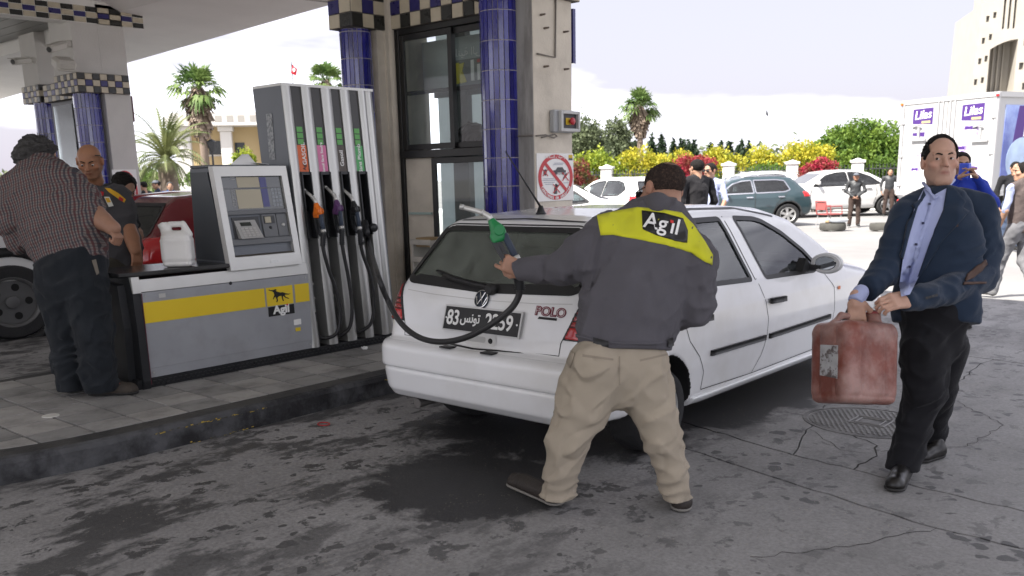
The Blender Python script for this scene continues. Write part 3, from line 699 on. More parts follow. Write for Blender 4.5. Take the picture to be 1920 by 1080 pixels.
def safety_sign(ctr, wy, hz, label, full=True):
 t = thing('safety_sign', label, 'sign', (ctr[0], ctr[1], ctr[2]))
 x0, yc, zc = ctr; b = MB(); b.box(x0+.001, x0+.012, yc-wy/2, yc+wy/2, zc-hz/2, zc+hz/2, .002); b.build('plate', mat('sign white', (.78, .77, .75), .4), t)
 M_r = mat('sign red', (.50, .035, .045), .4); k = wy*.475; kz = hz*.475
 def ringm(r0, r1, n=56, xo=.0145):
  m = MB()
  for i in range(n):
   a, c = 2*math.pi*i/n, 2*math.pi*(i+1)/n
   m.quad((x0+xo, yc+k*r0*math.cos(a), zc+kz*r0*math.sin(a)), (x0+xo, yc+k*r1*math.cos(a), zc+kz*r1*math.sin(a)), (x0+xo, yc+k*r1*math.cos(c), zc+kz*r1*math.sin(c)), (x0+xo, yc+k*r0*math.cos(c), zc+kz*r0*math.sin(c)))
  return m
 ringm(.82, 1.0).build('ring', M_r, t)
 P = lambda u, v, xo=.0165: (x0+xo, yc+k*u, zc+kz*v)
 d = MB(); q = .5**.5; w = .075
 d.quad(P(-.84*q-w*q, .84*q-w*q), P(.84*q-w*q, -.84*q-w*q), P(.84*q+w*q, -.84*q+w*q), P(-.84*q+w*q, .84*q+w*q)); d.build('slash', M_r, t)
 M_k = mat('sign print', (.06, .06, .065), .5)
 c = MB()      # small car, top right
 c.prism([P(u, v)[1:] for u, v in ((-.15, .30), (.0, .32), (.1, .44), (.38, .44), (.48, .32), (.58, .30), (.58, .20), (-.15, .20))], 'x', x0+.013, x0+.0155)
 for u in (.02, .42): c.lathe([(k*.075, .0), (k*.075, .003)], P(u, .2, .0135), 'x', 12)
 c.prism([P(u, v)[1:] for u, v in ((-.12, .13), (.62, .13), (.62, .155), (-.12, .155))], 'x', x0+.013, x0+.0155)
 c.build('pictogram', M_k, t)
 c = MB()      # figures of the three banned acts
 c.prism([P(u, v)[1:] for u, v in ((-.70, .10), (-.56, .08), (-.50, .30), (-.58, .36), (-.70, .32))], 'x', x0+.013, x0+.0155)
 c.prism([P(u, v)[1:] for u, v in ((-.12, -.74), (.06, -.74), (.04, -.48), (.16, -.36), (.06, -.32), (-.10, -.46))], 'x', x0+.013, x0+.0155); c.lathe([(k*.06, 0), (k*.06, .002)], P(.0, -.36, .0135), 'x', 10)
 c.prism([P(u, v)[1:] for u, v in ((.40, -.06), (.48, -.10), (.66, .12), (.60, .18))], 'x', x0+.013, x0+.0155)
 c.build('pictogram', M_k, t)
 for cx_, cy_, e in ((-.61, .21, .15), (.02, -.50, .20), (.55, .02, .19)):
  c = MB()
  for sg in (1, -1):
   u0, v0, u1, v1 = cx_-e, cy_-sg*e, cx_+e, cy_+sg*e
   dv = Vector((u1-u0, v1-v0)).normalized()*.022; n2 = Vector((-dv.y, dv.x)); c.quad(P(u0+n2.x, v0+n2.y, .0175+.0006*sg), P(u0-n2.x, v0-n2.y, .0175+.0006*sg), P(u1-n2.x, v1-n2.y, .0175+.0006*sg), P(u1+n2.x, v1+n2.y, .0175+.0006*sg))
  c.build('cross', M_r, t)
 c = MB()
 for u0, u1, v in ((-.72, -.12, -.06), (-.78, -.02, -.13), (-.72, -.08, -.22), (-.62, -.16, -.30), (-.10, .46, .62), (-.16, .40, .56), (.42, .74, -.26)): c.quad(P(u0, v-.012), P(u1, v-.012), P(u1, v+.012), P(u0, v+.012))
 c.build('small_print', mat('sign fine print', (.32, .34, .40), .5), t)
 if full:
  M_w2 = MATS['sign white']
  s = 'Consignes de sécurité'; n = len(s)
  for i, ch in enumerate(s):
   if ch == ' ': continue
   a = math.radians(-90 - 62 + 124*(i+.5)/n); u, v = .905*math.cos(a), .905*math.sin(a)
   tx = (-math.sin(a)*k, math.cos(a)*kz);
   text(ch, k*.19, frame_M(P(u, v, .0165), (0, tx[0], tx[1]), (0, -math.cos(a)*k, -math.sin(a)*kz)), M_w2, t, 'lettering', ext=.0006, bold=.001)
  s = ''.join(reversed('\uFE97\uFEEE\uFEBB\uFEF4\uFE8E\uFE95 \uFE8D\uFEDF\uFEB4\uFEFC\uFEE3\uFE94'))
  text(s, k*.17, frame_M(P(0, .905, .0165), Y, Z), M_w2, t, 'lettering', ext=.0006, ax=1.1)
  lg = MB(); lg.box(x0+.013, x0+.0145, yc+wy*.36, yc+wy*.47, zc+hz*.40, zc+hz*.47); lg.build('emblem', MATS['yellow plate'], t)
  lg = MB(); lg.box(x0+.013, x0+.0145, yc+wy*.36, yc+wy*.47, zc+hz*.355, zc+hz*.398); lg.build('emblem', M_k, t)
 return t
a = onx(1004.5, 286, KX); b = onx(1074, 376, KX)
safety_sign((KX, (a.y+b.y)/2, (a.z+b.z)/2), b.y-a.y, a.z-b.z-.012, 'white safety sign with a red prohibition ring under the emergency stop box')

# black bag of rubbish on the kiosk counter, crate by the lower window
def bag(P):
 c = ony(880, 262, YW+.28); f = ell(P, (c.x, c.y, c.z), (.21, .17, .145)); f = smin(f, ell(P, (c.x+.05, c.y, c.z+.09), (.12, .1, .09)), .05)
 return f + .022*wob(P, 17) + .012*np.abs(wob(P, 34, 3))
c = ony(880, 262, YW+.28); V, Q = surf(bag, (c.x-.3, c.y-.25, c.z-.22), (c.x+.3, c.y+.25, c.z+.26), .012)
V[:, 2] = np.maximum(V[:, 2], zs-.019)
o = link('rubbish_bag', np_mesh('bag', V, Q), None, mat('black bin liner', (.012, .012, .013), .28, bump=.6, bscale=30)); tag(o, 'crumpled black plastic bag behind the right-hand kiosk pane', 'bag')
cr_ = thing('crate', 'worn white crate on the island by the kiosk lower window', 'crate', ony(785, 470, YW-.35))
M_cr = mat('dirty white crate', (.50, .47, .42), .7, var=.15, vscale=8); yk = YW-.36; q0, q1 = ony(768, 452, yk), ony(806, 452, yk)
zc_ = q0.z; s = MB(); s.box(q0.x, q1.x, yk-.0, yk+.28, ZI, ZI+.02); s.build('base', M_cr, cr_)
for k in range(5):
 s = MB(); z = ZI+.05+k*(zc_-ZI-.06)/4; s.box(q0.x, q1.x, yk, yk+.02, z-.028, z+.028, .003); s.build('slat', M_cr, cr_)
for x in (q0.x, q1.x-.03): s = MB(); s.box(x, x+.03, yk+.021, yk+.28, ZI+.02, zc_+.01, .003); s.build('post', M_cr, cr_)
s = MB(); s.box(q0.x+.05, q1.x-.04, yk+.04, yk+.24, zc_-.06, zc_+.035, .004); s.build('card_lining', mat('cardboard', (.33, .23, .12), .9), cr_)

# ---- left kiosk on the next island
LX0 = -15.0
i2 = bpy.data.objects.new('far_pump_island', None); COL.objects.link(i2); struct(i2, 'low concrete island of the far pumps')
s = MB(); s.box(-17.2, -14.4, -1.0, 9.5, -.03, .15, .03); s.build('kerb', M_kerb, i2)
kl = thing('station_kiosk', 'far kiosk with pale wall, blue column and chequered capital behind the bald attendant', 'kiosk', (LX0-.5, 7.5, .15))
ya, yb_ = onx(190, 120, LX0).y, onx(258, 300, LX0).y
zl0, zl1 = onx(245, 178, LX0).z, onx(240, 143, LX0).z
s = MB(); s.box(LX0-.8, LX0, ya, yb_, .15, bz0+.3); s.build('end_wall', mat('pale render', (.56, .545, .52), .9, var=.06, vscale=3, bump=.25, bscale=40), kl); M_pale = MATS['pale render']
ca, cb2 = onx(147.5, 173, LX0+.06).y, onx(245, 178, LX0+.06).y
band(kl, LX0-.75, LX0+.06, ca, cb2, zl0, (zl1-zl0)/3, (cb2-ca)/7, 'xy')
s = MB(); s.box(LX0-.78, LX0-.002, onx(133, 60, LX0).y, ya, zl1+.01, bz0+.3); s.build('end_wall', M_pale, kl)
cc = onx(167, 300, LX0-.22); tiled_column(kl, LX0-.22, (onx(148, 250, LX0-.22).y+onx(192, 250, LX0-.22).y)/2, .2, .15, zl0, .267, 3)
s = MB(); s.box(LX0-2.4, LX0-.80, ya+.15, ya+.2, .15, zl0+.2); s.build('window_frame', M_dark, kl)
s = MB(); s.box(LX0-2.3, LX0-1.55, ya+.135, ya+.145, 1.0, zl0-.05); s.box(LX0-1.45, LX0-.85, ya+.135, ya+.145, 1.0, zl0-.05); s.build('pane', M_gl2, kl)
band(kl, LX0-2.4, LX0-.8, ya+.05, ya+.3, zl0+.02, (zl1-zl0)/3, .16, 'y')
bx = MB(); bx.box(LX0-.3, LX0-.03, yb_+.005, yb_+.045, onx(250, 228, LX0).z, onx(250, 180, LX0).z); bx.build('back_panel', mat('dark red panel', (.08, .02, .03), .5), kl)
# its second pillar further along
XF = -17.6; f0, f1 = onx(73, 165, XF), onx(115, 166, XF); zf0, zf1 = onx(100, 192, XF).z, onx(100, 160, XF).z
band(kl, XF-.75, XF, f0.y, f1.y, zf0, (zf1-zf0)/3, (f1.y-f0.y)/3, 'xy')
s = MB(); s.box(XF-.7, XF-.03, f0.y+.04, f1.y+.5, zf1+.006, bz0+.3); s.box(XF-.75, XF-.02, f0.y+.6, f1.y+.35, .15, zf0); s.build('end_wall', M_pale, kl)
tiled_column(kl, XF-.23, (f0.y+f1.y)/2-.02, .2, .15, zf0, .267, 4)
a = onx(209, 318, LX0); b = onx(263, 395, LX0)
safety_sign((LX0, (a.y+b.y)/2, (a.z+b.z)/2), b.y-a.y, a.z-b.z, 'white safety sign with red ring on the far kiosk wall, partly behind a bent head', False)
# cameras and floodlight on the pillars
M_cam = mat('camera housing', (.50, .48, .44), .5)
def cctv(base, tip, label, wdir=None):
 t = thing('security_camera', label, 'camera', base); b, e = Vector(base), Vector(tip); d = (e-b).normalized()
 s = MB(); s.tube([b, b+d*.12+Vector((0, 0, .02))], .02, 8); s.cbox(b, (.08, .08, .10), .01); s.build('bracket', M_cam, t)
 m0 = b+d*.12; L_ = (e-m0).length; M = frame_M((m0+e)/2, d, Vector((0, 0, 1)).cross(d)); s = MB(); s.cbox((m0+e)/2, (L_, .11, .10), .02, M); s.build('housing', M_cam, t)
 s = MB(); s.cbox((m0+e)/2+Vector((0, 0, .06))+d*.04, (L_, .14, .012), .004, M); s.build('sun_shield', M_cam, t)
 s = MB(); s.tube([e-d*.005, e+d*.006], .04, 12); s.build('lens', M_dark, t)
cctv(onx(128, 82, LX0-.05), onx(92, 93, LX0+.25), 'upper pale security camera on the pillar under the beam')
cctv(onx(62, 113, XF), onx(24, 116, XF+.3), 'pale security camera reaching left from the far pillar')
t = thing('flood_light', 'pale floodlight below the camera on the pillar', 'light', onx(133, 118, LX0+.02)); c = onx(120, 120, LX0+.18)
s = MB(); s.cbox(c, (.26, .30, .17), .04, Matrix.Rotation(math.radians(25), 4, 'Y')); s.build('housing', M_cam, t)
s = MB(); s.tube([onx(134, 118, LX0), c], .03, 8); s.build('arm', M_cam, t)
s = MB(); s.cbox(c+Vector((.07, -.02, -.075)), (.2, .24, .02), .005, Matrix.Rotation(math.radians(25), 4, 'Y')); s.build('glass', mat('lamp glass', (.55, .53, .48), .2), t)
# ------------------------------------------------------------------ fuel dispenser
M_steel = mat('brushed steel', (.50, .50, .48), .38, .75, var=.06, vscale=3, stretch=(8, 8, .6), bump=.03, bscale=200)
M_alu = mat('pale aluminium', (.56, .555, .53), .42, .55, var=.07, vscale=4)
M_pan = mat('grey dispenser panel', (.335, .345, .365), .42, .15, var=.08, vscale=2.5, col2=(.25, .25, .25), c2scale=3.2, c2pos=(.48, .85))
M_blk = mat('black moulded plastic', (.018, .019, .021), .42, var=.15, vscale=8)
M_ant = mat('anthracite panel', (.035, .042, .05), .38, var=.1, vscale=3)
M_gry = mat('tower side grey', (.12, .13, .145), .4, .2, var=.08, vscale=2)
M_yl = mat('sign yellow', (.72, .52, .03), .4, var=.03, vscale=3)
M_hose = mat('rubber hose', (.022, .022, .023), .5, var=.2, vscale=30)
M_ink = mat('black print', (.012, .012, .013), .45); M_wht = mat('white print', (.78, .78, .76), .45)
M_redp = mat('red print', (.55, .03, .03), .45)
XF0 = -6.12
def zy(px, py, X=XF0): p = onx(px, py, X); return p.y, p.z

def nozzle(parent_or_none, M, colour, grip=True, as_thing=None):
 # local frame: x runs from the head down the handle, y towards the spout tip, z across
 T = as_thing if as_thing is not None else bpy.data.objects.new('nozzle', None)
 if as_thing is None:
  pass
 def tr(mb): mb.v = [tuple(M @ Vector(p)) for p in mb.v]; return mb
 def head(P):
  q = cap(P, (-.052, -.002, 0), (-.02, -.004, 0), .021, .027); q = smin(q, ell(P, (.008, -.008, 0), (.046, .036, .026)), .02)
  q = smin(q, rbox(P, (.028, .012, 0), (.024, .032, .021), .012), .02)
  return q
 V, Q = surf(head, (-.09, -.06, -.05), (.08, .07, .05), .005); V = relax(V, Q, 1)
 V = np.array([tuple(M @ Vector(p)) for p in V]); parts = []
 root = link('nozzle', np_mesh('nozzle', V, Q), parent_or_none, colour)
 m = MB(); m.lathe([(.001, .0), (.027, .0), (.029, .004), (.029, .012), (.024, .016), (.001, .0165)], (.004, -.014, .018), 'z', 20); tr(m).build('cap', colour, root, autos=30)
 m = MB(); m.lathe([(.001, .0), (.027, .0), (.029, -.004), (.029, -.012), (.024, -.016), (.001, -.0165)], (.004, -.014, -.018), 'z', 20); tr(m).build('cap', colour, root, autos=30)
 m = MB(); m.tube([(-.05, -.002, 0), (-.085, .002, 0), (-.115, .022, 0), (-.145, .055, 0), (-.185, .100, 0)], [.0165, .0155, .0145, .0125, .0118], 12); tr(m).build('spout', M_alu, root, smooth=True)
 m = MB(); m.tube([(-.178, .092, 0), (-.191, .107, 0)], [.0135, .0135], 12); m.tube([(-.112, .020, 0), (-.119, .027, 0)], [.0175, .0175], 12); tr(m).build('spout_ring', M_steel, root, smooth=True)
 m = MB(); m.tube([(.03, -.026, 0), (.09, -.028, 0), (.155, -.026, 0)], [.019, .0175, .018], 10); tr(m).build('handle', mat('handle sleeve', (.04, .055, .085), .55, bump=.5, bscale=300), root, smooth=True)
 m = MB(); m.tube([(.150, -.026, 0), (.176, -.026, 0)], [.0215, .0215], 14); tr(m).build('ferrule', M_alu, root, smooth=True)
 m = MB(); m.prism([(.040, .046), (.15, .040), (.205, .012), (.205, .0), (.15, .020), (.045, .022)], 'z', -.016, .016); m.prism([(.045, .022), (.105, .018), (.16, .006), (.155, -.006), (.05, .004)], 'z', -.009, .009)
 tr(m).build('lever_guard', M_blk, root)
 return root

def horse(parent, y0, y1, z0, z1, x):
 pts = [(.07, .93), (.12, .88), (.22, .86), (.33, .90), (.38, .84), (.33, .80), (.40, .72), (.52, .66), (.62, .66), (.72, .58), (.86, .52), (.96, .55), (.84, .47), (.72, .50), (.68, .46), (.74, .34), (.86, .24), (.84, .21), (.70, .31), (.62, .44), (.60, .30), (.64, .14), (.60, .12), (.56, .30), (.55, .46), (.44, .44), (.38, .36), (.40, .22), (.36, .10), (.32, .11), (.35, .24), (.32, .38), (.30, .46), (.25, .38), (.22, .30), (.19, .31), (.23, .44), (.27, .56), (.25, .70), (.19, .79), (.10, .84), (.05, .87)]
 from mathutils.geometry import tessellate_polygon
 P = [(y0+(y1-y0)*a, z0+(z1-z0)*b) for a, b in pts]; tri = tessellate_polygon([[Vector((p[0], p[1], 0)) for p in P]])
 m = MB(); n = len(P); f = []
 for t in tri:
  A, B, C = [Vector(P[i]) for i in t]; s = (B-A).x*(C-A).y-(B-A).y*(C-A).x; f.append(t if s > 0 else t[::-1])
 m.add([(x, p[0], p[1]) for p in P] + [(x-.002, p[0], p[1]) for p in P], f + [(i, n+i, n+(i+1) % n, (i+1) % n) for i in range(n)])
 return m.build('horse_emblem', M_ink, parent)

disp = thing('fuel_dispenser', 'grey fuel dispenser with yellow stripe, card terminal and three hung nozzles, beside the white hatchback', 'fuel pump', (-6.35, 4.2, ZI), 'fuel dispensers')
XB = -6.60
m = MB(); m.box(XB+.03, XF0-.012, 2.95, 5.37, ZI+.001, .232, .004); pl_ = m.build('plinth', M_blk, disp)
m = MB()
for r in range(2):
 for k in range(58): y = 3.06+k*.04+(r % 2)*.02; z = .182+r*.022; m.box(XF0-.013, XF0-.004, y-.012, y+.012, z-.006, z+.006)
stuff(m.build('rubber_studs', M_blk, pl_))
# body
yl, yr = 3.045, 4.468
def face_quad(mb, y0, y1, pts):      # a folded sheet: pts = (x,z) from the bottom to the top
 for (xa, za), (xb, zb_) in zip(pts, pts[1:]): mb.quad((xa, y0, za), (xa, y1, za), (xb, y1, zb_), (xb, y0, zb_))
m = MB(); m.box(XB, XF0-.03, yl, yr, .234, .93); m.build('carcass', M_blk, disp)
m = MB(); m.prism([(XF0-.028, .235), (XF0-.006, .235), (XF0-.002, .30), (XF0, .305), (XF0, .845), (XF0-.028, .845)], 'y', yl+.002, yr-.002); m.build('front_panel', M_pan, disp)
m = MB(); m.prism([(XF0-.028, .85), (XF0+.002, .85), (XF0-.012, .935), (XF0-.028, .935)], 'y', yl+.002, yr-.002); m.build('top_trim', M_alu, disp)
m = MB(); y_, z_ = zy(432, 531); m.lathe([(.013, 0), (.013, .004), (.008, .006)], (XF0, y_, z_), 'x', 14); m.build('lock', M_blk, disp)
ya1, ya2 = zy(496, 555)[0], zy(499.5, 555)[0]; yb1, yb2 = zy(549, 555)[0], zy(553, 550)[0]; z0s, z1s = .627, .774
for y0, y1 in ((yl+.004, ya1), (ya2, yb1), (yb2, yr-.004)): m = MB(); m.box(XF0, XF0+.003, y0, y1, z0s, z1s); lastp = m.build('yellow_stripe', M_yl, disp)
horse(disp, ya2+.01, yb1-.008, z0s+.012, z1s-.004, XF0+.0055)
zk0 = zy(505, 594)[1]; m = MB(); m.box(XF0, XF0+.003, ya2+.006, yb1+.004, zk0, z0s-.006); nb_ = m.build('name_plate', M_ink, disp)
text('Agil', .088, frame_M((XF0+.004, (ya2+yb1)/2+.004, (zk0+z0s)/2+.004), Y, Z), M_wht, nb_, 'lettering', bold=.0032, ax=1.12)
m = MB(); m.box(XF0+.0035, XF0+.0062, (ya2+yb1)/2+.052, (ya2+yb1)/2+.068, (zk0+z0s)/2+.030, (zk0+z0s)/2+.042); m.build('red_dot', M_redp, nb_)
for y in (yl+.03, yr-.03):
 for z in (.27, .82): m = MB(); m.lathe([(.008, 0), (.007, .003), (.001, .003)], (XF0, y, z), 'x', 8); m.build('screw', M_steel, disp)
for y, z, a, b, mm in ((3.20, .81, .05, .03, M_alu), (4.33, .47, .07, .045, M_wht), (4.33, .41, .05, .03, M_yl)): m = MB(); m.box(XF0+.0005, XF0+.002, y-a/2, y+a/2, z-b/2, z+b/2); m.build('sticker', mm, disp)
# moulded black cheek at the near end
m = MB(); ch = [(XB-.02, .16), (XF0+.0, .16), (XF0+.016, .22), (XF0+.012, .60), (XF0-.005, .90), (XF0-.03, .955), (XB-.02, .955)]
m.prism(ch, 'y', 2.985, yl-.002); m.build('end_cheek', M_blk, disp)
m = MB(); ch2 = [(p[0]*.985-.095 if i in (1, 2, 3, 4, 5) else p[0]+.03, p[1]+(.03 if i in (0, 1, 6) else -.02)) for i, p in enumerate(ch)]
m.prism([(XB+.03, .20), (XF0-.09, .20), (XF0-.07, .60), (XF0-.10, .90), (XB+.03, .92)], 'y', 2.93, 2.984); m.build('end_bulge', M_blk, disp)
m = MB(); m.prism([(XF0-.001, .845), (XF0+.014, .845), (XF0+.0, .957), (XF0-.03, .96)], 'y', 2.984, yl-.003); m.build('corner_cap', M_alu, disp)
m = MB(); m.box(XF0+.012, XF0+.0165, yl-.004, yl, .19, .84); m.build('red_pinstripe', mat('dark pinstripe', (.10, .02, .035), .4), disp)
# counter
m = MB(); m.prism([(XB-.06, .958), (XF0-.005, .958), (XF0+.012, .97), (XF0+.004, .99), (XB-.06, .99)], 'y', 2.90, 3.79); m.build('counter_top', mat('counter sheet', (.05, .05, .052), .22, .55, var=.35, vscale=3.5), disp)
# terminal head
hd_y0, hd_y1 = 3.755, 4.405
zb0, zt0 = .935, 1.705; xb0, xt0 = XF0+.012, XF0-.115
def fx_(z): return xb0 + (xt0-xb0)*(z-zb0)/(zt0-zb0)
side = [(XB-.02, zb0+.03), (fx_(zb0)-.03, zb0+.03), (fx_(zt0)-.03, zt0-.012), (XB+.02, zt0-.012)]
m = MB(); m.prism(side, 'y', hd_y0+.02, hd_y1-.02); head_o = m.build('terminal_head', M_gry, disp)
m = MB(); m.prism([(XB+.01, zb0+.07), (fx_(zb0)-.06, zb0+.07), (fx_(zt0)-.085, zt0-.04), (XB+.035, zt0-.04)], 'y', hd_y0+.008, hd_y0+.021); m.build('side_panel', M_ant, head_o)
def fpt(u, z, off=0.0):   # point on the leaning front
 return Vector((fx_(z)+off, hd_y0+(hd_y1-hd_y0)*u, z))
def fbox(mb, u0, u1, z0, z1, d0, d1):
 v = [fpt(u, z, d) for d in (d0, d1) for z in (z0, z1) for u in (u0, u1)]
 return mb.add(v, [(0, 2, 3, 1), (4, 5, 7, 6), (0, 1, 5, 4), (2, 6, 7, 3), (0, 4, 6, 2), (1, 3, 7, 5)])
m = MB(); fbox(m, 0, .085, zb0, zt0, -.05, .01); fbox(m, .915, 1, zb0, zt0, -.05, .01); fbox(m, .085, .915, zb0, zb0+.095, -.05, .01); fbox(m, .085, .915, zt0-.075, zt0, -.05, .01); m.build('front_frame', M_alu, head_o)
m = MB(); m.box(XB+.015, fx_(zt0)-.05, hd_y0+.02, hd_y1-.02, zt0-.011, zt0+.012, .008); m.build('top_cover', M_gry, head_o)
M_scr = mat('display window', (.035, .038, .036), .06, coat=.5, spec=.7); M_fac = mat('grey fascia', (.13, .135, .14), .45); M_lcd = mat('display card', (.42, .38, .28), .5)
zs0 = 1.375
m = MB(); fbox(m, .085, .915, zs0, zt0-.075, -.035, -.012); scr = m.build('screen', M_scr, head_o)
m = MB(); fbox(m, .30, .60, 1.545, zt0-.082, -.0115, -.010); m.build('display_card', M_lcd, scr)
m = MB(); fbox(m, .265, .60, zs0+.012, 1.53, -.0115, -.010); m.build('display_card', M_lcd, scr)
m = MB(); fbox(m, .61, .70, zs0+.02, zt0-.085, -.0118, -.0102); m.build('blue_strip', mat('screen blue', (.03, .03, .16), .2), scr)
m = MB(); fbox(m, .085, .915, 1.535, 1.542, -.0117, -.0095); m.build('screen_divider', M_fac, scr)
for k in range(4):
 m = MB()
 for (a, b, c, d) in ((.20, .245, 0, .004), (.20, .245, .024, .028), (.20, .206, 0, .028), (.239, .245, 0, .028)): z = zs0+.03+k*.035; fbox(m, a, b, z+c, z+d, -.0117, -.010)
 m.build('digit_box', M_wht if k < 0 else mat('faint print', (.30, .30, .28), .4), scr)
for z in (1.66, 1.645, 1.625, 1.61): m = MB(); fbox(m, .22, .28, z-.004, z, -.0117, -.010); m.build('digit_box', MATS['faint print'], scr)
kp = MB()
for r in range(5):
 for k in range(3): fbox(kp, .75+.045*k, .785+.045*k, zs0+.02+r*.03, zs0+.043+r*.03, -.0117, -.010)
stuff(kp.build('printed_boxes', mat('pale print', (.24, .26, .28), .4), scr))
m = MB(); fbox(m, .085, .915, zs0-.03, zs0-.001, -.035, .001); m.build('fascia_strip', M_fac, head_o)
# keypad bay, printer bay, lock bay
m = MB(); fbox(m, .085, .915, 1.115, zs0-.031, -.05, -.03); m.build('fascia', M_fac, head_o)
m = MB(); fbox(m, .16, .52, 1.165, 1.325, -.0299, -.022); m.build('keypad_recess', mat('deep grey', (.05, .052, .055), .5), head_o)
m = MB()
v = [fpt(.20, 1.165, .028), fpt(.50, 1.165, .028), fpt(.46, 1.30, -.02), fpt(.18, 1.30, -.02), fpt(.20, 1.165, -.021), fpt(.50, 1.165, -.021), fpt(.46, 1.30, -.0215), fpt(.18, 1.30, -.0215)]
m.add(v, [(0, 1, 2, 3), (0, 4, 5, 1), (0, 3, 7, 4), (1, 5, 6, 2), (2, 6, 7, 3)]); kpd = m.build('keypad', mat('keypad plate', (.36, .355, .34), .45), head_o)
kb2 = MB()
def kpt(u, w, o=0.0):
 a = v[0].lerp(v[1], u); b = v[3].lerp(v[2], u); p = a.lerp(b, w); n = (v[1]-v[0]).cross(v[3]-v[0]).normalized(); return p+n*o
def kq(mb, u0, u1, w0, w1, h):
 q = [kpt(u0, w0, h), kpt(u1, w0, h), kpt(u1, w1, h), kpt(u0, w1, h)]; b = [kpt(u0, w0), kpt(u1, w0), kpt(u1, w1), kpt(u0, w1)]
 mb.add(q+b, [(0, 1, 2, 3), (0, 4, 5, 1), (1, 5, 6, 2), (2, 6, 7, 3), (3, 7, 4, 0)])
for r in range(4):
 for k in range(4): kq(kb2, .14+k*.19, .28+k*.19, .10+r*.13, .19+r*.13, .004)
stuff(kb2.build('keys', mat('steel keys', (.48, .47, .45), .35, .4), kpd))
m = MB(); kq(m, .22, .72, .68, .88, .003); m.build('lcd', mat('lcd dark', (.03, .035, .03), .2), kpd)
m = MB(); fbox(m, .555, .75, 1.165, 1.335, -.0299, -.012); bay = m.build('printer_bay', M_fac, head_o)
m = MB(); fbox(m, .575, .725, 1.265, 1.325, -.0119, -.009); m.build('slot_recess', MATS['deep grey'], bay)
m = MB(); fbox(m, .59, .67, 1.272, 1.318, -.0089, -.004); m.build('receipt_slot', M_lcd, bay)
c = fpt(.655, 1.235, -.012); m = MB(); m.lathe([(.012, 0), (.012, .004), (.006, .007)], c, 'x', 12); m.build('lock', M_blk, bay)
m = MB(); fbox(m, .76, .90, 1.165, 1.335, -.0299, -.012); bay2 = m.build('lock_bay', M_fac, head_o)
c = fpt(.84, 1.25, -.012); m = MB(); m.lathe([(.015, 0), (.015, .004), (.008, .012)], c, 'x', 14); m.build('lock', M_alu, bay2)
m = MB(); fbox(m, .085, .915, 1.118, 1.160, -.0295, .004); m.build('fascia_strip', M_fac, head_o)
m = MB(); fbox(m, .085, .915, zb0+.095, 1.112, -.12, -.10); m.build('tray_back', M_blk, head_o)
m = MB(); p = [(fx_(zb0+.1)-.1, zb0+.098), (fx_(zb0+.1)-.005, zb0+.098), (fx_(zb0+.1)-.005, zb0+.104), (fx_(zb0+.1)-.1, zb0+.118)]; m.prism(p, 'y', hd_y0+.06, hd_y1-.06); m.build('tray', mat('tray brown', (.07, .06, .045), .5), head_o)
m = MB(); fbox(m, .55, .66, zb0+.03, zb0+.05, .01, .0115); m.build('maker_plate', M_steel, head_o)
# tower of four channels
xtw = lambda z: XF0-.004 - .152*(z-.235)/(2.33-.235)
ZT = 2.325
tp = [onx(p, 171, xtw(ZT)).y for p in (534.5, 544.5, 564.5, 582, 601.5, 620, 637, 654, 671, 697)]
ty0, ty1 = tp[0], tp[-1]
def tprism(mb, y0, y1, z0, z1, d0, d1, y2=None, y3=None):
 v = [(xtw(z)+d, y, z) for d in (d0, d1) for z in (z0, z1) for y in (y0, y1)]
 return mb.add(v, [(0, 2, 3, 1), (4, 5, 7, 6), (0, 1, 5, 4), (2, 6, 7, 3), (0, 4, 6, 2), (1, 3, 7, 5)])
m = MB(); tprism(m, ty0+.002, ty1-.002, .235, ZT-.006, -.42, -.20); tower = m.build('tower', M_gry, disp)
m = MB(); tprism(m, ty0-.03, ty0+.001, .235, ZT-.002, -.40, -.015); tprism(m, ty1-.001, ty1+.012, .235, ZT-.002, -.40, -.015); m.build('tower_side', M_gry, tower)
p0, p1 = Vector((0, 0, 0)), 0
m = MB(); m.box(xtw(2.1)-.25, xtw(2.1)-.17, ty0-.035, ty0-.031, 1.76, 2.12); m.build('worn_sticker', mat('worn sticker', (.34, .35, .36), .6, var=.2, vscale=30, col2=(.13, .14, .15), c2scale=40), tower)
m = MB(); tprism(m, ty0-.03, ty1+.012, ZT-.001, ZT+.02, -.40, .0); m.build('top_cap', M_alu, tower)
fins = [(tp[0]-.028, tp[1]), (tp[2], tp[3]), (tp[4], tp[5]), (tp[6], tp[7]), (tp[8], tp[8]+(tp[9]-tp[8])*.52), (tp[8]+(tp[9]-tp[8])*.56, tp[9]+.01)]
for i, (y0, y1) in enumerate(fins):
 m = MB(); pr = []
 dd = .0 if i != 5 else -.018
 n = 9; vv = []
 for z in (.235, ZT-.002):
  for k in range(n+1):
   t = k/n; vv.append((xtw(z)+dd+.016*math.sin(math.pi*t), y0+(y1-y0)*t, z))
  vv += [(xtw(z)-.16, y1, z), (xtw(z)-.16, y0, z)]
 q = n+3; m.add(vv, [(k, (k+1) % q, q+(k+1) % q, q+k) for k in range(q)] + [tuple(range(q, 2*q))]); f = m.build('fin', M_steel, disp, autos=30)
chan = [(tp[1], tp[2]), (tp[3], tp[4]), (tp[5], tp[6]), (tp[7], tp[8])]
M_lab = [mat('label orange', (.62, .12, .03), .45), mat('label pink', (.60, .17, .33), .45), mat('label brown', (.075, .06, .05), .45), mat('label green', (.08, .36, .12), .45)]
M_noz = [mat('orange nozzle', (.72, .16, .012), .35), mat('purple nozzle', (.10, .04, .13), .35), mat('black nozzle', (.015, .015, .016), .35), mat('green nozzle', (.012, .19, .055), .35)]
M_led = mat('green squares', (.10, .36, .08), .4)
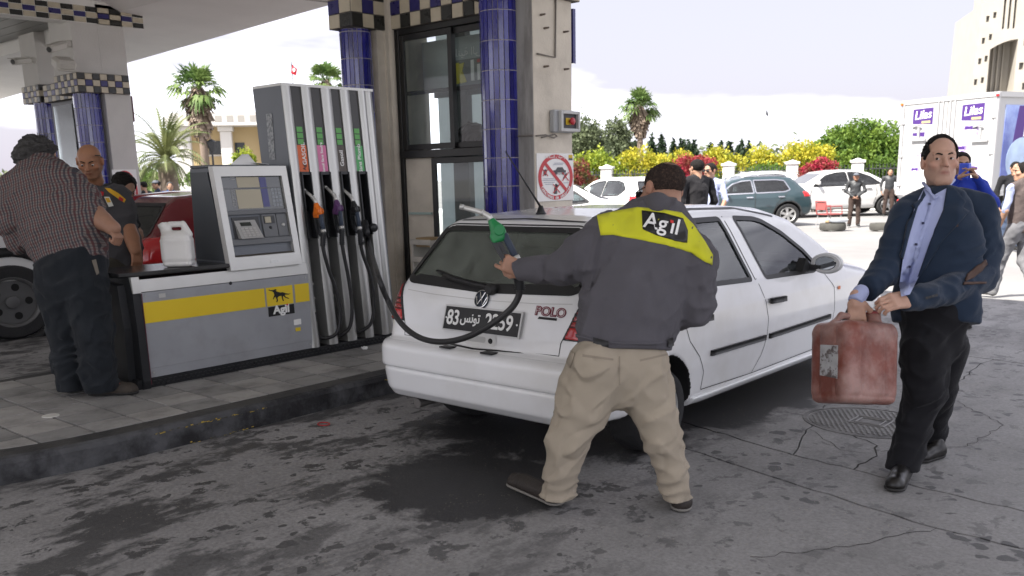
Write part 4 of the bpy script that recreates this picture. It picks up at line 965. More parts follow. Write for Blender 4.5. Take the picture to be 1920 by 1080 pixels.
words = ['GASOIL', 'Gasoil Sans Soufre', 'Gasoil', 'Sans Plomb']
ZH = 1.655     # foot of the coloured labels / head of the holsters
for i, (y0, y1) in enumerate(chan):
 yc = (y0+y1)/2
 m = MB(); tprism(m, y0+.001, y1-.001, ZH, ZT-.004, -.10, -.012); cp = m.build('channel_panel', mat('dark channel', (.035, .033, .032), .35), disp)
 for k in range(3):
  z = 1.875+k*.048; m = MB(); tprism(m, yc-.030, yc+.026, z, z+.040, -.0115, -.0085); m.build('fuel_light', M_led, cp)
 m = MB(); tprism(m, y0+.006, y1-.006, ZH+.004, 1.868, -.0115, -.0085); lb = m.build('fuel_label', M_lab[i], cp)
 zc = 1.765; up = Vector((xtw(2)-xtw(1), 0, 1)).normalized()
 text(words[i], .052 if len(words[i]) < 11 else .034, frame_M((xtw(zc)-.0075, yc+(.012 if i == 0 else 0), zc+(.035 if i == 0 else 0)), up, (0, -1, 0)), M_wht, lb, 'lettering', ext=.0006, bold=.0008)
 if i == 0: text('Agil', .04, frame_M((xtw(1.69)-.0075, yc+.005, 1.70), up, (0, -1, 0)), M_ink, lb, 'lettering', ext=.0006, bold=.001)
 # holster: an open boot with a lip
 hz0 = 1.12
 m = MB(); tprism(m, y0+.002, y1-.002, hz0, ZH-.001, -.19, -.17); tprism(m, y0+.002, y0+.012, hz0, ZH-.001, -.17, .018); tprism(m, y1-.012, y1-.002, hz0, ZH-.001, -.17, .018); tprism(m, y0+.012, y1-.012, ZH-.022, ZH-.001, -.17, .012)
 tprism(m, y0+.012, y1-.012, hz0, hz0+.22, -.17, -.06); m.build('holster', M_blk, disp)
 m = MB(); tprism(m, y0+.002, y1-.002, .235, hz0-.002, -.19, -.16); m.build('channel_back', M_blk, disp)
 for z in (.62, .74): m = MB(); m.tube([(xtw(z)-.13, y0+.003, z), (xtw(z)-.13, y1-.003, z)], .012, 6); m.build('hose_guide', M_alu, disp)
heads = [(595, 396), (632, 390), (664, 392)]
ends = [(603, 438), (637, 434), (671, 436)]
hoses = [[(604, 450), (608, 475), (618, 510), (633, 553), (638, 595), (630, 626), (607, 634), (594, 625), (590, 585)], [(640, 448), (644, 473), (654, 525), (660, 575), (657, 610), (645, 625), (632, 627), (624, 600)], [(675, 446), (680, 475), (695, 520), (701, 570), (696, 605), (682, 618), (668, 622), (660, 590)]]
for i in range(3):
 xn = XF0-.02
 h = onx(*heads[i], xn+.03); e = onx(*ends[i], xn+.055)
 xd = (e-h).normalized(); M = frame_M(h, xd, Vector((-1, -.15, .1)))
 nz_ = nozzle(disp, M, M_noz[i])
 pts = [onx(a, b, XF0+(.045 if k < 5 else (.03 if k == 5 else -.03))) for k, (a, b) in enumerate(hoses[i])]
 st = M @ Vector((.176, -.026, 0)); fine = [st]
 cps = [st] + pts
 for a in range(len(cps)-1):
  p_0, p_1, p_2, p_3 = cps[max(a-1, 0)], cps[a], cps[a+1], cps[min(a+2, len(cps)-1)]
  for t in (.25, .5, .75, 1.0): fine.append(.5*((2*p_1)+(p_2-p_0)*t+(2*p_0-5*p_1+4*p_2-p_3)*t*t+(3*p_1-p_0-3*p_2+p_3)*t**3))
 m = MB(); m.tube(fine, .0155, 9); m.build('hose', M_hose, disp, smooth=True)
 m = MB(); rr = []; seg = [fine[0].lerp(fine[6], k/14) for k in range(15)]; seg = [fine[min(int(k*.45), len(fine)-1)] for k in range(0)] or seg
 m.tube(seg, [.019 if k % 2 else .024 for k in range(15)], 9); m.build('hose_boot', M_blk, disp, smooth=True)
m = MB(); M4 = onx(687, 432, XF0-.01)
m.tube([onx(683, 415, XF0-.06), onx(687, 432, XF0-.02), onx(688, 440, XF0+.01)], [.03, .034, .026], 10); m.build('hose_swivel', M_blk, disp, smooth=True)
m = MB(); ye = zy(702, 425)[0]; m.lathe([(.034, -.02), (.038, .0), (.034, .02)], (XF0+.01, onx(700, 427, XF0+.01).y, onx(700, 427, XF0+.01).z), 'x', 16); m.build('hose_hook', M_blk, disp, smooth=True)
# a second dispenser of the same make on the far island
far = copy_tree(disp); far['label'] = 'far dispenser, mostly cut off at the left edge behind the grey haired man'
tgt = onx(26, 266, -14.9); src = Vector((xtw(ZT), ty1, ZT)); far.location = Vector(disp.location) + Vector((tgt.x-src.x, tgt.y-src.y, -.01))
# papers on the terminal, jerrycan and sheet on the counter
pp = MB(); zt_ = zt0+.013
c0, c1 = onx(432, 311, XB+.22), onx(496, 311, XB+.22)
a0, a1 = Vector((XB+.22, c0.y, zt_)), Vector((XB+.22, c1.y-.07, zt_)); a2, a3 = Vector((XB+.12, c1.y-.075, zt_+.085)), Vector((XB+.10, c1.y-.12, zt_+.085))
pp.quad(a0, a1, a2, a3); pp.quad(Vector((XB+.26, c1.y-.10, zt_+.015)), Vector((XB+.28, c1.y-.0, zt_+.003)), Vector((XB+.16, c1.y+.0, zt_+.004)), Vector((XB+.15, c1.y-.12, zt_+.03)))
o = pp.build('paper_sheets', mat('paper', (.86, .86, .86), .7)); sol = o.modifiers.new('t', 'SOLIDIFY'); sol.thickness = .002
tag(o, 'curled white paper sheets lying on top of the card terminal', 'paper')

def jug(name, label, base, wx, wy, h, ang, m, D):
 # small jerrycan: body with a waist, sloped shoulder, loop handle and spout
 t = thing(name, label, 'jerrycan', base); R_ = Matrix.Rotation(ang, 3, 'Z'); b = Vector(base)
 def f(P):
  Q_ = [P[0], P[1], P[2]]
  q = rbox(Q_, (0, 0, h*.36), (wx/2, wy/2, h*.355), .035)
  taper = rbox(Q_, (0, 0, h*.70), (wx*.42, wy*.42, h*.12), .05)
  q = smin(q, taper, .05)
  hd = np.minimum(cap(Q_, (-wx*.30, 0, h*.80), (-wx*.18, 0, h*.97), .021), np.minimum(cap(Q_, (-wx*.18, 0, h*.97), (wx*.25, 0, h*.97), .021), cap(Q_, (wx*.25, 0, h*.97), (wx*.42, 0, h*.74), .024)))
  q = smin(q, hd, .025)
  q = smin(q, cap(Q_, (-wx*.34, 0, h*.78), (-wx*.40, 0, h*.93), .032, .030), .02)
  q = q + .006*np.exp(-((P[2]-h*.12)/.012)**2) + .005*np.exp(-((P[2]-h*.66)/.010)**2)
  return np.maximum(q, .001-P[2])
 V, Q = surf(f, (-wx*.75, -wy*.75, -.02), (wx*.75, wy*.75, h*1.08), .006); V = relax(V, Q, 1, .4)
 V = np.array([b + R_ @ Vector(p) for p in V]); link('body', np_mesh('body', V, Q), t, m)
 c = MB(); c.tube([b + R_ @ Vector((-wx*.395, 0, h*.915)), b + R_ @ Vector((-wx*.43, 0, h*1.0))], .034, 14); c.build('cap', m, t, autos=30)
 return t
pj = onz(344, 499, .992)
jug('white_jerrycan', 'small white plastic jerrycan standing on the dispenser counter', (pj.x-.02, pj.y-.02, .991), .215, .17, .315, math.radians(48), mat('white polythene', (.72, .71, .68), .38, var=.03, vscale=6), depth(pj))
# ------------------------------------------------------------------ cars: one builder, each car with its own outline
M_rub = mat('black rubber trim', (.014, .014, .015), .5); M_tyre = mat('tyre', (.020, .020, .021), .75, var=.25, vscale=20, bump=.4, bscale=60)
M_rim = mat('silver rim', (.46, .46, .45), .35, .6, var=.1, vscale=8); M_well = mat('wheel well', (.012, .012, .012), .9)
M_in = mat('car interior cloth', (.03, .031, .034), .85)
def paint(name, col, rough=.22, coat=.7, var=.02, dirt=None):
 if name in MATS: return MATS[name]
 PAINTS.add(name); m = mat(name, col, rough, 0, var=var, vscale=3, coat=coat, spec=.5, col2=dirt, c2scale=1.6, c2pos=(.45, .85))
 t = m.node_tree; b = t.nodes['Principled BSDF']; o = t.nodes['Material Output']
 g = t.nodes.new('ShaderNodeNewGeometry'); d = t.nodes.new('ShaderNodeBsdfDiffuse'); d.inputs['Color'].default_value = (.035, .035, .038, 1); x = t.nodes.new('ShaderNodeMixShader')
 t.links.new(g.outputs['Backfacing'], x.inputs[0]); t.links.new(b.outputs[0], x.inputs[1]); t.links.new(d.outputs[0], x.inputs[2]); t.links.new(x.outputs[0], o.inputs['Surface'])
 return m
class Car:
 def __init__(s, root, M, prof, hw, plan, axles, rw, h=.03, k=.09, width_axle=None, asx=1.0):
  s.root, s.M, s.prof, s.hw, s.plan, s.ax, s.rw, s.h, s.k, s.asx = root, M, prof, hw, plan, axles, rw, h, k, asx
  s.W = max(p[1] for p in hw); s.L = max(p[0] for p in prof); s.Ht = max(p[1] for p in prof)
  s.cw = width_axle or s.W-.02
 def half(s, y, z): return np.interp(z, [p[0] for p in s.hw], [p[1] for p in s.hw])*np.interp(y, [p[0] for p in s.plan], [p[1] for p in s.plan])
 def f(s, P, off=0.0):
  x, y, z = P
  a = s._pf(y, z); b = (np.abs(x) - s.half(y, z))*.93
  return smax(a, b, s.k) - off
 def _pf(s, y, z): return poly2d(y, z, s.prof)
 def arch(s, P):
  d = np.full(np.broadcast(P[1], P[2]).shape, 9., np.float32)
  for a, ra in zip(s.ax, s.rw[1]): d = np.minimum(d, (np.sqrt(((P[1]-a)/s.asx)**2 + (P[2]-s.rw[0])**2) - ra))
  return d
 def put(s, name, V, Q, m, parent=None, smooth=True):
  me = np_mesh(name, np.asarray(V), Q); me.transform(s.M)
  if not smooth: me.polygons.foreach_set('use_smooth', [False]*len(me.polygons))
  return link(name, me, parent if parent is not None else s.root, m)
 def mb(s, name, mb, m, parent=None, smooth=False, autos=None):
  mb.v = [tuple(s.M @ Vector(p)) for p in mb.v]
  return mb.build(name, m, parent if parent is not None else s.root, smooth, autos)
 def body(s, paintm, side_win, rear_win=None, front_win=None, wl=None, lower=None):
  def fn(P):
   q = s.f(P); ar = s.arch(P); inner = s.W-.30 - np.abs(P[0])
   return np.maximum(q, -np.maximum(ar, inner))
  V, Q = surf(fn, (-s.W-.05, -.08, .08), (s.W+.05, s.L+.08, s.Ht+.08), s.h)
  V = relax(V, Q, 1, .35)
  C = V[Q].mean(1); cut = np.zeros(len(Q), bool); e = s.h*.55
  top = s.Ht*.55
  nrm = np.cross(V[Q[:, 2]]-V[Q[:, 0]], V[Q[:, 3]]-V[Q[:, 1]]); nrm /= np.linalg.norm(nrm, axis=1)[:, None]+1e-9
  for w in side_win: cut |= (poly2d(C[:, 1], C[:, 2], w) < -e) & (np.abs(nrm[:, 0]) > .45)
  if rear_win: cut |= (poly2d(C[:, 0], C[:, 2], rear_win) < -e) & (nrm[:, 1] < -.2) & (C[:, 2] > top)
  if front_win: cut |= (poly2d(C[:, 0], C[:, 2], front_win) < -e) & (nrm[:, 1] > .2) & (C[:, 2] > top)
  keep = Q[~cut]; Ck = C[~cut]
  me = np_mesh('body', V, keep); me.transform(s.M)
  o = link('body', me, s.root, [paintm, M_well] + ([lower] if lower else []))
  mi = np.zeros(len(keep), np.int32); ar = s.arch([Ck[:, 0], Ck[:, 1], Ck[:, 2]])
  nk = nrm[~cut]
  mi[(ar < s.h*.5) & (np.abs(nk[:, 0]) < .8)] = 1; mi[(np.abs(Ck[:, 0]) < s.W-.2) & (ar < s.h)] = 1; mi[(Ck[:, 2] < .30) & (nk[:, 2] < -.8)] = 1
  if lower:
   mi[(Ck[:, 2] < wl) & (mi == 0)] = 2; mi[(ar < .05) & (mi == 0)] = 2
  if len(me.polygons) == len(mi): me.polygons.foreach_set('material_index', mi)
  return o
 def march(s, p0, d, off=0.0, n=50):
  P = [p0[:, i].copy() for i in range(3)]
  for _ in range(n):
   q = s.f(P, off)
   for i in range(3): P[i] = P[i] + d[i]*q*.8
  return np.stack(P, 1)
 def lift(s, uv, face, side=1, off=0.0):
  uv = np.asarray(uv, np.float32); z = np.zeros(len(uv), np.float32)
  if face == 'side': return s.march(np.stack([z+side*(s.W+.25), uv[:, 0], uv[:, 1]], 1), (-side, 0, 0), off)
  if face == 'rear': return s.march(np.stack([uv[:, 0], z-.4, uv[:, 1]], 1), (0, 1, 0), off)
  if face == 'front': return s.march(np.stack([uv[:, 0], z+s.L+.4, uv[:, 1]], 1), (0, -1, 0), off)
  if face == 'top': return s.march(np.stack([uv[:, 0], uv[:, 1], z+s.Ht+.3], 1), (0, 0, -1), off)
 def patch(s, name, poly, face, m, side=1, off=0.0, step=.07, parent=None, thick=0):
  lo = np.min(poly, 0); hi = np.max(poly, 0); dense = []
  for a, b in zip(poly, poly[1:]+poly[:1]):
   n = max(1, int(math.dist(a, b)/(step*.6))); dense += [(a[0]+(b[0]-a[0])*i/n, a[1]+(b[1]-a[1])*i/n) for i in range(n)]
  pts = [Vector(p) for p in dense]; nb = len(pts)
  gx = np.arange(lo[0]+step*.5, hi[0], step); gy = np.arange(lo[1]+step*.5, hi[1], step)
  if len(gx) and len(gy):
   G = np.stack(np.meshgrid(gx, gy), -1).reshape(-1, 2); dd = poly2d(G[:, 0], G[:, 1], poly)
   pts += [Vector(p) for p in G[dd < -step*.35]]
  r = delaunay_2d_cdt(pts, [], [list(range(nb))], 1, 1e-5)
  V = s.lift([tuple(p) for p in r[0]], face, side, off); F = []
  flip = {'side': side > 0, 'rear': True, 'front': False, 'top': True}[face]
  for t in r[2]: F.append(tuple(t) if flip else tuple(t)[::-1])
  me = bpy.data.meshes.new(name); me.from_pydata([tuple(v) for v in V], [], F); me.update();
  me.polygons.foreach_set('use_smooth', [True]*len(me.polygons)); me.transform(s.M)
  return link(name, me, parent if parent is not None else s.root, m)
 def strip(s, name, line, face, w, m, side=1, off=.003, parent=None, closed=False, step=.05, th=0):
  ln = []
  seq = line + ([line[0]] if closed else [])
  for a, b in zip(seq, seq[1:]):
   n = max(1, int(math.dist(a, b)/step)); ln += [(a[0]+(b[0]-a[0])*i/n, a[1]+(b[1]-a[1])*i/n) for i in range(n)]
  if not closed: ln.append(line[-1])
  n = len(ln); A, B = [], []
  for i in range(n):
   p, q = ln[(i-1) % n] if (closed or i) else ln[i], ln[(i+1) % n] if (closed or i < n-1) else ln[i]
   d = Vector((q[0]-p[0], q[1]-p[1])).normalized(); nn = Vector((-d.y, d.x))*w/2
   A.append((ln[i][0]+nn.x, ln[i][1]+nn.y)); B.append((ln[i][0]-nn.x, ln[i][1]-nn.y))
  Va, Vb = s.lift(A, face, side, off), s.lift(B, face, side, off); V = np.concatenate([Va, Vb]); F = []
  rng = range(n if closed else n-1)
  for i in rng: F.append((i, (i+1) % n, n+(i+1) % n, n+i))
  mb = MB(); mb.v = [tuple(v) for v in V]; mb.f = F; mb.mi = [0]*len(F)
  if th:
   cen = {'side': (-side*th, 0, 0), 'rear': (0, th, 0), 'front': (0, -th, 0), 'top': (0, 0, -th)}[face]
   k = len(mb.v); mb.v += [tuple(Vector(v)+Vector(cen)) for v in V]
   for i in rng: j = (i+1) % n; mb.f += [(i, j, k+j, k+i), (n+i, k+n+i, k+n+j, n+j)]
   if not closed: mb.f += [(0, n, k+n, k), (n-1, k+n-1, k+2*n-1, 2*n-1)]
   mb.mi = [0]*len(mb.f)
  return s.mb(name, mb, m, parent, smooth=True)
 def wheel(s, side, y, r, w, rimm, asx, style=5, bg=False):
  x = side*s.cw; n = 20 if bg else 36
  pr = [(r*.66, 0), (r*.72, .006), (r*.93, .004), (r*.985, -.022), (r, -.05), (r, -w+.03), (r*.96, -w), (r*.6, -w)]
  t = MB(); t.lathe([(a, b*side) for a, b in pr], (x, y, r), 'x', n, sc=(asx, 1)); t.f = [q for q in t.f if len(q) == 4]; t.mi = [0]*len(t.f); wh = s.mb('wheel', t, M_tyre, autos=40)
  t = MB(); t.lathe([(a, b*side) for a, b in [(r*.665, -.001), (r*.65, -.02), (r*.60, -.05), (r*.2, -.055), (.001, -.05)]], (x, y, r), 'x', n, sc=(asx, 1)); t.f = [q for q in t.f if len(q) == 4]; t.mi = [0]*len(t.f); s.mb('wheel_dish', t, M_well if style else rimm, wh, autos=40)
  t = MB(); t.lathe([(a, b*side) for a, b in [(r*.67, .0), (r*.655, .004), (r*.60, -.012), (r*.585, -.04)]], (x, y, r), 'x', n, sc=(asx, 1)); t.f = [q for q in t.f if len(q) == 4]; t.mi = [0]*len(t.f); s.mb('rim', t, rimm, wh, autos=40)
  t = MB(); t.lathe([(r*.17, -.03*side), (r*.16, -.008*side), (r*.1, .0), (.001, .0)], (x, y, r), 'x', 14, sc=(asx, 1)); s.mb('hub', t, rimm, wh, autos=40)
  if not style:
   for k in range(5):
    a = 2*math.pi*k/5; t = MB(); t.lathe([(.001, .004*side), (r*.10, .004*side), (r*.10, -.02*side)], (x-side*.05, y+math.cos(a)*r*.40*asx, r+math.sin(a)*r*.40), 'x', 12); s.mb('wheel_hole', t, M_well, wh)
  for k in range(style):
   a = 2*math.pi*k/style + .35; c, sn = math.cos(a), math.sin(a); t = MB(); v = []
   for rr, ww in ((r*.12, r*.10), (r*.40, r*.10), (r*.61, r*.15)):
    for d in (-1, 1):
     py, pz = (c*rr - sn*d*ww)*asx, sn*rr + c*d*ww; v += [(x+side*(-.012), y+py, r+pz), (x-side*.045, y+py, r+pz)]
   t.add(v, [(0, 2, 6, 4), (4, 6, 10, 8), (1, 5, 7, 3), (5, 9, 11, 7), (0, 4, 5, 1), (4, 8, 9, 5), (2, 3, 7, 6), (6, 7, 11, 10)]); s.mb('spoke', t, rimm, wh)
  return wh

def inset(poly, d):
 n = len(poly); out = []; area = sum(poly[i][0]*poly[(i+1) % n][1]-poly[(i+1) % n][0]*poly[i][1] for i in range(n)); sg = 1 if area > 0 else -1
 for i in range(n):
  p, q, r = Vector(poly[i-1]), Vector(poly[i]), Vector(poly[(i+1) % n]); a, b = (q-p).normalized(), (r-q).normalized()
  n1, n2 = Vector((-a.y, a.x))*sg, Vector((-b.y, b.x))*sg; mm = (n1+n2); mm = mm/max(.35, mm.length_squared/1.0)*1.0 if mm.length > 0 else n1
  mm = (n1+n2).normalized()/max(.5, math.cos(math.acos(max(-1, min(1, n1.dot(n2))))/2)); out.append((q.x+mm.x*d, q.y+mm.y*d))
 return out
def rounded(poly, r, n=4):
 out = []; m = len(poly)
 for i in range(m):
  p, q, s = Vector(poly[i-1]), Vector(poly[i]), Vector(poly[(i+1) % m]); rr = min(r, (p-q).length*.45, (s-q).length*.45)
  a, b = q+(p-q).normalized()*rr, q+(s-q).normalized()*rr
  for k in range(n+1): t = k/n; out.append(tuple(a*(1-t)**2 + q*2*t*(1-t) + b*t*t))
 return out
# ------------------------------------------------------------------ the white hatchback being filled
PX, PY = -3.49, 3.55
polo = thing('parked_car', 'white five door hatchback with black number plate, being filled at the pump', 'car', (PX, PY+2.2, 0))
PM = Matrix.Translation((PX, PY, 0))
prof = [(.10, .27), (.035, .34), (.02, .45), (.03, .59), (.07, .63), (.11, .645), (.125, .73), (.17, .88), (.20, .955), (.45, 1.29), (.52, 1.325), (.68, 1.352), (1.2, 1.372), (1.9, 1.372), (2.45, 1.33), (2.80, 1.245), (3.12, 1.08), (3.45, .89), (3.85, .82), (4.25, .72), (4.48, .60), (4.56, .46), (4.53, .27), (4.43, .21), (2.9, .20), (1.3, .20)]
hw = [(.15, .765), (.28, .80), (.45, .825), (.60, .83), (.75, .82), (.88, .79), (1.0, .735), (1.2, .645), (1.29, .595), (1.34, .555), (1.39, .475)]
plan = [(-.1, .80), (.05, .875), (.12, .915), (.25, .95), (.5, .985), (.95, 1.0), (3.4, 1.0), (3.9, .975), (4.3, .93), (4.5, .84), (4.65, .70)]
def yy(*p): return [(a*.983-PY, H+(b-H)*.983) for a, b in p]
fwin = rounded(yy((5.735, .872), (6.52, .848), (6.60, .885), (6.46, 1.01), (6.22, 1.15), (5.99, 1.245), (5.88, 1.268), (5.605, 1.285)), .03)
rwin = rounded(yy((4.93, .90), (5.545, .877), (5.425, 1.288), (4.98, 1.292), (4.86, 1.26)), .03)
hwin = rounded([(-.675, 1.0), (-.62, .968), (0, .944), (.62, .968), (.675, 1.0), (.535, 1.285), (.48, 1.303), (-.48, 1.303), (-.535, 1.285)], .035)
wwin = rounded([(-.68, .94), (.68, .94), (.52, 1.27), (-.52, 1.27)], .03)
P_ = Car(polo, PM, prof, hw, plan, (.79, 3.64), (.245, (.325, .325)), h=.0125, k=.085, asx=1.0)
M_pw_ = paint('white car paint', (.74, .745, .75), .22, .6, .015, (.62, .61, .58))
P_.body(M_pw_, [fwin, rwin], hwin, wwin)
M_cg = glass_mat('car glass', (.88, .95, .94), .01, .06, .05, (.4, .42, .42)); M_cgr = glass_mat('dusty car glass', (.84, .92, .87), .015, .06, .42, (.30, .335, .29))
for sd_ in (1, -1):
 for w_, nm in ((fwin, 'window'), (rwin, 'window')):
  o = P_.patch(nm, inset(w_, -.004), 'side', M_cg, sd_, off=-.006)
  P_.strip('window_seal', inset(w_, .006), 'side', .030, M_rub, sd_, off=.002, parent=o, closed=True)
o = P_.patch('rear_window', inset(hwin, -.004), 'rear', M_cgr, off=-.004); P_.strip('window_seal', inset(hwin, .014), 'rear', .040, M_rub, off=.0025, parent=o, closed=True)
# heater lines and dark base of the rear window
P_.patch('window_shade', rounded([(-.64, .985), (0, .952), (.64, .985), (.58, 1.015), (0, .990), (-.58, 1.015)], .02), 'rear', M_rub, off=-.001, parent=o)
wp = P_.strip('wiper', [(.05, .975), (-.10, .985), (-.22, 1.0), (-.36, 1.02)], 'rear', .022, M_rub, off=.022, th=.014)
m = MB(); c = P_.lift([(.06, .965)], 'rear', off=.0)[0]; m.lathe([(.03, .01), (.034, -.03), (.022, -.05)], tuple(c), 'y', 14, sc=(1, 1.2)); P_.mb('wiper_pivot', m, M_rub, wp, autos=40)
P_.strip('wiper_blade', [(.0, .985), (-.20, 1.0), (-.44, 1.04)], 'rear', .010, M_rub, off=.012, th=.01, parent=wp)
o = P_.patch('windscreen', inset(wwin, -.004), 'front', M_cg, off=-.006)
# panel gaps
M_gap = mat('panel gap', (.03, .03, .03), .9)
W_ = .0055
for sd_ in (1, -1):
 P_.strip('door_seam', yy((5.60, .885), (5.685, .72), (5.715, .60), (5.705, .49), (5.65, .36), (5.55, .255)), 'side', W_, M_gap, sd_, .0012)
 P_.strip('door_seam', yy((4.60, .90), (4.62, .74), (4.68, .60), (4.80, .49), (4.87, .38), (4.865, .27)), 'side', W_, M_gap, sd_, .0012)
 P_.strip('door_seam', yy((6.63, .86), (6.84, .70), (6.85, .52), (6.80, .34), (6.78, .26)), 'side', W_, M_gap, sd_, .0012)
 P_.strip('door_seam', yy((4.865, .268), (5.55, .252), (6.78, .262)), 'side', W_, M_gap, sd_, .0012)
 P_.strip('door_seam', yy((5.585, .875), (5.50, 1.19), (5.475, 1.295)), 'side', .010, M_gap, sd_, .0012)
 P_.strip('rub_strip', yy((4.935, .489), (5.67, .481)), 'side', .034, M_rub, sd_, .016, th=.02); P_.strip('rub_strip', yy((5.735, .481), (6.76, .487)), 'side', .034, M_rub, sd_, .016, th=.02)
 P_.strip('roof_gutter', yy((4.55, 1.325), (5.2, 1.352), (5.75, 1.338), (6.2, 1.262)), 'side', .012, M_rub, sd_, .002)
 for (a, b) in ((5.725, 5.945), (4.72, 4.92)):
  q = P_.strip('door_handle', yy((a, .722), (b, .716)), 'side', .036, M_rub, sd_, .030, th=.022)
  P_.patch('handle_cup', rounded(yy((a+.05, .748), (b-.06, .746), (b-.07, .690), (a+.06, .692)), .03), 'side', M_pw_, sd_, .0015, parent=q)
 P_.patch('side_indicator', rounded(yy((6.90, .703), (6.95, .701), (6.95, .675), (6.90, .677)), .01), 'side', mat('indicator amber', (.55, .12, .01), .3), sd_, .006)
 # sill, mirror
 def sill(P, sd_=sd_):
  return np.maximum(np.maximum(P_.f(P, .018), P[2]-.255), np.maximum(1.14-P[1], P[1]-3.29))
 V, Q = surf(sill, (.60 if sd_ > 0 else -.95, 1.1, .14), (.95 if sd_ > 0 else -.60, 3.5, .30), .012); P_.put('sill', V, Q, M_pw_)
 def mir(P, sd_=sd_):
  q = ell(P, (sd_*.935, 2.735, .935), (.115, .085, .075)); return np.maximum(q, 2.71-P[1])
 V, Q = surf(mir, (sd_*.94-.2, 2.62, .8), (sd_*.94+.2, 2.87, 1.05), .011); V = relax(V, Q, 1)
 o = P_.put('wing_mirror', V, Q, paint('mirror shell', (.52, .53, .52), .3))
 m = MB(); m.lathe([(.078, .0), (.070, -.004), (.001, -.004)], (sd_*.935, 2.708, .937), 'y', 24, sc=(.62, 1)); P_.mb('mirror_glass', m, mat('mirror glass', (.55, .58, .6), .03, 1.0), o)
 m = MB(); m.lathe([(.108, .004), (.103, -.004), (.080, -.005), (.078, .0)], (sd_*.935, 2.708, .937), 'y', 24, sc=(.62, 1)); P_.mb('mirror_rim', m, mat('mirror bezel', (.60, .60, .60), .4), o)
 m = MB(); m.prism([(2.58, .885), (2.77, .88), (2.64, .975)], 'x', sd_*.765, sd_*.825); m.tube([(sd_*.80, 2.72, .90), (sd_*.90, 2.73, .91)], .03, 8); P_.mb('mirror_foot', m, M_rub, o)
P_.strip('hatch_seam', [(-.71, 1.0), (-.66, .86), (-.60, .72), (-.595, .655), (0, .636), (.595, .655), (.60, .72), (.66, .86), (.71, 1.0)], 'rear', .006, M_gap, off=.0012)
P_.strip('hatch_seam', [(-.47, 1.325), (0, 1.336), (.47, 1.325)], 'rear', .006, M_gap, off=.0012)
P_.strip('crease_shade_line', [(-.68, .925), (-.40, .908), (0, .90), (.40, .908), (.68, .925)], 'rear', .004, mat('crease shade', (.45, .45, .44), .5), off=.0008)  # flat grey strip paints the shade of a crease
# rear bumper: a proud upper roll and a tucked lower apron
def bump(P, lo, hi, off, yl=.80, back=True):
 f = P_.f(P, off); q = smax(smax(f, P[2]-hi, .025), lo-P[2], .02)
 q = np.maximum(q, (P[1]-yl) if back else (yl-P[1]))
 return np.maximum(q, -np.maximum(P_.arch(P), .55-np.abs(P[0])))
V, Q = surf(lambda P: bump(P, .472, .630, .022), (-1.0, -.06, .42), (1.0, .85, .68), .011); V = relax(V, Q, 1); rb = P_.put('rear_bumper', V, Q, M_pw_)
V, Q = surf(lambda P: bump(P, .275, .476, .010), (-1.0, -.06, .22), (1.0, .85, .52), .011); V = relax(V, Q, 1); P_.put('bumper_apron', V, Q, M_pw_, rb)
V, Q = surf(lambda P: bump(P, .21, .50, .035, 4.15, False), (-1.0, 4.1, .15), (1.0, 4.7, .54), .02); P_.put('front_bumper', V, Q, M_pw_)
for x in (-.17, .15): m = MB(); m.box(x-.045, x+.045, .025, .085, .628, .637, .003); P_.mb('bumper_stop', m, M_rub, rb)
# lamps
M_tl = mat('tail lamp red', (.24, .012, .014), .15, coat=.8, var=.2, vscale=30); M_tla = mat('tail lamp amber', (.36, .075, .01), .15, coat=.8); M_tlb = mat('tail lamp bright red', (.42, .015, .018), .15, coat=.8)
for sd_ in (1, -1):
 def lamp(P, z0, z1, x0=.62, x1=1.2, o=.010, sd_=sd_):
  f = P_.f(P, o); ax = np.abs(P[0])
  return np.maximum(np.maximum(f, np.maximum(z0-P[2], P[2]-z1)), np.maximum(x0+(P[2]-.745)*.38-ax, P[1]-(.44-(P[2]-.745)*.3)))
 L0 = None
 for nm, z0, z1, mm, x0, o in (('tail_lamp', .738, .962, M_rub, .610, .007), ('lens', .745, .806, M_tlb, .622, .012), ('lens', .810, .838, M_tl, .622, .012), ('lens', .842, .866, M_tl, .622, .012), ('lens', .870, .955, M_tl, .622, .012), ('indicator_lens', .885, .945, M_tla, .700, .014)):
  lo_ = (.55, -.02, .70) if sd_ > 0 else (-.95, -.02, .70); hi_ = (.95, .50, 1.0) if sd_ > 0 else (-.55, .50, 1.0)
  V, Q = surf(lambda P: lamp(P, z0, z1, x0, 1.2, o), lo_, hi_, .008)
  q = P_.put(nm, V, Q, mm, L0)
  if L0 is None: L0 = q
 m = MB(); P_.patch('headlight', rounded([(sd_*.38, .60), (sd_*.70, .62), (sd_*.69, .74), (sd_*.40, .72)], .03), 'front', mat('headlight', (.5, .52, .55), .1, coat=1), off=.004)
# number plate, badge, lettering, latch
c = P_.lift([(.035, .765)], 'rear', off=0)[0]; n2 = P_.lift([(.035, .825)], 'rear', off=0)[0]
up = Vector(n2-c).normalized(); pc = Vector(c)+Vector((0, -.016, .027))
def onplate(u, v, o=0.0): return PM @ (pc + Vector((u, 0, 0)) + up*v + Vector((0, -1, .05))*o)
def prect(mb, u0, u1, v0, v1, o): q = [onplate(u0, v0, o), onplate(u1, v0, o), onplate(u1, v1, o), onplate(u0, v1, o)]; b = [onplate(u0, v0, o-.006), onplate(u1, v0, o-.006), onplate(u1, v1, o-.006), onplate(u0, v1, o-.006)]; mb.add(q+b, [(0, 1, 2, 3), (0, 4, 5, 1), (1, 5, 6, 2), (2, 6, 7, 3), (3, 7, 4, 0)])
pw, ph = .56, .125
m = MB(); prect(m, -pw/2-.014, pw/2+.014, -ph/2-.012, ph/2+.012, .0); np_ = m.build('number_plate', mat('plate frame', (.55, .55, .54), .4), polo)
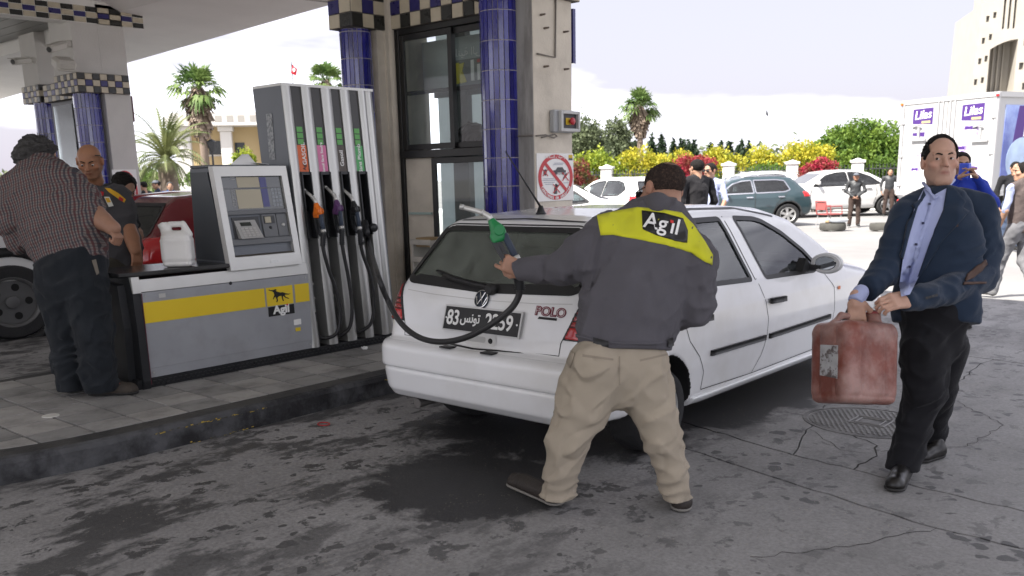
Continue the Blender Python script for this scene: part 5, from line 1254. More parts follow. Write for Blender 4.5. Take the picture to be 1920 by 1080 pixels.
m = MB(); prect(m, -pw/2-.004, pw/2+.004, -ph/2-.003, ph/2+.003, .003); m.build('plate_face', M_ink, np_)
PMx = lambda u, v: frame_M(onplate(u, v, .0045), X, up)
text('83', .120, PMx(-.214, .0), M_wht, np_, 'lettering', bold=.002, ax=.84)
text('2259', .120, PMx(.138, .0), M_wht, np_, 'lettering', bold=.002, ax=.86)
text('\uFEB2\uFEE7\uFEEE\uFE97', .078, PMx(-.080, .008), M_wht, np_, 'lettering', bold=.0012, ax=.84)
for u in (-.27, .27): m = MB(); m.lathe([(.006, 0), (.006, .003)], onplate(u, 0, .005), 'y', 8); m.build('screw', M_wht, np_)
def rearpt(u, v, o=.006): return PM @ Vector(P_.lift([(u, v)], 'rear', off=o)[0])
ce = rearpt(.0, .905, .004); e_up = (rearpt(0, .93)-rearpt(0, .88)).normalized()
EM = frame_M(ce, X, e_up)
m = MB(); m.lathe([(.001, 0), (.040, .0), (.045, .004), (.048, .012), (.053, .012), (.055, .002)], (0, 0, 0), 'z', 28, sc=(.95, .98)); m.v = [tuple(EM @ Vector(p)) for p in m.v]; bd = m.build('badge', mat('badge dark', (.06, .07, .09), .3, .5), polo, autos=40)
M_chr = mat('chrome', (.62, .62, .62), .14, 1.0)
m = MB(); m.lathe([(.046, .006), (.049, .014), (.053, .013), (.054, .004)], (0, 0, 0), 'z', 28, sc=(.95, .98)); m.f = [q for q in m.f if len(q) == 4]; m.mi = [0]*len(m.f); m.v = [tuple(EM @ Vector(p)) for p in m.v]; m.build('badge_ring', M_chr, bd, autos=40)
for pts in ([(-.021, .040), (-.002, .004), (.002, .004), (.021, .040)], [(-.042, .012), (-.022, -.036), (-.002, -.001), (.002, -.001), (.022, -.036), (.042, .012)]):
 m = MB(); m.tube([(a, b, .010) for a, b in pts], .0042, 6); m.v = [tuple(EM @ Vector((p[0]*.95, p[1]*.98, p[2]))) for p in m.v]; m.build('badge_letter', M_chr, bd)
M_mar = mat('maroon letters', (.16, .012, .03), .35)
lm = frame_M(rearpt(.50, .872, .003), (rearpt(.56, .872)-rearpt(.44, .872)), e_up)
text('POLO', .068, lm, M_mar, polo, 'lettering', ext=.002, bold=.003, ax=1.15)
lm2 = frame_M(rearpt(.50, .872, .0052), (rearpt(.56, .872)-rearpt(.44, .872)), e_up)
text('POLO', .068, lm2, mat('letter infill', (.62, .60, .59), .4), polo, 'lettering', ext=.0012, bold=-.0022, ax=1.15)
m = MB(); a, b = rearpt(.42, .832, .003), rearpt(.55, .832, .003); d = (b-a); m.add([a, b, b+e_up*.014, a+e_up*.014+d*.05], [(0, 1, 2, 3)]); m.build('trim_badge', M_ink, polo)
q = P_.patch('hatch_latch', rounded([(-.09, .716), (.15, .716), (.15, .655), (-.09, .655)], .025), 'rear', paint('latch surround', (.58, .58, .56), .35), off=.006)
P_.patch('latch_recess', rounded([(-.07, .705), (.075, .705), (.075, .672), (-.07, .672)], .02), 'rear', mat('latch shade', (.40, .40, .39), .6), off=.008, parent=q)
m = MB(); k_ = P_.lift([(.112, .686)], 'rear', off=.008)[0]; m.lathe([(.016, 0), (.014, -.004), (.001, -.004)], tuple(k_), 'y', 14); P_.mb('lock', m, M_ink, q)
# aerial
ab = PM @ Vector(P_.lift([(-.035, .75)], 'top')[0]); pa_ = W(1013, 399, depth(ab));
m = MB(); m.lathe([(.030, 0), (.022, .012), (.010, .05)], ab, 'z', 12, sc=(1, 1.4)); ao = m.build('aerial', M_rub, polo, smooth=True)
tip = W(948, 284, depth(ab)-.25); bs = ab+Vector((0, 0, .04)); m = MB(); m.tube([bs, bs.lerp(tip, .25), bs.lerp(tip, .6), tip], [.008, .006, .0045, .004], 6); m.build('mast', M_rub, ao, smooth=True)
# wheels
for sd_ in (1, -1):
 for y in (.79, 3.64): P_.wheel(sd_, y, .245, .21, M_rim, 1.02, 7)
# exhaust, tow eye, cabin
m = MB(); m.tube([(-.50, .10, .24), (-.50, .5, .25)], .03, 10); P_.mb('exhaust', m, mat('exhaust steel', (.2, .19, .18), .5, .6))
def softbox(name, c, hs, r, m_, h=.025, tilt=0, parent=None):
 Mt = Matrix.Rotation(tilt, 3, 'X'); V, Q = surf(lambda P: rbox(P, c, hs, r, [list(q) for q in Mt]), [c[i]-hs[i]*1.0-.2 for i in range(3)], [c[i]+hs[i]+.2 for i in range(3)], h); return P_.put(name, V, Q, m_, parent)
for x in (-.36, .36):
 s1 = softbox('front_seat', (x, 2.55, .52), (.23, .28, .11), .08, M_in); softbox('backrest', (x, 2.25, .80), (.22, .08, .30), .07, M_in, tilt=.22, parent=s1); softbox('headrest', (x, 2.17, 1.13), (.13, .05, .07), .04, M_in, tilt=.15, parent=s1)
s1 = softbox('rear_seat', (0, 1.50, .50), (.58, .28, .12), .08, M_in); softbox('backrest', (0, 1.22, .74), (.58, .07, .26), .06, M_in, tilt=.25, parent=s1)
for x in (-.36, .36): softbox('headrest', (x, 1.12, 1.06), (.16, .045, .06), .035, M_in, tilt=.2, parent=s1)
softbox('dashboard', (0, 3.25, .76), (.66, .26, .10), .07, M_in); softbox('parcel_shelf', (0, .68, .90), (.58, .34, .015), .01, M_in); softbox('cabin_floor', (0, 2.2, .32), (.68, 1.6, .04), .02, M_in, .04)
m = MB(); m.tube([(-.36+.17*math.sin(a), 3.0-.06*math.cos(a), .88+.16*math.cos(a)) for a in [2*math.pi*k/24 for k in range(25)]], .014, 6) if 1 else m.tube([(-.42+.19*math.sin(a), 2.74-.06*math.cos(a), .86+.17*math.cos(a)) for a in [2*math.pi*k/24 for k in range(25)]][0:25], .014, 6); P_.mb('steering_wheel', m, M_rub, smooth=True)
# ------------------------------------------------------------------ people: grown as smooth implicit bodies with clothes over them
def v3(p): return np.array((p[0], p[1], p[2]), np.float32)
def R_(rpx, D): return rpx*D/FS
def chain(*pts):              # pts = (px, py, depth, radius in px) -> capsules
 q = [(v3(W(a, b, d)), R_(r, d)) for a, b, d, r in pts]
 return [(q[i][0], q[i+1][0], q[i][1], q[i+1][1]) for i in range(len(q)-1)]
def wchain(*pts):             # the same in metres
 q = [(v3(p), r) for p, r in pts]; return [(q[i][0], q[i+1][0], q[i][1], q[i+1][1]) for i in range(len(q)-1)]
def ridge(P, ax, freq, seed=0., warp=.07):
 s = P[0]*ax[0]+P[1]*ax[1]+P[2]*ax[2] + warp*wob(P, 6, seed)
 return 2.4*(1-np.abs(np.sin(freq*s+seed)))**1.5*(.55+.6*wob(P, 7, seed+3))
def near(P, c, r): return np.exp(-((P[0]-c[0])**2+(P[1]-c[1])**2+(P[2]-c[2])**2)/(r*r))
class Cloth:
 def __init__(s, caps, k=.04, flat=None, flats=(), extra=None, cuts=(), fold=None, thick=0.0):
  s.caps, s.k, s.flat, s.flats, s.extra, s.cuts, s.fold, s.off = caps, k, flat, set(flats), extra, cuts, fold, thick; s.seed = float(caps[0][0][0]*7 % 6); s.crease = min(.016, .085*max(c[2] for c in caps))
  pts = np.array([c[0] for c in caps]+[c[1] for c in caps]); r = max(max(c[2], c[3]) for c in caps)
  s.lo, s.hi = pts.min(0)-r-.03, pts.max(0)+r+.03
 def __call__(s, P, off=0.0, cuts=True, fold=True):
  P = [np.asarray(q, np.float32) for q in P]; f = None
  if s.flat is not None:
   d, fac, c = s.flat; t = sum((P[i]-c[i])*d[i] for i in range(3)); PF = [P[i]+d[i]*t*(1/fac-1) for i in range(3)]
  for i, (a, b, ra, rb) in enumerate(s.caps):
   if i in s.flats:
    d, fac, c = s.flat; aa = a + np.array(d)*float((a-c)@np.array(d))*(1/fac-1); bb = b + np.array(d)*float((b-c)@np.array(d))*(1/fac-1)
    q = cap(PF, aa, bb, ra, rb)
   else: q = cap(P, a, b, ra, rb)
   f = q if f is None else smin(f, q, s.k)
  if s.extra is not None: f = s.extra(P, f)
  if fold and s.fold is not None:
   f = f + s.fold(P); c1 = (1-np.abs(wob([P[0]*.85, P[1]*.85, P[2]*1.15], 6.5, s.seed)))**5; c2 = (1-np.abs(wob([P[0], P[1], P[2]*.8], 9, s.seed+2)))**6; f = f - s.crease*c1 + s.crease*.7*c2
  f = f - s.off - off
  if cuts:
   for p, n in s.cuts: f = smax(f, plane(P, p, n), .006)
  return f
 def build(s, name, m, parent, h=.011, it=1, cull=None):
  V, Q = surf(s, s.lo, s.hi, h); V = relax(V, Q, it, .4); s.V, s.Q = V, Q
  return link(name, np_mesh(name, V, Q), parent, m)
 def ray(s, pts, off=.003, D0=None):
  pts = np.asarray(pts, np.float32); c = np.array(CAM); dirs = np.array([tuple((FW + RW*((p[0]-960)/FS) + UW*((CY-p[1])/FS)).normalized()) for p in pts], np.float32)
  D0 = D0 if D0 is not None else max(.3, float(np.min([(np.array(q[0])-c)@np.array(FW)-q[2] for q in s.caps]))-.4)
  t = np.full(len(pts), D0, np.float32)
  for _ in range(70):
   P = [c[i]+dirs[:, i]*t for i in range(3)]; t = t + s(P, off, cuts=False)*.7
  P = [c[i]+dirs[:, i]*t for i in range(3)]; s.miss = (np.abs(s(P, off, cuts=False)) > .02) | (t > D0+2.5)
  return c + dirs*t[:, None]
 def patch(s, name, poly, m, parent, off=.004, step=9, solid=0):
  dense = []
  for a, b in zip(poly, poly[1:]+poly[:1]):
   n = max(1, int(math.dist(a, b)/(step*.7))); dense += [(a[0]+(b[0]-a[0])*i/n, a[1]+(b[1]-a[1])*i/n) for i in range(n)]
  pts = [Vector(p) for p in dense]; nb = len(pts); lo, hi = np.min(poly, 0), np.max(poly, 0)
  gx, gy = np.arange(lo[0]+step/2, hi[0], step), np.arange(lo[1]+step/2, hi[1], step)
  if len(gx) and len(gy):
   G = np.stack(np.meshgrid(gx, gy), -1).reshape(-1, 2); pts += [Vector(p) for p in G[poly2d(G[:, 0], G[:, 1], poly) < -step*.4]]
  r = delaunay_2d_cdt(pts, [], [list(range(nb))], 1, 1e-5); V = s.ray([tuple(p) for p in r[0]], off)
  F = [tuple(t)[::-1] for t in r[2] if not any(s.miss[i] for i in t)]; V[s.miss] = V[~s.miss].mean(0) if (~s.miss).any() else 0; me = bpy.data.meshes.new(name); me.from_pydata([tuple(v) for v in V], [], F); me.update(); me.polygons.foreach_set('use_smooth', [True]*len(me.polygons))
  o = link(name, me, parent, m)
  if solid: q = o.modifiers.new('t', 'SOLIDIFY'); q.thickness = solid; q.offset = -1
  return o
 def word(s, body, c, xd, hpx, m, parent, off=.007, bold=.02, ax=1.0):
  cu = bpy.data.curves.new('w', 'FONT'); cu.body = body; cu.size = 1; cu.align_x = 'CENTER'; cu.align_y = 'CENTER'; cu.offset = bold
  o = bpy.data.objects.new('w', cu); COL.objects.link(o); me = bpy.data.meshes.new_from_object(o.evaluated_get(bpy.context.evaluated_depsgraph_get())); bpy.data.objects.remove(o)
  x = Vector(xd).normalized(); y = Vector((x.y, -x.x)); co = [(c[0]+x.x*v.co.x*hpx*ax+y.x*v.co.y*hpx, c[1]+x.y*v.co.x*hpx*ax+y.y*v.co.y*hpx) for v in me.vertices]
  P = s.ray(co, off); me.vertices.foreach_set('co', np.asarray(P, np.float32).ravel()); me.materials.clear(); return link('lettering', me, parent, m)
def skin(name, tone):
 if name in MATS: return MATS[name]
 m = mat(name, tone, .52, var=.10, vscale=22, attr='tint', bump=.12, bscale=220, spec=.4); b = m.node_tree.nodes['Principled BSDF']
 b.inputs['Subsurface Weight'].default_value = .12; b.inputs['Subsurface Radius'].default_value = (.012, .005, .003); b.inputs['Subsurface Scale'].default_value = 1.0
 return m
def axes_M(fwd, up, ctr, sc=(1, 1, 1)):
 f = Vector(fwd).normalized(); u = Vector(up); u = (u-f*u.dot(f)).normalized(); r = f.cross(u)
 return np.array([[r.x*sc[0], f.x*sc[1], u.x*sc[2], ctr[0]], [r.y*sc[0], f.y*sc[1], u.y*sc[2], ctr[1]], [r.z*sc[0], f.z*sc[1], u.z*sc[2], ctr[2]]])
def app(M, V): return V @ M[:, :3].T + M[:, 3]
def head_parts(M, tone, h=.0042, ear=True, frown=0.0, nose=1.0, jaw=1.0, stubble=.0, scalp=None, necklen=.2):
 """head mesh in its own frame (x right, y face, z up), carried to M; returns V,Q,tint"""
 def f(P):
  x, y, z = P; ax = np.abs(x); A = [ax, y, z]
  q = ell(P, (0, -.014, .035), (.075, .097, .088)); q = smin(q, ell(P, (0, .022, -.042), (.061*jaw, .070, .080)), .03)
  q = smin(q, ell(P, (0, .066, -.100), (.030*jaw, .024, .020)), .03); q = smin(q, cap(A, (.058*jaw, -.005, -.050), (.026, .058, -.100), .017, .013), .03)
  q = smin(q, ell(A, (.046, .062, -.020), (.022, .022, .017)), .022); q = smin(q, cap(A, (.008, .088, .026), (.044, .073, .027), .0085, .008), .014)
  q = smax(q, -ell(A, (.033, .100, .004), (.020, .017, .0125)), .012)
  q = smin(q, ell(A, (.0325, .0715, .003), (.0158, .0148, .0135)), .004)
  q = smin(q, cap(A, (.018, .0815, .0125), (.047, .0745, .0095), .0042, .0036), .005); q = smin(q, cap(A, (.019, .082, -.008), (.045, .075, -.006), .0030, .003), .006)
  q = smin(q, cap(P, (0, .086, .018), (0, .108*nose, -.028), .0085, .0115), .012); q = smin(q, ell(A, (.0125, .096, -.034), (.0095, .0115, .0082)), .009); q = smax(q, -ell(A, (.0075, .103, -.0425), (.004, .005, .0035)), .003)
  q = smin(q, ell(P, (0, .080, -.064), (.030, .017, .022)), .012)
  q = smin(q, cap(A, (0, .0955, -.0595), (.023, .084, -.0635), .0058, .0028), .004); q = smin(q, cap(A, (0, .0940, -.0710), (.020, .084, -.0668), .0064, .003), .004)
  q = smax(q, -cap(A, (0, .1025, -.0653), (.025, .089, -.0650), .0022, .0016), .003)
  q = smax(q, -cap(A, (.0215, .0965, -.036), (.0335, .0800, -.066), .0040, .0030), .006); q = smax(q, -cap(A, (.0055, .0985, .022), (.0065, .0945, .036), .0022, .0018), .004); q = smax(q, -cap(A, (.0, .0925, .052), (.034, .084, .052), .0022, .0018), .005)
  if ear:
   e = ell(A, (.0805, -.010, .000), (.0105, .021, .033)); e = smax(e, -ell(A, (.0925, -.004, .003), (.008, .012, .021)), .006); q = smin(q, e, .010)
  q = smin(q, cap(P, (0, -.022, -.060), (0, -.040, -.06-necklen*.75), .054, .060), .035)
  return q
 V, Q = surf(f, (-.105, -.125, -.06-necklen), (.105, .125, .135), h); V = relax(V, Q, 1, .25)
 x, y, z = V[:, 0], V[:, 1], V[:, 2]; t = np.array(tone, np.float32)[None, :]*np.ones((len(V), 1), np.float32)
 g = lambda cx, cy, cz, r: np.exp(-(((np.abs(x)-cx)**2+(y-cy)**2+(z-cz)**2)/(r*r)))
 red = g(.045, .07, -.025, .024)*.5 + g(0, .11, -.03, .014)*.55 + g(.085, -.01, 0, .03)*.4
 t = t*(1 + red[:, None]*np.array([.12, -.16, -.16])); lips = np.clip(np.exp(-((z+.0652)/.0088)**2)*np.exp(-(x/.022)**4)*(y > .075), 0, 1)[:, None]
 t = t*(1-lips*.95) + lips*.95*np.array([tone[0]*.62, tone[1]*.40, tone[2]*.42])
 if stubble:
  s = np.clip((-.028-z)/.02, 0, 1)*np.clip((y+.03)/.03, 0, 1)*np.clip((z+.135)/.03, 0, 1); s = np.maximum(s, np.exp(-((z+.048)/.010)**2)*(y > .08)*(np.abs(x) < .03)); t = t*(1-(s*stubble)[:, None]*np.array([.48, .42, .36]))
 socket = g(.033, .085, .002, .017)[:, None]; t = t*(1-socket*.16)
 if scalp is not None:
  s = np.clip(scalp(x, y, z), 0, 1)[:, None]; t = t*(1-s*.75) + s*.75*np.array([.035, .028, .024])
 return app(M, V), Q, t
def eyes(M, parent, h=1, look=(0, 1, 0)):
 for sx in (-1, 1):
  m = MB(); m.lathe([(.0005, -.0125)] + [(.0125*math.sin(a), -.0125*math.cos(a)) for a in [k*math.pi/10 for k in range(1, 10)]] + [(.0005, .0125)], (0, 0, 0), 'z', 14)
  V = np.array(m.v)*np.array([1.0, 1.0, .62])+np.array([sx*.0325, .0752, .0018]); V = app(M, V); m.v = [tuple(p) for p in V]; e = m.build('eye', mat('eye white', (.50, .47, .44), .2), parent, smooth=True)
  c = np.array([sx*.0325+look[0]*.0128, .0755+.0108, .0025+look[2]*.0128]); m = MB(); m.lathe([(.0062, -.0025), (.0056, .0012), (.0005, .0024)], (0, 0, 0), 'y', 14); V = app(M, np.array(m.v)+c); m.v = [tuple(p) for p in V]; m.build('iris', mat('iris', (.018, .010, .007), .12), e, smooth=True)
def brows(M, parent, m, tilt=.0, h=.0028, w=.0042):
 def f(P):
  A = [np.abs(P[0]), P[1], P[2]]; return np.minimum(cap(A, (.013, .0935, .0235-tilt), (.030, .0885, .0275), w, w), cap(A, (.030, .0885, .0275), (.050, .0735, .0255), w, w*.5)) + .0012*wob(P, 160)
 V, Q = surf(f, (-.06, .06, .005), (.06, .108, .042), h); link('eyebrows', np_mesh('b', app(M, V), Q), parent, m)
def hair(M, parent, m, mask, th=.008, rough=.004, h=.005, freq=60, name='hair', extra=None):
 def f(P):
  q = ell(P, (0, -.014, .035), (.075, .097, .088)) - th + rough*wob(P, freq) + rough*.7*wob([P[0], P[1]*.4, P[2]], freq*2.1, 2)
  if extra is not None: q = extra(P, q)
  return smax(q, mask(P), .006)
 V, Q = surf(f, (-.13, -.15, -.13), (.13, .14, .16), h); return link(name, np_mesh('hair', app(M, V), Q), parent, m)
def strands(M, parent, m, n, ln, mask, seed=1, base=.0, spread=.5):
 rnd = random.Random(seed); hs = MB(); k = 0
 while k < n:
  a, b = rnd.uniform(0, 2*math.pi), math.asin(rnd.uniform(-.75, 1)); d = Vector((math.cos(a)*math.cos(b), math.sin(a)*math.cos(b), math.sin(b))); p = Vector((d.x*(.075+base), -.014+d.y*(.097+base), .035+d.z*(.088+base)))
  if not mask(p.x, p.y, p.z): continue
  k += 1; t = (d*.55+Vector((rnd.uniform(-1, 1)*spread, -.25+rnd.uniform(-1, 1)*spread, .15*spread))).normalized()*ln*rnd.uniform(.6, 1.3); q = p+t; s = t.cross(d).normalized()*.0013
  hs.add([tuple(v) for v in app(M, np.array([p-s, p+s, q]))], [(0, 1, 2)])
 stuff(hs.build('hair_strands', m, parent))
def hand_parts(wrist, fwd, back, side, curl=(40, 50, 30), thumb=(.6, .6, -.5), S=1.1, tone=(.4, .25, .17), point=False, h=.0042, spread=.0, index=None):
 """fingers run along fwd, back = direction the back of the hand faces, side=+1 thumb to the +y of the frame"""
 f_ = Vector(fwd).normalized(); b_ = Vector(back); b_ = (b_-f_*b_.dot(f_)).normalized(); l_ = b_.cross(f_)*side
 M = np.array([[f_.x*S, l_.x*S, b_.x*S, wrist[0]], [f_.y*S, l_.y*S, b_.y*S, wrist[1]], [f_.z*S, l_.z*S, b_.z*S, wrist[2]]])
 caps_ = []
 ys = [.030, .010, -.010, -.028]; ln = [.96, 1.06, 1.0, .80]
 for i in range(4):
  c = curl if not (i == 0 and index is not None) else index
  p = np.array([.088-(.004 if i in (0, 3) else 0), ys[i], .0]); a = 0; sp = (1.5-i)*spread
  for j, (L_, r0, r1) in enumerate(((.044, .0098, .0088), (.028, .0088, .0080), (.021, .0080, .0066))):
   a += math.radians(c[j]); d = np.array([math.cos(a)*math.cos(sp), math.sin(sp)*math.cos(a), -math.sin(a)]); q = p + d*L_*ln[i]; caps_.append((p, q, r0, r1)); p = q
 th_ = np.array(thumb, float); th_ /= np.linalg.norm(th_); p = np.array([.022, .034, -.004]); q = p+th_*.040; d2 = th_*.75+np.array([.45, -.25, -.35]); d2 /= np.linalg.norm(d2); r = q+d2*.032; d3 = d2*.8+np.array([.3, -.35, -.3]); d3 /= np.linalg.norm(d3)
 tc = [(p, q, .0145, .0112), (q, r, .0112, .0098), (r, r+d3*.024, .0098, .0075)]
 def fn(P):
  q = rbox(P, (.048, .001, 0), (.046, .038, .0135), .013); q = smin(q, cap(P, (-.022, 0, 0), (.015, 0, 0), .026, .024), .02)
  for c in tc: q = smin(q, cap(P, *c), .009)
  g = None
  for i in range(4):
   k = None
   for c in caps_[i*3:i*3+3]: z = cap(P, *c); k = z if k is None else smin(k, z, .004)
   g = k if g is None else smin(g, k, .0022)
  q = smin(q, g, .008)
  return q
 V, Q = surf(fn, (-.07, -.075, -.10), (.19, .10, .045), h); V = relax(V, Q, 1, .3)
 t = np.array(tone, np.float32)[None, :]*np.ones((len(V), 1), np.float32); kn = np.zeros(len(V))
 for c in caps_: kn += np.exp(-((V-np.array(c[0]))**2).sum(1)/(.008**2))
 t = t*(1-np.clip(kn, 0, 1)[:, None]*np.array([.08, .16, .16])); V2 = app(M, V)
 if side < 0: Q = Q[:, ::-1]
 return V2, Q, t
def body_mesh(parts, m, parent, inner=()):
 Vs, Qs, Ts, n = [], [], [], 0
 for V, Q, t in parts: Vs.append(V); Qs.append(Q+n); Ts.append(t); n += len(V)
 for c in inner:
  V, Q = surf(lambda P: c(P, -.030, fold=False), c.lo, c.hi, .026); Vs.append(V); Qs.append(Q+n); Ts.append(np.tile(parts[0][2].mean(0), (len(V), 1))); n += len(V)
 V, Q, T = np.concatenate(Vs), np.concatenate(Qs), np.concatenate(Ts); me = np_mesh('body', V, Q)
 if len(me.vertices) == len(T):
  a = me.color_attributes.new('tint', 'FLOAT_COLOR', 'POINT'); a.data.foreach_set('color', np.concatenate([T, np.ones((len(T), 1))], 1).astype(np.float32).ravel())
 return link('body', me, parent, m)
def shoe(parent, heel, toe, m, wide=.048, hgt=.075, sole=None, ground=0.0, h=.008, name='shoe', lace=None):
 a, b = v3(heel), v3(toe); d = (b-a); L_ = np.linalg.norm(d); d = d/L_; up = np.array([0, 0, 1.0])
 def fn(P, o=0.0):
  q = cap(P, a+d*wide*.9+up*.04, b-d*wide*1.1+up*.028, wide*.88, wide*.98); q = smin(q, cap(P, a+d*wide*1.0+up*.05, a+d*wide*1.1+up*(hgt+.03), wide*.82, wide*.72), .03)
  q = smin(q, cap(P, a+d*wide*1.2+up*hgt*.9, b-d*wide*2.2+up*.055, wide*.6, wide*.6), .03)
  return smax(q-o, (ground+.004)-P[2]+0*q, .004)
 lo = np.minimum(a, b)-.12; hi = np.maximum(a, b)+.12; hi[2] += .12; lo[2] = ground-.03
 V, Q = surf(lambda P: smax(fn(P), (ground+.018+max(0, float(a[2]-ground))*0)-P[2], .004), lo, hi, h); V = relax(V, Q, 1, .3); o = link(name, np_mesh(name, V, Q), parent, m)
 V, Q = surf(lambda P: np.maximum(fn(P, .005), P[2]-(ground+.022)), lo, hi, h); link('sole', np_mesh('sole', V, Q), o, sole or mat('shoe sole', (.022, .021, .020), .7))
 return o
M_hair = mat('dark hair', (.012, .010, .009), .75, spec=.2, bump=.8, bscale=260, var=.3, vscale=90); M_hairg = mat('greying hair', (.035, .033, .032), .6, bump=.8, bscale=220, var=.5, vscale=120, stretch=(1, 1, .3))
def fabric(name, col, rough=.85, var=.07, bump=.5, bscale=420, col2=None, c2scale=5, sheen=.05, crease=1.0, cscale=6.5):
 if name in MATS: return MATS[name]
 m = mat(name, col, rough, var=var, vscale=5, bump=bump, bscale=bscale, col2=col2, c2scale=c2scale, c2pos=(.45, .8), sheen=sheen, spec=.25)
 t = m.node_tree; N, K = t.nodes.new, t.links.new; bs = t.nodes['Principled BSDF']; bp = [n for n in t.nodes if n.type == 'BUMP'][0]
 g = N('ShaderNodeNewGeometry'); n = N('ShaderNodeTexNoise'); n.noise_type = 'RIDGED_MULTIFRACTAL'; n.inputs['Scale'].default_value = cscale; n.inputs['Detail'].default_value = 2.5; n.inputs['Distortion'].default_value = .7
 b2 = N('ShaderNodeBump'); b2.inputs['Strength'].default_value = crease; b2.inputs['Distance'].default_value = .02; K(g.outputs['Position'], n.inputs['Vector']); K(n.outputs['Fac'], b2.inputs['Height']); K(bp.outputs[0], b2.inputs['Normal']); K(b2.outputs[0], bs.inputs['Normal'])
 return m
FH = Vector((FW.x, FW.y, 0)).normalized(); RH = Vector((RW.x, RW.y, 0)).normalized(); UPV = Vector((0, 0, 1))
def dv(px, py, pz=0.0): return (RW*px - UW*py + FW*pz)      # a direction by how it looks: right, down, away

# ---- the attendant in the grey jacket, seen from behind
att = thing('person', 'person in charcoal jacket with yellow shoulders and beige trousers, holding up a green fuel nozzle', 'person', (-2.4, 3.4, 0))
TA = (.36, .20, .135)
D = 4.20
tor = chain((1170, 648, D, 88), (1181, 590, D+.02, 92), (1206, 505, D+.06, 92), (1226, 445, D+.10, 78))
sh = chain((1150, 432, D+.05, 34), (1232, 428, D+.12, 44), (1300, 478, D+.10, 40))
la = chain((1140, 450, D+.05, 47), (1098, 482, D+.08, 44), (1058, 503, D+.12, 33), (972, 506, D+.22, 21))
ra = chain((1298, 488, D+.08, 44), (1298, 570, D+.08, 38), (1268, 590, D+.30, 28))
cA = v3(W(1200, 540, D+.05)); ax_t = Vector(W(1226, 445, D+.10)-W(1168, 648, D)).normalized(); ax_arm = Vector(W(972, 506, D+.22)-W(1140, 452, D)).normalized()
elbL, elbR, wst = v3(W(1058, 503, D)), v3(W(1310, 575, D)), v3(W(1170, 630, D-.15))
def foldA(P):
 dg = Vector(dv(.75, .65)); dg2 = Vector(dv(-.3, .95))
 f = -.010*ridge(P, dg, 21, .4)*near(P, v3(W(1150, 540, D-.15)), .22) - .009*ridge(P, dg2, 27, 1.0)*near(P, wst, .26) - .008*ridge(P, ax_arm, 46, 2.0)*near(P, elbL, .14) - .009*ridge(P, ax_t, 40, 3.)*near(P, elbR, .15)
 f = f - .006*ridge(P, ax_arm, 60, 1.)*near(P, v3(W(990, 506, D+.2)), .07) - .007*ridge(P, Vector(dv(.9, -.35)), 24, .9)*near(P, v3(W(1250, 560, D-.12)), .2)
 return f + .0028*wob(P, 16, 4)
jk = Cloth(tor+sh+la+ra, .028, (np.array(FH), .66, cA), range(0, 5), None, [(W(1172, 656, D), Vector(dv(-.02, 1))), ], foldA)
jk.cuts.append((W(966, 506, D+.22), ax_arm))
M_gj = fabric('charcoal workwear', (.090, .086, .097), .85, .08)
jo = jk.build('jacket', M_gj, att, .0095)
M_hv = fabric('yellow yoke', (.62, .62, .03), .8, .04)
yoke = [(1119, 403), (1150, 396), (1195, 388), (1240, 392), (1278, 398), (1300, 420), (1322, 452), (1337, 478), (1336, 497), (1318, 488), (1296, 474), (1264, 462), (1230, 455), (1190, 447), (1150, 440), (1126, 441)]
jk.patch('yellow_yoke', yoke, M_hv, jo, .005, 8, .006)
jk.patch('logo_patch', [(1203, 394), (1245, 399), (1281, 409), (1290, 432), (1289, 455), (1262, 450), (1232, 441), (1205, 429)], M_ink, jo, .009, 7, .004)
jk.word('Ag', (1230, 417), (1, .20), 41, M_wht, jo, .016, .012, 1.0); jk.word('ıl', (1266, 426), (1, .24), 41, M_wht, jo, .016, .014, 1.0)
jk.patch('red_dot', [(1257, 412), (1263, 413.5), (1263, 419), (1257, 417.5)], M_redp, jo, .016, 4)
for q in ([(1112, 632), (1141, 640), (1141, 652), (1112, 645)], [(1252, 636), (1262, 632), (1264, 648), (1254, 652)]): jk.patch('velcro_tab', q, M_ink, jo, .016, 5)
jk.patch('hem_band', [(1074, 624), (1110, 634), (1160, 641), (1220, 643), (1262, 637), (1276, 627), (1276, 633), (1262, 642.5), (1220, 648), (1160, 646), (1110, 639), (1074, 630)], M_gj, jo, .008, 7, .008)
jk.patch('seam', [(1124, 442), (1127, 442), (1118, 500), (1106, 545), (1103, 544), (1115, 498)], M_gj, jo, .0055, 6)
# collar
cl_ = Cloth(chain((1192, 392, D+.12, 20), (1232, 384, D+.02, 22), (1268, 396, D+.10, 19)) , .02, cuts=[], fold=None); cl_.build('collar', M_gj, jo, .009)
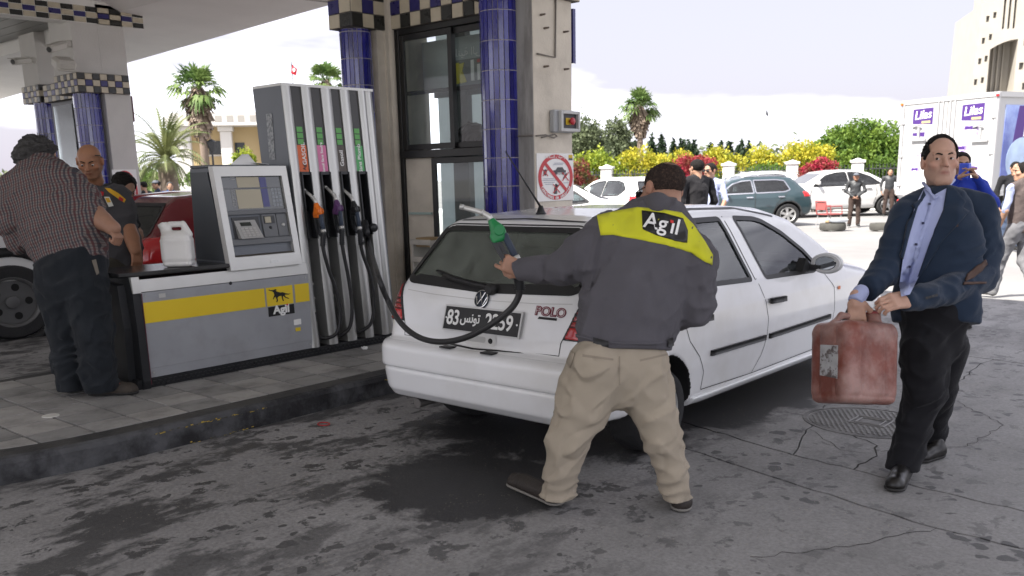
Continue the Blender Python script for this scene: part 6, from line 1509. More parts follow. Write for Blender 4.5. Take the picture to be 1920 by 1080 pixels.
# trousers
hipL, hipR = (1112, 690, D, 66), (1205, 690, D+.02, 60)
tr_ = chain((1168, 640, D+.03, 74), (1160, 690, D+.01, 78)) + chain((1120, 690, D-.02, 60), (1092, 760, D+.02, 49), (1066, 828, D+.05, 37), (1052, 885, D+.11, 31), (1044, 935, D+.17, 30)) + chain((1200, 690, D+.02, 56), (1222, 760, D+.04, 42), (1243, 825, D+.06, 34), (1261, 885, D+.08, 28), (1270, 940, D+.10, 25))
kL, kR, aL, aR = v3(W(1066, 828, D+.03)), v3(W(1243, 825, D+.05)), v3(W(1044, 930, D+.14)), v3(W(1270, 935, D+.08))
def foldT(P):
 z = (0, 0, 1); f = -.014*ridge(P, Vector(dv(-.25, 1)), 38, .5)*near(P, aL, .17) - .014*ridge(P, Vector(dv(.15, 1)), 40, 1.4)*near(P, aR, .16)
 f = f - .010*ridge(P, Vector(dv(.55, .85)), 30, 2.2)*near(P, kL, .2) - .010*ridge(P, Vector(dv(-.5, .85)), 30, 3.1)*near(P, kR, .2) - .010*ridge(P, Vector(dv(.8, .6)), 22, .7)*near(P, v3(W(1150, 745, D-.1)), .2) - .007*ridge(P, Vector(dv(-.7, .7)), 26, .1)*near(P, v3(W(1235, 730, D-.1)), .15)
 return f + .002*wob(P, 14, 1)
tz = Cloth(tr_, .02, (np.array(FH), .72, v3(W(1158, 690, D))), (0,), None, [(W(1160, 632, D), ax_t), (Vector((0, 0, .065)), Vector((0, 0, -1)))], foldT)
M_kh = fabric('beige cotton drill', (.36, .31, .24), .85, .07); to = tz.build('trousers', M_kh, att, .0095)
tz.patch('pocket_flap', [(1056, 645), (1076, 662), (1068, 690), (1054, 668)], M_kh, to, .005, 6, .004); tz.patch('back_pocket', [(1092, 664), (1150, 672), (1150, 676), (1092, 669)], mat('pocket seam', (.25, .212, .162), .9), to, .0035, 6); tz.patch('back_pocket', [(1200, 674), (1252, 662), (1252, 666), (1200, 678)], MATS['pocket seam'], to, .0035, 6)
tz.patch('centre_seam', [(1160, 668), (1163, 668), (1163, 722), (1160, 722)], MATS['pocket seam'], to, .003, 6)
# shoes
M_moc = mat('dark brown leather', (.030, .024, .020), .5, var=.2, vscale=30, bump=.3, bscale=90)
fl = onz(1040, 950); shoe(att, (fl.x+.03, fl.y+.01, 0), onz(957, 908)+Vector((0, 0, 0)), M_moc, .052, .06, mat('pale sole', (.20, .19, .17), .7))
fr = onz(1277, 966); shoe(att, (fr.x+.0, fr.y+.02, 0), Vector(onz(1277, 966))+Vector((-.20, .26, 0)), M_moc, .052, .06, MATS['pale sole'])
# head, hair, glasses
hc = W(1243, 357, D+.16); hM = axes_M(Vector(dv(-.55, .10, .95)), Vector(dv(-.06, -1, .10)), hc, (1.17, 1.12, 1.0))
def scal(x, y, z): return np.clip((.085-np.sqrt((x*.9)**2+(y+.055)**2+(z-.105)**2*.8))/.02, 0, 1)*0
hp = head_parts(hM, TA, .0046, necklen=.16)
hnd = W(957, 493, D+.24);
hl = hand_parts(W(981, 506, D+.22), Vector(dv(-1, -.42, .10)), Vector(dv(.25, .3, -1)), 1, (62, 70, 42), (.75, .45, -.75), 1.10, TA, index=(30, 42, 22))
hr = hand_parts(W(1266, 590, D+.32), Vector(dv(-.8, .2, .6)), Vector(dv(0, -1, 0)), -1, (30, 35, 20), (.6, .5, -.3), 1.08, TA, h=.006)
ab = body_mesh([hp, hl, hr], skin('attendant skin', TA), att, (jk, tz))
hair(hM, att, mat('cropped dark hair', (.040, .030, .026), .85, bump=.9, bscale=420, var=.4, vscale=140, col2=(.085, .056, .044), c2scale=70, c2pos=(.45, .7), spec=.15), lambda P: np.maximum(np.maximum(P[1]-.048+.35*np.maximum(.05-P[2], 0)*1.2, -.072-P[2]+0*P[1]), np.maximum(.0-P[2]+.0*P[1], np.abs(P[1]+.0)-.03)*0-1+np.where((np.abs(P[0]) > .060) & (P[2] < .02) & (P[1] > -.025), 1.05, 0)), .0022, .0008, .0042, 90)
strands(hM, att, MATS['cropped dark hair'], 900, .008, lambda x, y, z: y < .03 and z > -.05 and not (abs(x) > .06 and z < .02 and y > -.02), 2, .001)
V, Q = surf(lambda P: np.maximum(ell(P, (0, -.014, .035), (.075, .097, .088))-.0036+.0006*wob(P, 120), np.sqrt((P[0]-.012)**2+(P[1]+.055)**2*.8+((P[2]-.115)*1.0)**2)-.040+.006*wob(P, 45)), (-.08, -.13, .04), (.09, .03, .14), .0045)
link('thin_crown', np_mesh('thin_crown', app(hM, V), Q), att, mat('scalp through hair', (.17, .095, .065), .55, var=.3, vscale=160, bump=.5, bscale=300))
gm = MB(); gp = lambda x, y, z: tuple(app(hM, np.array([[x, y, z]]))[0])
for sx in (-1, 1): gm.tube([gp(sx*.077, -.005, .012), gp(sx*.080, .05, .010), gp(sx*.070, .098, .008)], .0028, 6)
gm.tube([gp(-.070, .098, .008), gp(0, .106, .010), gp(.070, .098, .008)], .003, 6)
go = gm.build('glasses', M_ink, att, smooth=True)
for sx in (-1, 1):
 m = MB(); m.lathe([(.001, 0), (.028, 0), (.030, .002), (.028, .004), (.001, .004)], (0, 0, 0), 'y', 18, sc=(.86, 1.0)); V = app(hM, np.array(m.v)+np.array([sx*.038, .098, -.004])); m.v = [tuple(p) for p in V]; m.build('lens', mat('dark lens', (.02, .02, .025), .08), go)

# the green nozzle in his hand, with its hose
gh, ge = W(931, 434, D+.25), W(957, 486, D+.25)
gM = frame_M(gh, (ge-gh), Vector(dv(-.891, .454)))
gn = nozzle(None, gM, M_noz[3]); gn.name = 'fuel_nozzle'; tag(gn, 'green fuel nozzle raised in the hand behind the white hatchback, hose trailing to the dispenser', 'fuel nozzle')
gn['label'] = 'green fuel nozzle held up behind the white hatchback, its hose trailing to the dispenser'
st = gM @ Vector((.176, -.026, 0))
hp_ = [st, W(967, 508, D+.25), W(974, 530, D+.27), W(972, 556, D+.3), W(955, 582, D+.33), W(915, 612, D+.4), W(870, 634, D+.52), W(825, 641, D+.68), W(785, 632, D+.85), W(752, 606, D+1.0), W(728, 565, D+1.12), W(706, 508, D+1.2), onx(692, 455, XF0+.02), onx(688, 438, XF0+.01)]
fine = []
for a in range(len(hp_)-1):
 p0, p1, p2, p3 = hp_[max(a-1, 0)], hp_[a], hp_[a+1], hp_[min(a+2, len(hp_)-1)]
 for t in [k/6 for k in range(6)]: fine.append(.5*((2*p1)+(p2-p0)*t+(2*p0-5*p1+4*p2-p3)*t*t+(3*p1-p0-3*p2+p3)*t**3))
fine.append(hp_[-1]); m = MB(); m.tube(fine, .0165, 12); m.build('hose', M_hose, gn, smooth=True)
seg = [fine[8].lerp(fine[8], 0)]; rb_ = []
for k in range(25): s = 5+k*.42; i = int(s); rb_.append(fine[i].lerp(fine[i+1], s-i))
m = MB(); m.tube(rb_, [.0275 if k % 2 else .021 for k in range(25)], 12); m.build('hose_boot', M_blk, gn, smooth=True)
# ---- the man in the navy blazer with the jerrycan
suit = thing('person', 'person in navy blazer and black trousers walking with a dusty red jerrycan', 'person', (-1.43, 4.8, 0))
TS = (.46, .28, .205); D = 4.62
fs = Vector(dv(-.62, 0, -.78)); fs = Vector((fs.x, fs.y, 0)).normalized()
cS = v3(W(1762, 480, D))
tor = chain((1762, 405, D, 58), (1760, 455, D, 76), (1754, 530, D+.02, 73), (1755, 585, D+.03, 80))
sh = chain((1705, 392, D, 27), (1765, 376, D+.03, 30), (1832, 394, D+.02, 34))
raw = chain((1699, 404, D, 30), (1681, 462, D-.03, 29), (1655, 512, D-.06, 26), (1608, 560, D-.16, 19))
law = chain((1836, 405, D+.04, 34), (1845, 462, D+.03, 32), (1838, 518, D, 30), (1775, 546, D-.16, 25), (1702, 563, D-.28, 19))
axr = Vector(W(1606, 562, D-.16)-W(1697, 400, D)).normalized(); axl = Vector(W(1700, 563, D-.30)-W(1838, 520, D-.04)).normalized(); axd = Vector(W(1757, 585, D)-W(1762, 405, D)).normalized()
def foldS(P):
 f = -.008*ridge(P, axr, 42, .4)*near(P, v3(W(1655, 485, D-.05)), .17) - .010*ridge(P, Vector(dv(.5, .85)), 38, 1.6)*near(P, v3(W(1835, 500, D-.1)), .18) - .007*ridge(P, axl, 44, .9)*near(P, v3(W(1760, 550, D-.25)), .16)
 f = f - .008*ridge(P, Vector(dv(.6, .8)), 24, 2.4)*near(P, v3(W(1790, 480, D-.15)), .2) - .007*ridge(P, Vector(dv(-.5, .9)), 26, .2)*near(P, v3(W(1720, 560, D-.15)), .18)
 return f + .0025*wob(P, 13, 6)
zr = (np.array(fs), .52, cS)
def openfront(P, f):   # the blazer hangs open down the front: a wedge is taken out
 return f
bl = Cloth(tor+sh+raw+law, .016, zr, range(0, 5), None, [(W(1757, 606, D+.03), axd+Vector(dv(-.05, 0)))], foldS)
bl.cuts += [(W(1607, 560, D-.16), axr), (W(1697, 564, D-.30), axl)]
M_nav = fabric('navy blazer cloth', (.014, .026, .049), .8, .06, .35, 380, sheen=.12); bl.crease = .009; bo = bl.build('blazer', M_nav, suit, .0095)
M_sh = fabric('pale blue shirt', (.36, .40, .60), .75, .04, .25, 500)
M_pip = mat('brown trim', (.065, .035, .025), .7)
bl.patch('shirt_front', [(1733, 352), (1752, 365), (1776, 352), (1772, 385), (1752, 430), (1738, 480), (1722, 520), (1706, 552), (1690, 556), (1686, 535), (1694, 480), (1704, 430), (1716, 385)], M_sh, bo, .011, 5)
def collar(c1): pass
bl.patch('shirt_placket', [(1747, 368), (1756, 370), (1737, 430), (1716, 500), (1699, 553), (1693, 552), (1708, 500), (1729, 430)], M_sh, bo, .015, 5, .004)
for p in ((1743, 382), (1731, 418), (1718, 458), (1706, 500)): bl.patch('button', [(p[0]-2.5, p[1]-2), (p[0]+2.5, p[1]-2), (p[0]+2.5, p[1]+2.5), (p[0]-2.5, p[1]+2.5)], mat('navy button', (.015, .017, .05), .4), bo, .019, 3)
bl.patch('lapel', [(1776, 346), (1790, 352), (1812, 378), (1806, 388), (1818, 396), (1768, 450), (1728, 512), (1720, 520), (1744, 452), (1768, 395)], M_nav, bo, .021, 5, .018)
bl.patch('lapel', [(1732, 356), (1726, 372), (1712, 382), (1716, 392), (1702, 420), (1690, 478), (1694, 486), (1707, 435), (1722, 385), (1736, 366)], M_nav, bo, .021, 5, .018)
bl.patch('breast_pocket', [(1762, 421), (1797, 420), (1797, 425), (1762, 426)], M_pip, bo, .006, 5)
bl.patch('lapel_pin', [(1785, 364), (1793, 366), (1791, 371), (1784, 369)], M_pip, bo, .017, 4)
bl.patch('elbow_patch', [(1811, 527), (1814, 514), (1832, 498), (1850, 488), (1852, 494), (1842, 508), (1826, 520)], M_pip, bo, .010, 4, .006)
bl.patch('flap_pocket', [(1808, 528), (1850, 528), (1850, 532), (1808, 533)], M_pip, bo, .008, 5, .006)
for k in range(4): bl.patch('cuff_button', [(1735+k*6, 557-k*1.6), (1740+k*6, 555.5-k*1.6), (1741+k*6, 560-k*1.6), (1736+k*6, 561.5-k*1.6)], M_ink, bo, .006, 3)
cuf = Cloth(chain((1614, 548, D-.14, 15), (1604, 566, D-.165, 15.5)), .01, cuts=[(W(1604, 567, D-.165), axr)]); cuf.build('shirt_cuff', M_sh, bo, .008)
col_ = Cloth(chain((1731, 343, D+.03, 3.5), (1740, 354, D-.05, 3.5), (1751, 372, D-.08, 2.5)) + chain((1754, 372, D-.08, 2.5), (1776, 352, D-.05, 3.5), (1789, 337, D+.04, 3.5)), .01); col_.build('shirt_collar', M_sh, bo, .008)
# trousers and shoes
lg = chain((1752, 588, D+.03, 64), (1750, 630, D+.05, 56)) + chain((1736, 650, D+.02, 46), (1733, 735, D+.04, 36), (1714, 800, D+.09, 28), (1694, 872, D+.11, 29)) + chain((1777, 650, D+.12, 37), (1762, 740, D+.24, 27), (1753, 800, D+.40, 20), (1752, 842, D+.47, 19))
kF, aF = v3(W(1732, 735, D)), v3(W(1694, 866, D+.06))
def foldP(P): return -.012*ridge(P, Vector(dv(-.2, 1)), 38, .3)*near(P, aF, .16) - .010*ridge(P, Vector(dv(.6, .8)), 30, 1.3)*near(P, kF, .2) - .009*ridge(P, Vector(dv(-.6, .8)), 24, 1.3)*near(P, v3(W(1745, 650, D-.05)), .2) + .002*wob(P, 15, 2)
tq = Cloth(lg, .03, (np.array(fs), .75, v3(W(1752, 600, D))), (0,), None, [(Vector((0, 0, .045)), Vector((0, 0, -1)))], foldP)
tq.crease = .011; M_bt = fabric('black trouser cloth', (.008, .008, .010), .8, .1, .35, 380); tq.build('trousers', M_bt, suit, .0095)
M_ls = mat('black leather', (.012, .011, .010), .32, var=.2, vscale=20)
ff = onz(1676, 922); hl_ = onz(1700, 880); shoe(suit, hl_, Vector(ff)+(Vector(ff)-Vector(hl_)).normalized()*.03, M_ls, .050, .07, h=.008)
rf = onz(1767, 856); rt = onz(1728, 866); shoe(suit, rf, Vector(rt)+(Vector(rt)-Vector(rf)).normalized()*.05, M_ls, .047, .065, h=.008)
# head
hc = W(1763, 304, D+.0); hM = axes_M(Vector(dv(-.20, .06, -1)), Vector(dv(.02, -1, .06)), hc, (1.02, .98, 1.04))
hp = head_parts(hM, TS, .0034, stubble=.30, necklen=.17, jaw=.95, nose=1.04)
hr = hand_parts(W(1605, 563, D-.16), Vector(dv(.02, 1, -.05)), Vector(dv(-.55, -.2, -.9)), 1, (28, 80, 58), (.70, .50, -.6), 1.12, TS)
hl2 = hand_parts(W(1702, 563, D-.285), Vector(dv(-1, .12, -.42)), Vector(dv(.15, -.55, -1)), -1, (30, 62, 45), (.8, .35, -.6), 1.12, TS)
sb = body_mesh([hp, hr, hl2], skin('suit skin', TS), suit, (bl, tq)); eyes(hM, suit, look=(.25, 1, .05)); brows(hM, suit, M_hair, .0015, w=.0038)
hair(hM, suit, M_hair, lambda P: np.maximum(np.maximum(-P[2]+.002+.9*np.maximum(P[1], -.04)+.030*(np.abs(P[0]) < .05), P[1]-.056+.0*P[2]), np.where((np.abs(P[0]) < .062-.4*np.maximum(0, .055-P[2])) & (P[1] > .028-.30*(P[2]-.06)), .02, -.02)), .0085, .0035, .0042, 75)
V, Q = surf(lambda P: smax(ell(P, (0, -.014, .040), (.071, .090, .088))-.0095+.0035*wob(P, 70), np.maximum(P[1]-.034, .085-P[2]), .01), (-.1, -.12, .06), (.1, .06, .16), .0045); link('thin_top_hair', np_mesh('thin_top_hair', app(hM, V), Q), suit, M_hair)

strands(hM, suit, M_hair, 700, .016, lambda x, y, z: (y < .0 or z > .07) and y < .03 and z > .015 and (z < .085 or y < .02), 3, .004)

# ---- the jerrycan he carries
can = thing('jerrycan', 'dusty translucent red brown jerrycan carried by the person in the navy blazer', 'jerrycan', W(1600, 750, D-.2))
cc = W(1601, 681, D-.14); ca = math.radians(8); cu_ = Vector(dv(.03, -1, .03)); cu_.normalize()
cr_x = Vector(dv(1, .02, .42)); cr_x = (cr_x - cu_*cr_x.dot(cu_)).normalized(); cr_y = cu_.cross(cr_x)
CM = np.array([[cr_x.x, cr_y.x, cu_.x, cc.x], [cr_x.y, cr_y.y, cu_.y, cc.y], [cr_x.z, cr_y.z, cu_.z, cc.z]])
CM4 = Matrix([list(r) for r in CM]+[[0, 0, 0, 1]])
hx, hy, hz = .170, .135, .222
def canf(P):
 x, y, z = P; q = rbox(P, (0, 0, -.01), (hx, hy, hz-.03), .045); q = smin(q, rbox(P, (0, 0, hz-.06), (hx*.93, hy*.90, .035), .03), .03)
 q = smin(q, cap(P, (hx*.42, -hy*.35, hz-.04), (hx*.42, -hy*.35, hz+.005), .040, .038), .02)
 q = smax(q, -rbox(P, (-.045, 0, hz-.012), (.075, .040, .032), .02), .02)
 q = smin(q, np.maximum(cap(P, (-.125, 0, hz-.03), (-.085, 0, hz+.008), .017), -9), .02); q = smin(q, cap(P, (-.085, 0, hz+.008), (.02, 0, hz+.008), .0165), .012); q = smin(q, cap(P, (.02, 0, hz+.008), (.045, 0, hz-.03), .017), .02)
 q = q + .006*np.exp(-((np.abs(x)-.075)/.008)**2)*(np.abs(z) < hz*.75) + .006*np.exp(-((np.abs(y)-.055)/.008)**2)*(np.abs(z) < hz*.75) + .005*np.exp(-((z+.165)/.009)**2)
 return q + .0012*wob(P, 22)
V, Q = surf(canf, (-hx-.04, -hy-.04, -hz-.05), (hx+.04, hy+.04, hz+.07), .0065); V = relax(V, Q, 1, .35)
M_can = mat('dusty red polythene', (.17, .050, .034), .42, var=.22, vscale=10, col2=(.30, .18, .155), c2scale=3.6, c2pos=(.44, .62), spec=.4, bump=.15, bscale=60)
_b = M_can.node_tree.nodes['Principled BSDF']; _b.inputs['Subsurface Weight'].default_value = .25; _b.inputs['Subsurface Radius'].default_value = (.06, .015, .01)
link('body', np_mesh('body', app(CM, V), Q), can, M_can)
m = MB(); m.lathe([(.030, .0), (.036, .002), (.036, .010), (.033, .012), (.036, .016), (.036, .024), (.031, .027), (.028, .022), (.026, -.02)], (hx*.42, -hy*.35, hz+.006), 'z', 22); m.f = [q for q in m.f if len(q) == 4]; m.mi = [0]*len(m.f); m.v = [tuple(CM4 @ Vector(p)) for p in m.v]; m.build('neck', mat('red neck plastic', (.22, .02, .022), .35), can, autos=40)
m = MB(); m.lathe([(.001, 0), (.027, 0)], (hx*.42, -hy*.35, hz-.0), 'z', 18); m.v = [tuple(CM4 @ Vector(p)) for p in m.v]; m.build('mouth', M_ink, can)
lb = MB(); xs = [-hx-.0035]; y0_, y1_ = -.075, .045
lb.add([(-hx-.002, y0_, -.085), (-hx-.002, y1_, -.065), (-hx-.002, y1_, .085), (-hx-.002, y0_, .075), (-hx+.01, y0_, -.085), (-hx+.01, y1_, -.065), (-hx+.01, y1_, .085), (-hx+.01, y0_, .075)], [(0, 3, 2, 1), (0, 1, 5, 4), (1, 2, 6, 5), (2, 3, 7, 6), (3, 0, 4, 7)])
lb.v = [tuple(CM4 @ Vector(p)) for p in lb.v]; lb.build('torn_label', mat('torn label', (.36, .36, .36), .6, var=.2, vscale=20, col2=(.10, .08, .075), c2scale=16, c2pos=(.5, .56)), can)

# ---- the old man in the checked shirt, by the counter
old = thing('person', 'person with unkempt grey hair, checked shirt and dark jeans, back turned at the counter', 'person', (-6.5, 2.7, ZI)); TO = (.30, .165, .11); D = 6.22
tor = chain((134, 480, D, 66), (118, 430, D, 76), (92, 374, D+.02, 76), (80, 345, D+.05, 54)); sh = chain((28, 352, D+.02, 30), (80, 322, D+.06, 34), (128, 345, D+.05, 25))
raw = chain((132, 346, D+.04, 28), (156, 372, D+.02, 28), (168, 388, D, 25)); lw = chain((26, 360, D, 30), (22, 410, D-.03, 28), (34, 455, D+.06, 22))
cO = v3(W(110, 420, D)); axo = Vector(W(132, 480, D)-W(84, 338, D)).normalized()
def foldO(P): return -.014*ridge(P, Vector(dv(.5, .8)), 20, .5)*near(P, v3(W(150, 450, D-.15)), .3) - .012*ridge(P, Vector(dv(-.25, .9)), 20, 1.9)*near(P, v3(W(75, 430, D-.15)), .28) - .010*ridge(P, Vector(dv(.5, .9)), 40, .2)*near(P, v3(W(168, 385, D)), .12) + .004*wob(P, 12, 3)
shc = Cloth(tor+sh+raw+lw, .03, (np.array(FH), .70, cO), range(0, 5), None, [(W(140, 497, D), Vector(dv(.20, 1))), ], foldO)
M_chk = bpy.data.materials.new('small check cotton'); M_chk.use_nodes = True; _t = M_chk.node_tree; _b = _t.nodes['Principled BSDF']; _b.inputs['Roughness'].default_value = .85; _b.inputs['Specular IOR Level'].default_value = .2
def checks(t, b, ex, ey, fr, base, c1, c2):
 N, K = t.nodes.new, t.links.new; g = N('ShaderNodeNewGeometry'); outs = []
 for e in (ex, ey):
  d = N('ShaderNodeVectorMath'); d.operation = 'DOT_PRODUCT'; d.inputs[1].default_value = tuple(Vector(e)*fr); nzz = N('ShaderNodeTexNoise'); nzz.inputs['Scale'].default_value = 5; nzz.inputs['Detail'].default_value = 2; vv = N('ShaderNodeVectorMath'); vv.operation = 'MULTIPLY_ADD'; vv.inputs[1].default_value = (.045, .045, .045); K(g.outputs['Position'], nzz.inputs['Vector']); K(nzz.outputs['Color'], vv.inputs[0]); K(g.outputs['Position'], vv.inputs[2]); K(vv.outputs[0], d.inputs[0]); f = N('ShaderNodeMath'); f.operation = 'FRACT'; K(d.outputs['Value'], f.inputs[0]); outs.append(f.outputs[0])
 def band_(x, a, w):
  s = N('ShaderNodeMath'); s.operation = 'SUBTRACT'; s.inputs[1].default_value = a; K(x, s.inputs[0]); q = N('ShaderNodeMath'); q.operation = 'ABSOLUTE'; K(s.outputs[0], q.inputs[0]); l = N('ShaderNodeMath'); l.operation = 'LESS_THAN'; l.inputs[1].default_value = w; K(q.outputs[0], l.inputs[0]); return l.outputs[0]
 cur = (*base, 1)
 for x, a, w, col, fac in ((outs[0], .25, .13, c1, .85), (outs[0], .75, .13, c2, .85), (outs[1], .25, .11, c1, .45), (outs[1], .75, .10, c2, .45)):
  m = N('ShaderNodeMixRGB'); mu = N('ShaderNodeMath'); mu.operation = 'MULTIPLY'; mu.inputs[1].default_value = fac; K(band_(x, a, w), mu.inputs[0]); K(mu.outputs[0], m.inputs[0]); m.inputs[2].default_value = (*col, 1)
  if isinstance(cur, tuple): m.inputs[1].default_value = cur
  else: K(cur, m.inputs[1])
  cur = m.outputs[0]
 K(cur, b.inputs['Base Color'])
checks(_t, _b, Vector(dv(1, -.25)).normalized(), Vector(dv(.25, 1)).normalized(), 26, (.165, .145, .135), (.085, .030, .032), (.038, .040, .05))
so = shc.build('shirt', M_chk, old, .0115)
shc.patch('yoke_seam', [(30, 350), (60, 338), (110, 342), (138, 352), (138, 354), (110, 344), (60, 340), (30, 352)], mat('shirt seam', (.10, .07, .07), .9), so, .003, 5)
fore = chain((166, 388, D, 21), (192, 414, D-.05, 17), (212, 428, D-.09, 14))
lg = chain((134, 490, D, 66), (134, 530, D, 64)) + chain((106, 535, D, 38), (122, 620, D+.04, 31), (130, 680, D+.08, 27), (134, 722, D+.10, 24)) + chain((160, 535, D-.02, 40), (176, 620, D-.02, 33), (183, 680, D+.02, 31), (188, 716, D+.04, 31))
def foldJ(P): return -.014*ridge(P, Vector(dv(.1, 1)), 36, .6)*near(P, v3(W(186, 690, D)), .22) - .012*ridge(P, Vector(dv(-.1, 1)), 36, .6)*near(P, v3(W(132, 700, D)), .2) - .010*ridge(P, Vector(dv(.6, .8)), 24, 1.)*near(P, v3(W(165, 560, D-.1)), .25) + .003*wob(P, 13, 9)
jn = Cloth(lg, .03, (np.array(FH), .75, v3(W(134, 500, D))), (0,), None, [(Vector((0, 0, ZI+.035)), Vector((0, 0, -1))), (W(130, 478, D), -axo)], foldJ)
M_jn = fabric('dark denim', (.013, .016, .020), .85, .12, .5, 420, (.024, .028, .034), 4); jno = jn.build('jeans', M_jn, old, .011)
jn.patch('back_pocket', [(172, 488), (180, 486), (186, 512), (181, 516)], mat('pocket lining', (.17, .15, .12), .9), jno, .006, 5)
M_bs = mat('worn brown shoe', (.045, .036, .028), .75, var=.25, vscale=25, bump=.4, bscale=60)
ha, ta = onz(165, 742, ZI), onz(262, 738, ZI); s_ = shoe(old, ha, ta, M_bs, .055, .08, ground=ZI, h=.010)
m = MB()
for k in range(4): p = Vector(ha).lerp(Vector(ta), .52+k*.07)+Vector((0, 0, .105-k*.012)); m.tube([p+RH.cross(UPV)*.03, p+Vector((0, 0, .006)), p-RH.cross(UPV)*.03], .006, 5)
stuff(m.build('laces', mat('red laces', (.30, .06, .045), .7), s_, smooth=True))
ha, ta = onz(128, 738, ZI), onz(150, 728, ZI); shoe(old, ha, Vector(ha)+(Vector(ta)-Vector(ha)).normalized()*.3, M_bs, .052, .08, ground=ZI, h=.010)
hc = W(74, 296, D+.08); hM = axes_M(Vector(dv(.72, .35, .72)), Vector(dv(.30, -1, .25)), hc, (1.16, 1.14, 1.04))
hp = head_parts(hM, TO, .0055, necklen=.15); fV, fQ = surf(Cloth(fore, .02), Cloth(fore).lo, Cloth(fore).hi, .008); fp = (fV, fQ, np.tile(np.array(TO, np.float32), (len(fV), 1)))
hr = hand_parts(W(208, 426, D-.08), Vector(dv(.6, .75, -.2)), Vector(dv(.7, -.6, -.4)), 1, (70, 85, 60), (.6, .5, -.7), 1.1, TO, h=.006)
body_mesh([hp, hr, fp], skin('old skin', TO), old, (shc, jn))
def wild(P, q): return smin(q, ell(P, (0, -.085, -.035), (.082, .052, .062))-.006+.010*wob(P, 48, 2), .03)
hair(hM, old, M_hairg, lambda P: np.maximum(P[1]-.050-.45*np.maximum(P[2]-.05, 0), np.where((np.abs(P[0]) > .066) & (P[2] < -.005) & (P[1] > -.015), .02, -.03)), .020, .010, .006, 42, extra=wild)
hs = MB(); rnd = random.Random(4)
for k in range(170):
 a = rnd.uniform(0, 2*math.pi); b = rnd.uniform(-.45, 1.3); d = Vector((math.cos(a)*math.cos(b), -abs(math.sin(a)*math.cos(b))*.9+.15, math.sin(b))); p = Vector((0, -.02, .035))+Vector((d.x*.092, d.y*.108, d.z*.098)); e = p+d*rnd.uniform(.012, .05)+Vector((rnd.uniform(-.02, .02), rnd.uniform(-.02, .02), rnd.uniform(-.02, .01)))
 hs.tube([tuple(app(hM, np.array([p]))[0]), tuple(app(hM, np.array([p.lerp(e, .6)+Vector((0, 0, .005))]))[0]), tuple(app(hM, np.array([e]))[0])], [.0018, .0014, .0007], 3, False)
stuff(hs.build('stray_hair', mat('grey strands', (.055, .052, .05), .6), old))

# ---- the bald attendant behind the counter
bald = thing('person', 'bald person in grey and yellow work jacket looking down, behind the counter', 'person', (-7.2, 3.4, ZI)); TB = (.33, .16, .09); D = 7.15
tor = chain((205, 520, D, 52), (205, 460, D, 58), (196, 410, D, 54), (186, 384, D, 36)); sh = chain((146, 384, D, 22), (184, 374, D, 20), (226, 384, D-.03, 23))
aw = chain((222, 370, D-.03, 24), (232, 402, D-.05, 21), (236, 418, D-.06, 18)); lw = chain((140, 370, D, 24), (138, 420, D, 22), (170, 460, D-.1, 18))
bj = Cloth(tor+sh+aw+lw, .035, (np.array(FH), .7, v3(W(200, 430, D))), range(0, 5), None, [], lambda P: .004*wob(P, 18, 2) - .008*ridge(P, Vector(dv(.5, .8)), 30, .4)*near(P, v3(W(215, 430, D-.1)), .3))
bjo = bj.build('jacket', fabric('grey workwear', (.060, .058, .062), .85, .08), bald, .012)
bj.patch('yellow_shoulder', [(196, 352), (206, 353), (222, 362), (236, 374), (233, 380), (218, 370), (204, 360)], mat('amber yoke', (.60, .34, .02), .8), bjo, .005, 4)
bj.patch('red_piping', [(224, 368), (232, 373), (230, 378), (222, 374)], mat('red piping', (.38, .02, .025), .7), bjo, .008, 4); bj.patch('red_piping', [(181, 366), (186, 358), (195, 360), (194, 366), (185, 371)], MATS['red piping'], bjo, .007, 4); bj.patch('red_piping', [(215, 432), (219, 432), (222, 458), (216, 460)], MATS['red piping'], bjo, .006, 5)
bj.patch('dark_shirt', [(168, 352), (178, 350), (183, 362), (180, 380), (172, 376)], M_ink, bjo, .005, 5)
bj.patch('badge', [(195, 369), (205, 369), (213, 386), (204, 388)], mat('badge white', (.6, .6, .55), .5), bjo, .006, 5); bj.patch('badge_print', [(197, 371), (204, 371), (208, 379), (201, 380)], MATS['amber yoke'], bjo, .009, 4)
fore = Cloth(chain((235, 414, D-.06, 16), (246, 445, D-.09, 14), (254, 470, D-.11, 11)), .02); fV, fQ = surf(fore, fore.lo, fore.hi, .009)
lgb = Cloth(chain((205, 515, D, 50), (200, 560, D+.05, 44)) + chain((190, 560, D+.05, 30), (192, 640, D+.2, 24), (192, 690, D+.3, 22)) + chain((220, 560, D+.05, 30), (222, 640, D+.2, 24), (222, 690, D+.3, 22)), .03, fold=lambda P: .003*wob(P, 14)); lgb.build('trousers', fabric('olive work trousers', (.05, .045, .035), .85), bald, .02)
hc = W(168, 303, D-.05); hM = axes_M(Vector(dv(.22, .50, -.85)), Vector(dv(.02, -1, -.45)), hc, (1.15, 1.12, 1.02))
hp = head_parts(hM, TB, .0048, stubble=.45, necklen=.14)
hr = hand_parts(W(254, 470, D-.11), Vector(dv(.15, 1, -.1)), Vector(dv(.8, -.1, -.6)), 1, (35, 45, 25), (.75, .45, -.4), 1.08, TB, h=.006)
body_mesh([hp, hr, (fV, fQ, np.tile(np.array(TB, np.float32), (len(fV), 1)))], skin('bald skin', TB), bald, (bj,)); eyes(hM, bald, look=(.1, 1, -.5)); brows(hM, bald, M_hair, .003)
for sx in (1, -1): shoe(bald, Vector(W(205+sx*15, 692, D+.3))*1.0, Vector(W(205+sx*15, 692, D+.3))+Vector(dv(.2, 0, -.9)).normalized()*.28, M_bs, .05, .07, ground=ZI, h=.016)
